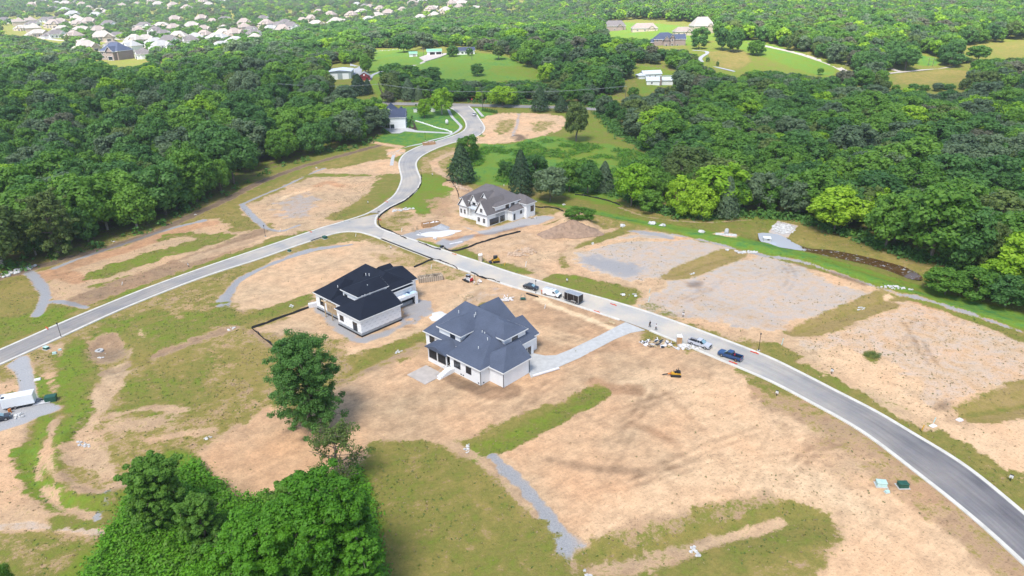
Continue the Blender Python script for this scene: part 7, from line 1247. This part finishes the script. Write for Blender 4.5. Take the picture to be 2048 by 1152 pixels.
q = MB(); q.box(-1.1, 1.0, -.42, .42, .4, .85, .05, .03); q.build('chassis', 'yellow', td, bevel=.04); q = MB(); q.box(-1.05, -.2, -.4, .4, .852, 1.35, .06, .05); q.build('engine', 'black', td, bevel=.05); q = MB(); q.box(-.15, .3, -.3, .3, .86, 1.1); q.box(-.2, -.05, -.3, .3, 1.1, 1.6); q.build('seat', 'black', td); q = MB(); q.tube((-.5, -.35, 1.3), (-.45, -.3, 2.0), .04); q.tube((-.5, .35, 1.3), (-.45, .3, 2.0), .04); q.tube((-.45, -.3, 2.0), (-.45, .3, 2.0), .04); q.tube((.4, 0, .9), (.5, 0, 1.5), .05); q.build('roll_bar', 'black', td); q = MB(); q.tube((1.0, 0, .6), (1.7, 0, .45), .22, .15, 8); q.build('boom_mount', 'orange', td); q = MB(); q.tube((1.7, 0, .45), (2.9, 0, .15), .13, .1, 6); q.build('boom', 'tyre', td)
# portable toilets
for px, py, lb, bm in [(1358, 688, 'brown portable toilet with a white domed roof beside the silver pickup', 'brownbin'), (961, 522, 'pale tan portable toilet with a white roof beside the yellow loader', 'tanstone')]:
    small('portable_toilet', lb, 'portable toilet', px, py, [('cabin', bm, box_f(-.6, .6, -.6, .6, .08, 2.15, .02, .02)), ('door', bm, box_f(-.45, .45, -.63, -.602, .15, 2.05)), ('corner_trim', 'plywood', lambda q: [q.box(a - .05, a + .05, -.65, -.59, .1, 2.15) for a in (-.56, .56)]), ('roof', 'trim', lambda q: (q.box(-.66, .66, -.66, .66, 2.16, 2.3, .05, .05), q.box(-.55, .55, -.55, .55, 2.301, 2.45, .25, .25))), ('vent_pipe', 'trim', tube_f((.35, .4, 2.3), (.35, .4, 2.7), .06)), ('base', 'black', box_f(-.65, .65, -.65, .65, 0, .08))], R_(-8))
# skips and crates
def skip(label, px, py, rz, L_, W_, h, mat, fill='whitecloth', seed=1, frame=False):
    t = thing('skip', label, 'skip', GP(px, py), rz); q = MB(); q.box(-L_/2, L_/2, -W_/2, -W_/2 + .08, 0, h); q.box(-L_/2, L_/2, W_/2 - .08, W_/2, 0, h); q.box(-L_/2, -L_/2 + .08, -W_/2 + .08, W_/2 - .08, 0, h); q.box(L_/2 - .08, L_/2, -W_/2 + .08, W_/2 - .08, 0, h); q.box(-L_/2 + .08, L_/2 - .08, -W_/2 + .08, W_/2 - .08, 0, h * .55); q.build('walls', mat, t); q = MB(); n = int(L_ / .62)
    for k in range(n + 1): x_ = -L_/2 + .05 + (L_ - .1) * k / n; q.box(x_ - .05, x_ + .05, -W_/2 - .09, -W_/2 - .002, 0, h + .03); q.box(x_ - .05, x_ + .05, W_/2 + .002, W_/2 + .09, 0, h + .03)
    q.build('ribs', 'bark' if frame else mat, t); q = MB(); rd = random.Random(seed)
    for k in range(26): x_, y_ = rd.uniform(-L_/2 + .5, L_/2 - .5), rd.uniform(-W_/2 + .4, W_/2 - .4); (q.blob((x_, y_, h * .75), rd.uniform(.25, .5), seed * 40 + k, .4, 5, 4, .6) if not frame else q.tube((x_, y_, h * .6), (x_ + rd.uniform(-.8, .8), y_ + rd.uniform(-.6, .6), h + rd.uniform(0, .5)), .07, n=4))
    q.build('rubbish', fill, t); return t
skip('rust-brown skip heaped with pale debris in the yard of the grey-roofed house', 862, 452, R_(22), 6.6, 2.3, 1.5, 'brownbin', seed=4); skip('tan skip on the upper street beside the front lawn', 858, 289, R_(18), 6.5, 2.4, 1.5, 'brownbin', seed=5); skip('ribbed wooden crate skip full of brown branches right of the black roof', 861, 560, R_(18), 7.2, 2.4, 1.5, 'tanstone', 'bark', 6, True)
# debris by the street
def debris(label, px, py, n, rad, mats, seed, flat_=True, st_=(1, 1)):
    t = thing('debris_heap', label, 'debris', GP(px, py)); rd = random.Random(seed); c = GP(px, py)
    for mi, mt in enumerate(mats):
        q = MB()
        for k in range(n):
            a = rd.uniform(0, 6.28); r = rad * math.sqrt(rd.random()); x_, y_ = r * math.cos(a) * st_[0], r * math.sin(a) * st_[1]; z_ = ground(c.x + x_, c.y + y_) - c.z
            if k % 3 == 0: q.blob((x_, y_, z_ + .2), rd.uniform(.25, .6), seed * 50 + mi * 40 + k, .45, 6, 4, .5)
            else: b_ = rd.uniform(0, 3.14); L_ = rd.uniform(.5, 1.5); q.tube((x_, y_, z_ + rd.uniform(.05, .4)), (x_ + L_ * math.cos(b_), y_ + L_ * math.sin(b_), z_ + rd.uniform(.05, .5)), rd.uniform(.04, .12), n=4)
        q.build(['white_scraps', 'timber_scraps', 'dark_scraps', 'grey_scraps'][['whitecloth', 'wood', 'glass', 'rock'].index(mt)], mt, t)
    return t
debris('heap of white wrap, timber and scraps between the driveway and the toilet cabin', 1313, 688, 34, 3.0, ['whitecloth', 'wood', 'glass'], 3, st_=(1.2, .7)); debris('grey plastic-wrapped bundles below the toilet cabin', 1375, 695, 22, 2.6, ['rock', 'whitecloth'], 5, st_=(1.5, .5)); debris('white boards and pipes on the dirt behind the slate roof gable', 1015, 600, 12, 1.8, ['whitecloth', 'wood'], 7); debris('timber scraps beside the driveway entrance', 1224, 648, 8, 1.6, ['wood'], 8, st_=(1.8, .6)); debris('scraps by the kerb beside the red loader', 955, 566, 8, 1.6, ['whitecloth', 'wood'], 9); debris('branches in a heap behind the slate ridge', 938, 596, 14, 1.8, ['wood'], 10); debris('white scraps on the grass above the black trailer', 1258, 592, 6, 2.2, ['whitecloth'], 11); debris('pale clutter of farm things at the top of the meadow', 775, 101, 22, 9, ['whitecloth', 'wood', 'rock'], 12, st_=(1.6, .5)); debris('rubbish at the entrance of the gravel yard', 870, 478, 8, 1.5, ['whitecloth'], 13); debris('lumber on the bare ground by the kerb below the sign corner', 828, 460, 12, 2.4, ['wood'], 14, st_=(.6, 1.2)); debris('parked clutter at the end of the hilltop road', 1735, 142, 16, 6, ['whitecloth', 'wood', 'rock'], 15, st_=(1.8, .5)); debris('bricks on a pallet behind the grey-roofed house', 1064, 436, 8, 1.4, ['rock', 'wood'], 16)
small('white_plank', 'long white plank lying beside the driveway corner', 'plank', 1092, 746, [('plank', 'whitecloth', box_f(-3.4, 3.4, -.28, .28, .14, .42))], R_(28)); small('white_beam', 'white beam on the grass edge by the gravel entrance', 'plank', 912, 487, [('beam', 'whitecloth', box_f(-2.4, 2.4, -.25, .25, .05, .35))], R_(30)); small('white_board', 'white board on posts behind the slate roof gable', 'board', 1009, 604, [('board', 'whitecloth', box_f(-1.3, 1.3, -.1, .1, .3, .9))], R_(-8)); small('easel_frame', 'wooden A-frame stand near the black car', 'frame', 1046, 600, [('legs', 'bark_pale', lambda q: [q.tube((s * .9, u * .5, 0), (s * .25, 0, 2.1), .06, n=5) for s in (-1, 1) for u in (-1, 1)]), ('shelf', 'utilgreen', box_f(-.7, .7, -.5, .5, .35, .6))], R_(0)); small('barrel', 'rusty barrel figure by the van rear', 'barrel', 1084, 589, [('barrel', 'brownbin', tube_f((0, 0, 0), (0, 0, 1.1), .3, .26)), ('top', 'redlight', tube_f((0, 0, 1.1), (0, 0, 1.4), .16, .1))])
small('pole', 'black pole near the white and red loader', 'pole', 950, 562, [('pole', 'black', tube_f((0, 0, 0), (0, 0, 2.2), .07))]); small('manhole', 'white concrete manhole ring in the dug pit', 'manhole', 196, 694, [('ring', 'concrete', lambda q: (q.tube((0, 0, -.8), (0, 0, .35), 1.0, .95, 18), q.tube((1.3, -.6, -.6), (2.2, -1.2, -.4), .5, .4, 8))), ('hole', 'darkvoid', tube_f((0, 0, .352), (0, 0, .37), .32, n=14))]); small('outlet_box', 'white concrete outlet box with a dark slot standing in the pond', 'outlet box', 1534, 478, [('box', 'concrete', box_f(-1.15, 1.15, -1.0, 1.0, -1.2, 1.3)), ('lid', 'trim', box_f(-1.25, 1.25, -1.1, 1.1, 1.301, 1.42)), ('slot', 'darkvoid', box_f(.0, .7, -1.02, -1.0, .7, 1.05))], R_(-12), dz=.6); small('culvert', 'concrete culvert standing on its pale apron on the berm', 'culvert', 1452, 469, [('pipe', 'concrete', tube_f((0, 0, .4), (.3, 2.6, .8), .7, .7, 12)), ('apron', 'rock', box_f(-3.5, 3.5, -1.2, 1.0, -.1, .12))], R_(-15))
small('ridge_vent', 'metal roof stack standing above the grey roof ridge', 'vent', 1009, 401, [('pipe', 'trim', tube_f((0, 0, 0), (0, 0, .2), .05))]) if False else None
small('white_balloon_sign', 'small white oval yard sign on the front lawn', 'sign', 894, 249, [('post', 'black', tube_f((0, 0, 0), (0, 0, .8), .05)), ('panel', 'whitecloth', lambda q: q.blob((0, 0, 1.6), .95, 2, .0, 12, 8, 1.5))]); 
small('stop_sign', 'small red stop sign at the end of the street', 'sign', 944, 206, [('post', 'steel', tube_f((0, 0, 0), (0, 0, 2.6), .05)), ('plate', 'redlight', lambda q: q.tube((0, -.03, 2.4), (0, .03, 2.4), .5, n=8))])
# low white stone wall on the lawn, entrance monument, shrubs
def row_blocks(name, label, cat, pts, n, s, mat):
    L = resample(line_w(pts, 4), n); mb = MB(); rd = random.Random(n)
    for p in L: z_ = ground(p[0], p[1]); w_ = s * rd.uniform(.8, 1.2); mb.box(p[0] - w_, p[0] + w_, p[1] - w_ * .7, p[1] + w_ * .7, z_ - .2, z_ + .55 * rd.uniform(.7, 1.1), .08, .05)
    tag(mb.build(name, mat), label, cat)
row_blocks('garden_wall', 'low white stone garden wall crossing the front lawn', 'wall', [(832,243),(850,248),(870,255),(890,260),(903,265)], 46, .45, 'trim')
for px, py, lb in [(834,225,'left'), (842,225,'middle'), (864,224,'right')]: small('lawn_monument', 'white stone entrance wall panel on the lawn, %s one of three' % lb, 'wall panel', px, py, [('panel', 'trim', box_f(-2.0, 2.0, -.3, .3, -.2, 1.9)), ('coping', 'concrete', box_f(-2.15, 2.15, -.4, .4, 1.901, 2.05))])
row_i = 0
for px, py, h, lb in [(830,224,2.4,'left of the white lawn panels'), (838,227,3.2,'between the white lawn panels'), (812,252,1.6,'at the corner of the white house'), (822,246,2.0,'on the mulch bed by the white house'), (832,213,1.6,'on the lawn behind the panels'), (824,238,1.8,'at the front door of the white house')] + [(966 + 4.5 * k, 222 + .8 * k, 2.2, 'number %s from the left in the hedge row by the entrance' % ['one', 'two', 'three', 'four', 'five', 'six', 'seven'][k]) for k in range(7)]:
    c = GP(px, py); t = thing('shrub', 'dark green shrub %s' % lb, 'shrub', c, group='shrubs at the entrance'); o = bpy.data.objects.new('foliage', CED[0] if px > 900 else FARL[0]); col.objects.link(o); o.parent = t; f_ = h / 15; o.scale = (f_ * 1.3, f_ * 1.3, f_ * 1.1); o.material_slots[0].link = 'OBJECT'; o.material_slots[0].material = M['leaf_deep']; q = MB(); q.tube((0, 0, -.2), (0, 0, h * .5), .05); q.build('stem', 'bark', t)
flat_poly('mulch_bed', [(816,258),(822,248),(826,240),(830,248),(833,256),(836,259),(826,261)], 'mulch', z=.12)
# ================================================================ PEOPLE
def person(label, px, py, top, legs, rz, pose=0):
    c = place(px, py); t = thing('person', label, 'person', c, rz); H_ = 1.78; st_ = .22 if pose else .1
    J = {'pelvis': (0, 0, .95), 'chest': (.02, 0, 1.32), 'neck': (.02, 0, 1.5), 'head': (.04, 0, 1.62), 'crown': (.03, 0, 1.76), 'kneeL': (.12 * pose, .11, .5), 'footL': (-.02 + .22 * pose, .12, .06), 'toeL': (.17 + .22 * pose, .13, .03), 'kneeR': (.03, -.11, .5), 'footR': (-.24 * pose, -.12, .07), 'toeR': (.18 - .24 * pose, -.13, .03), 'shL': (0, .19, 1.42), 'elL': (-.05, .27, 1.14), 'haL': (.1, .28, .9), 'shR': (0, -.19, 1.42), 'elR': (.0, -.28, 1.14), 'haR': (.12, -.25, .92)}
    def skin(name, mat, edges, rad, root):
        ks = list(dict.fromkeys([k for e in edges for k in e])); me = bpy.data.meshes.new(name); me.from_pydata([J[k] for k in ks], [(ks.index(a), ks.index(b_)) for a, b_ in edges], []); o = bpy.data.objects.new(name, me); col.objects.link(o); o.parent = t; me.materials.append(M[mat]); sk = o.modifiers.new('skin', 'SKIN'); ly = me.skin_vertices[0] if me.skin_vertices else None
        if ly:
            for i, k in enumerate(ks): ly.data[i].radius = rad[k] if isinstance(rad[k], tuple) else (rad[k], rad[k]); ly.data[i].use_root = (k == root)
        o.modifiers.new('sub', 'SUBSURF').levels = 1; return o
    def add_skin_layer(me): pass
    full = [('pelvis', 'chest'), ('chest', 'neck'), ('neck', 'head'), ('head', 'crown'), ('pelvis', 'kneeL'), ('kneeL', 'footL'), ('footL', 'toeL'), ('pelvis', 'kneeR'), ('kneeR', 'footR'), ('footR', 'toeR'), ('chest', 'shL'), ('shL', 'elL'), ('elL', 'haL'), ('chest', 'shR'), ('shR', 'elR'), ('elR', 'haR')]
    rad = dict(pelvis=.13, chest=.14, neck=.055, head=.10, crown=.07, kneeL=.06, kneeR=.06, footL=.045, footR=.045, toeL=.035, toeR=.035, shL=.065, shR=.065, elL=.042, elR=.042, haL=.035, haR=.035)
    b_ = skin('body', 'skin', full, rad, 'pelvis'); big = {k: (v[0] if isinstance(v, tuple) else v) * 1.22 + .01 for k, v in rad.items()}
    J['hem'] = (.0, 0, .82); big['hem'] = .17; skin('shirt', top, [('hem', 'chest'), ('chest', 'shL'), ('shL', 'elL'), ('chest', 'shR'), ('shR', 'elR')], dict(big, chest=.18), 'chest'); skin('trousers', legs, [('pelvis', 'kneeL'), ('kneeL', 'footL'), ('pelvis', 'kneeR'), ('kneeR', 'footR')], big, 'pelvis')
    q = MB(); q.blob((.02, 0, 1.74), .125, 4, .05, 12, 8, .75); q.build('hair', 'khaki', t, smooth=True)
    # face and hands at their size
    q = MB(); q.blob((.135, 0, 1.64), .025, 1, .05); q.build('nose', 'skin', t)
    for hk, s in (('haL', 1), ('haR', -1)):
        hx_, hy_, hz_ = J[hk]; q = MB(); q.box(hx_ - .02, hx_ + .03, hy_ - .04, hy_ + .04, hz_ - .10, hz_ - .01)
        for f_ in range(4): q.tube((hx_, hy_ - .03 + .02 * f_, hz_ - .10), (hx_ + .02, hy_ - .03 + .02 * f_, hz_ - .10 - (.07, .085, .08, .06)[f_]), .009, .007, 5)
        q.tube((hx_ + .02, hy_ - s * .03, hz_ - .04), (hx_ + .06, hy_ - s * .045, hz_ - .09), .011, .008, 5); q.build('hand', 'skin', t)
    t.scale = (1.0, 1.0, 1.0); return t
person('person in black clothes walking on the street near the driveway', 1299.5, 655, 'blackcloth', 'blackcloth', R_(120), 1); person('person in a white shirt and dark trousers walking beside the one in black', 1312, 661, 'whitecloth', 'khaki', R_(130), 1)

# ================================================================ ADDED SHADE CLOUD AND HAZE
m = bpy.data.materials.new('shade_cloud'); m.use_nodes = True; nt = m.node_tree; nt.nodes.clear(); o = nt.nodes.new('ShaderNodeOutputMaterial'); d = nt.nodes.new('ShaderNodeBsdfDiffuse'); d.inputs[0].default_value = (.85, .85, .87, 1); tp = nt.nodes.new('ShaderNodeBsdfTransparent'); mx = nt.nodes.new('ShaderNodeMixShader'); mx.inputs[0].default_value = .38; nt.links.new(tp.outputs[0], mx.inputs[1]); nt.links.new(d.outputs[0], mx.inputs[2]); nt.links.new(mx.outputs[0], o.inputs[0]); M['shade_cloud'] = m
CH = 700.0; off = Vector((SUNV.x, SUNV.y)) / SUNV.z * CH
def shade_cloud(cx, cy, rx, ry, seed):
    n = 64; mb = MB(); vs = []; ring = []
    for i in range(n): a = 2 * math.pi * i / n; k = 1 + .07 * math.sin(3 * a + seed) + .05 * math.sin(7 * a + seed * 2) + .03 * math.sin(13 * a); ring.append((math.cos(a) * rx * k, math.sin(a) * ry * k))
    for f, z_ in ((1.0, 0), (.97, 40), (.75, 85), (.3, 110)): vs += [(x_ * f, y_ * f, z_ + CH) for x_, y_ in ring]
    fs = [(j * n + i, j * n + (i + 1) % n, (j + 1) * n + (i + 1) % n, (j + 1) * n + i) for j in range(3) for i in range(n)] + [tuple(range(n))[::-1], tuple(range(3 * n, 4 * n))]
    mb.add([(x_ + cx + off.x, y_ + cy + off.y, z_) for x_, y_, z_ in vs], fs); o = mb.build('shade_cloud', 'shade_cloud'); return tag(o, kind='structure')
shade_cloud(60, 60, 900, 600, 1)  # unseen cloud overhead, added to dim the sun on near and middle ground
m = bpy.data.materials.new('haze'); m.use_nodes = True; nt = m.node_tree; nt.nodes.clear(); o = nt.nodes.new('ShaderNodeOutputMaterial'); v = nt.nodes.new('ShaderNodeVolumePrincipled'); v.inputs['Density'].default_value = .00012; v.inputs['Color'].default_value = (.88, .93, 1, 1); v.inputs['Anisotropy'].default_value = .2; nt.links.new(v.outputs[0], o.inputs['Volume'])
q = MB(); q.box(-3260, 3260, -360, 4260, -8, 240); M['haze'] = m; tag(q.build('haze', 'haze'), kind='stuff')
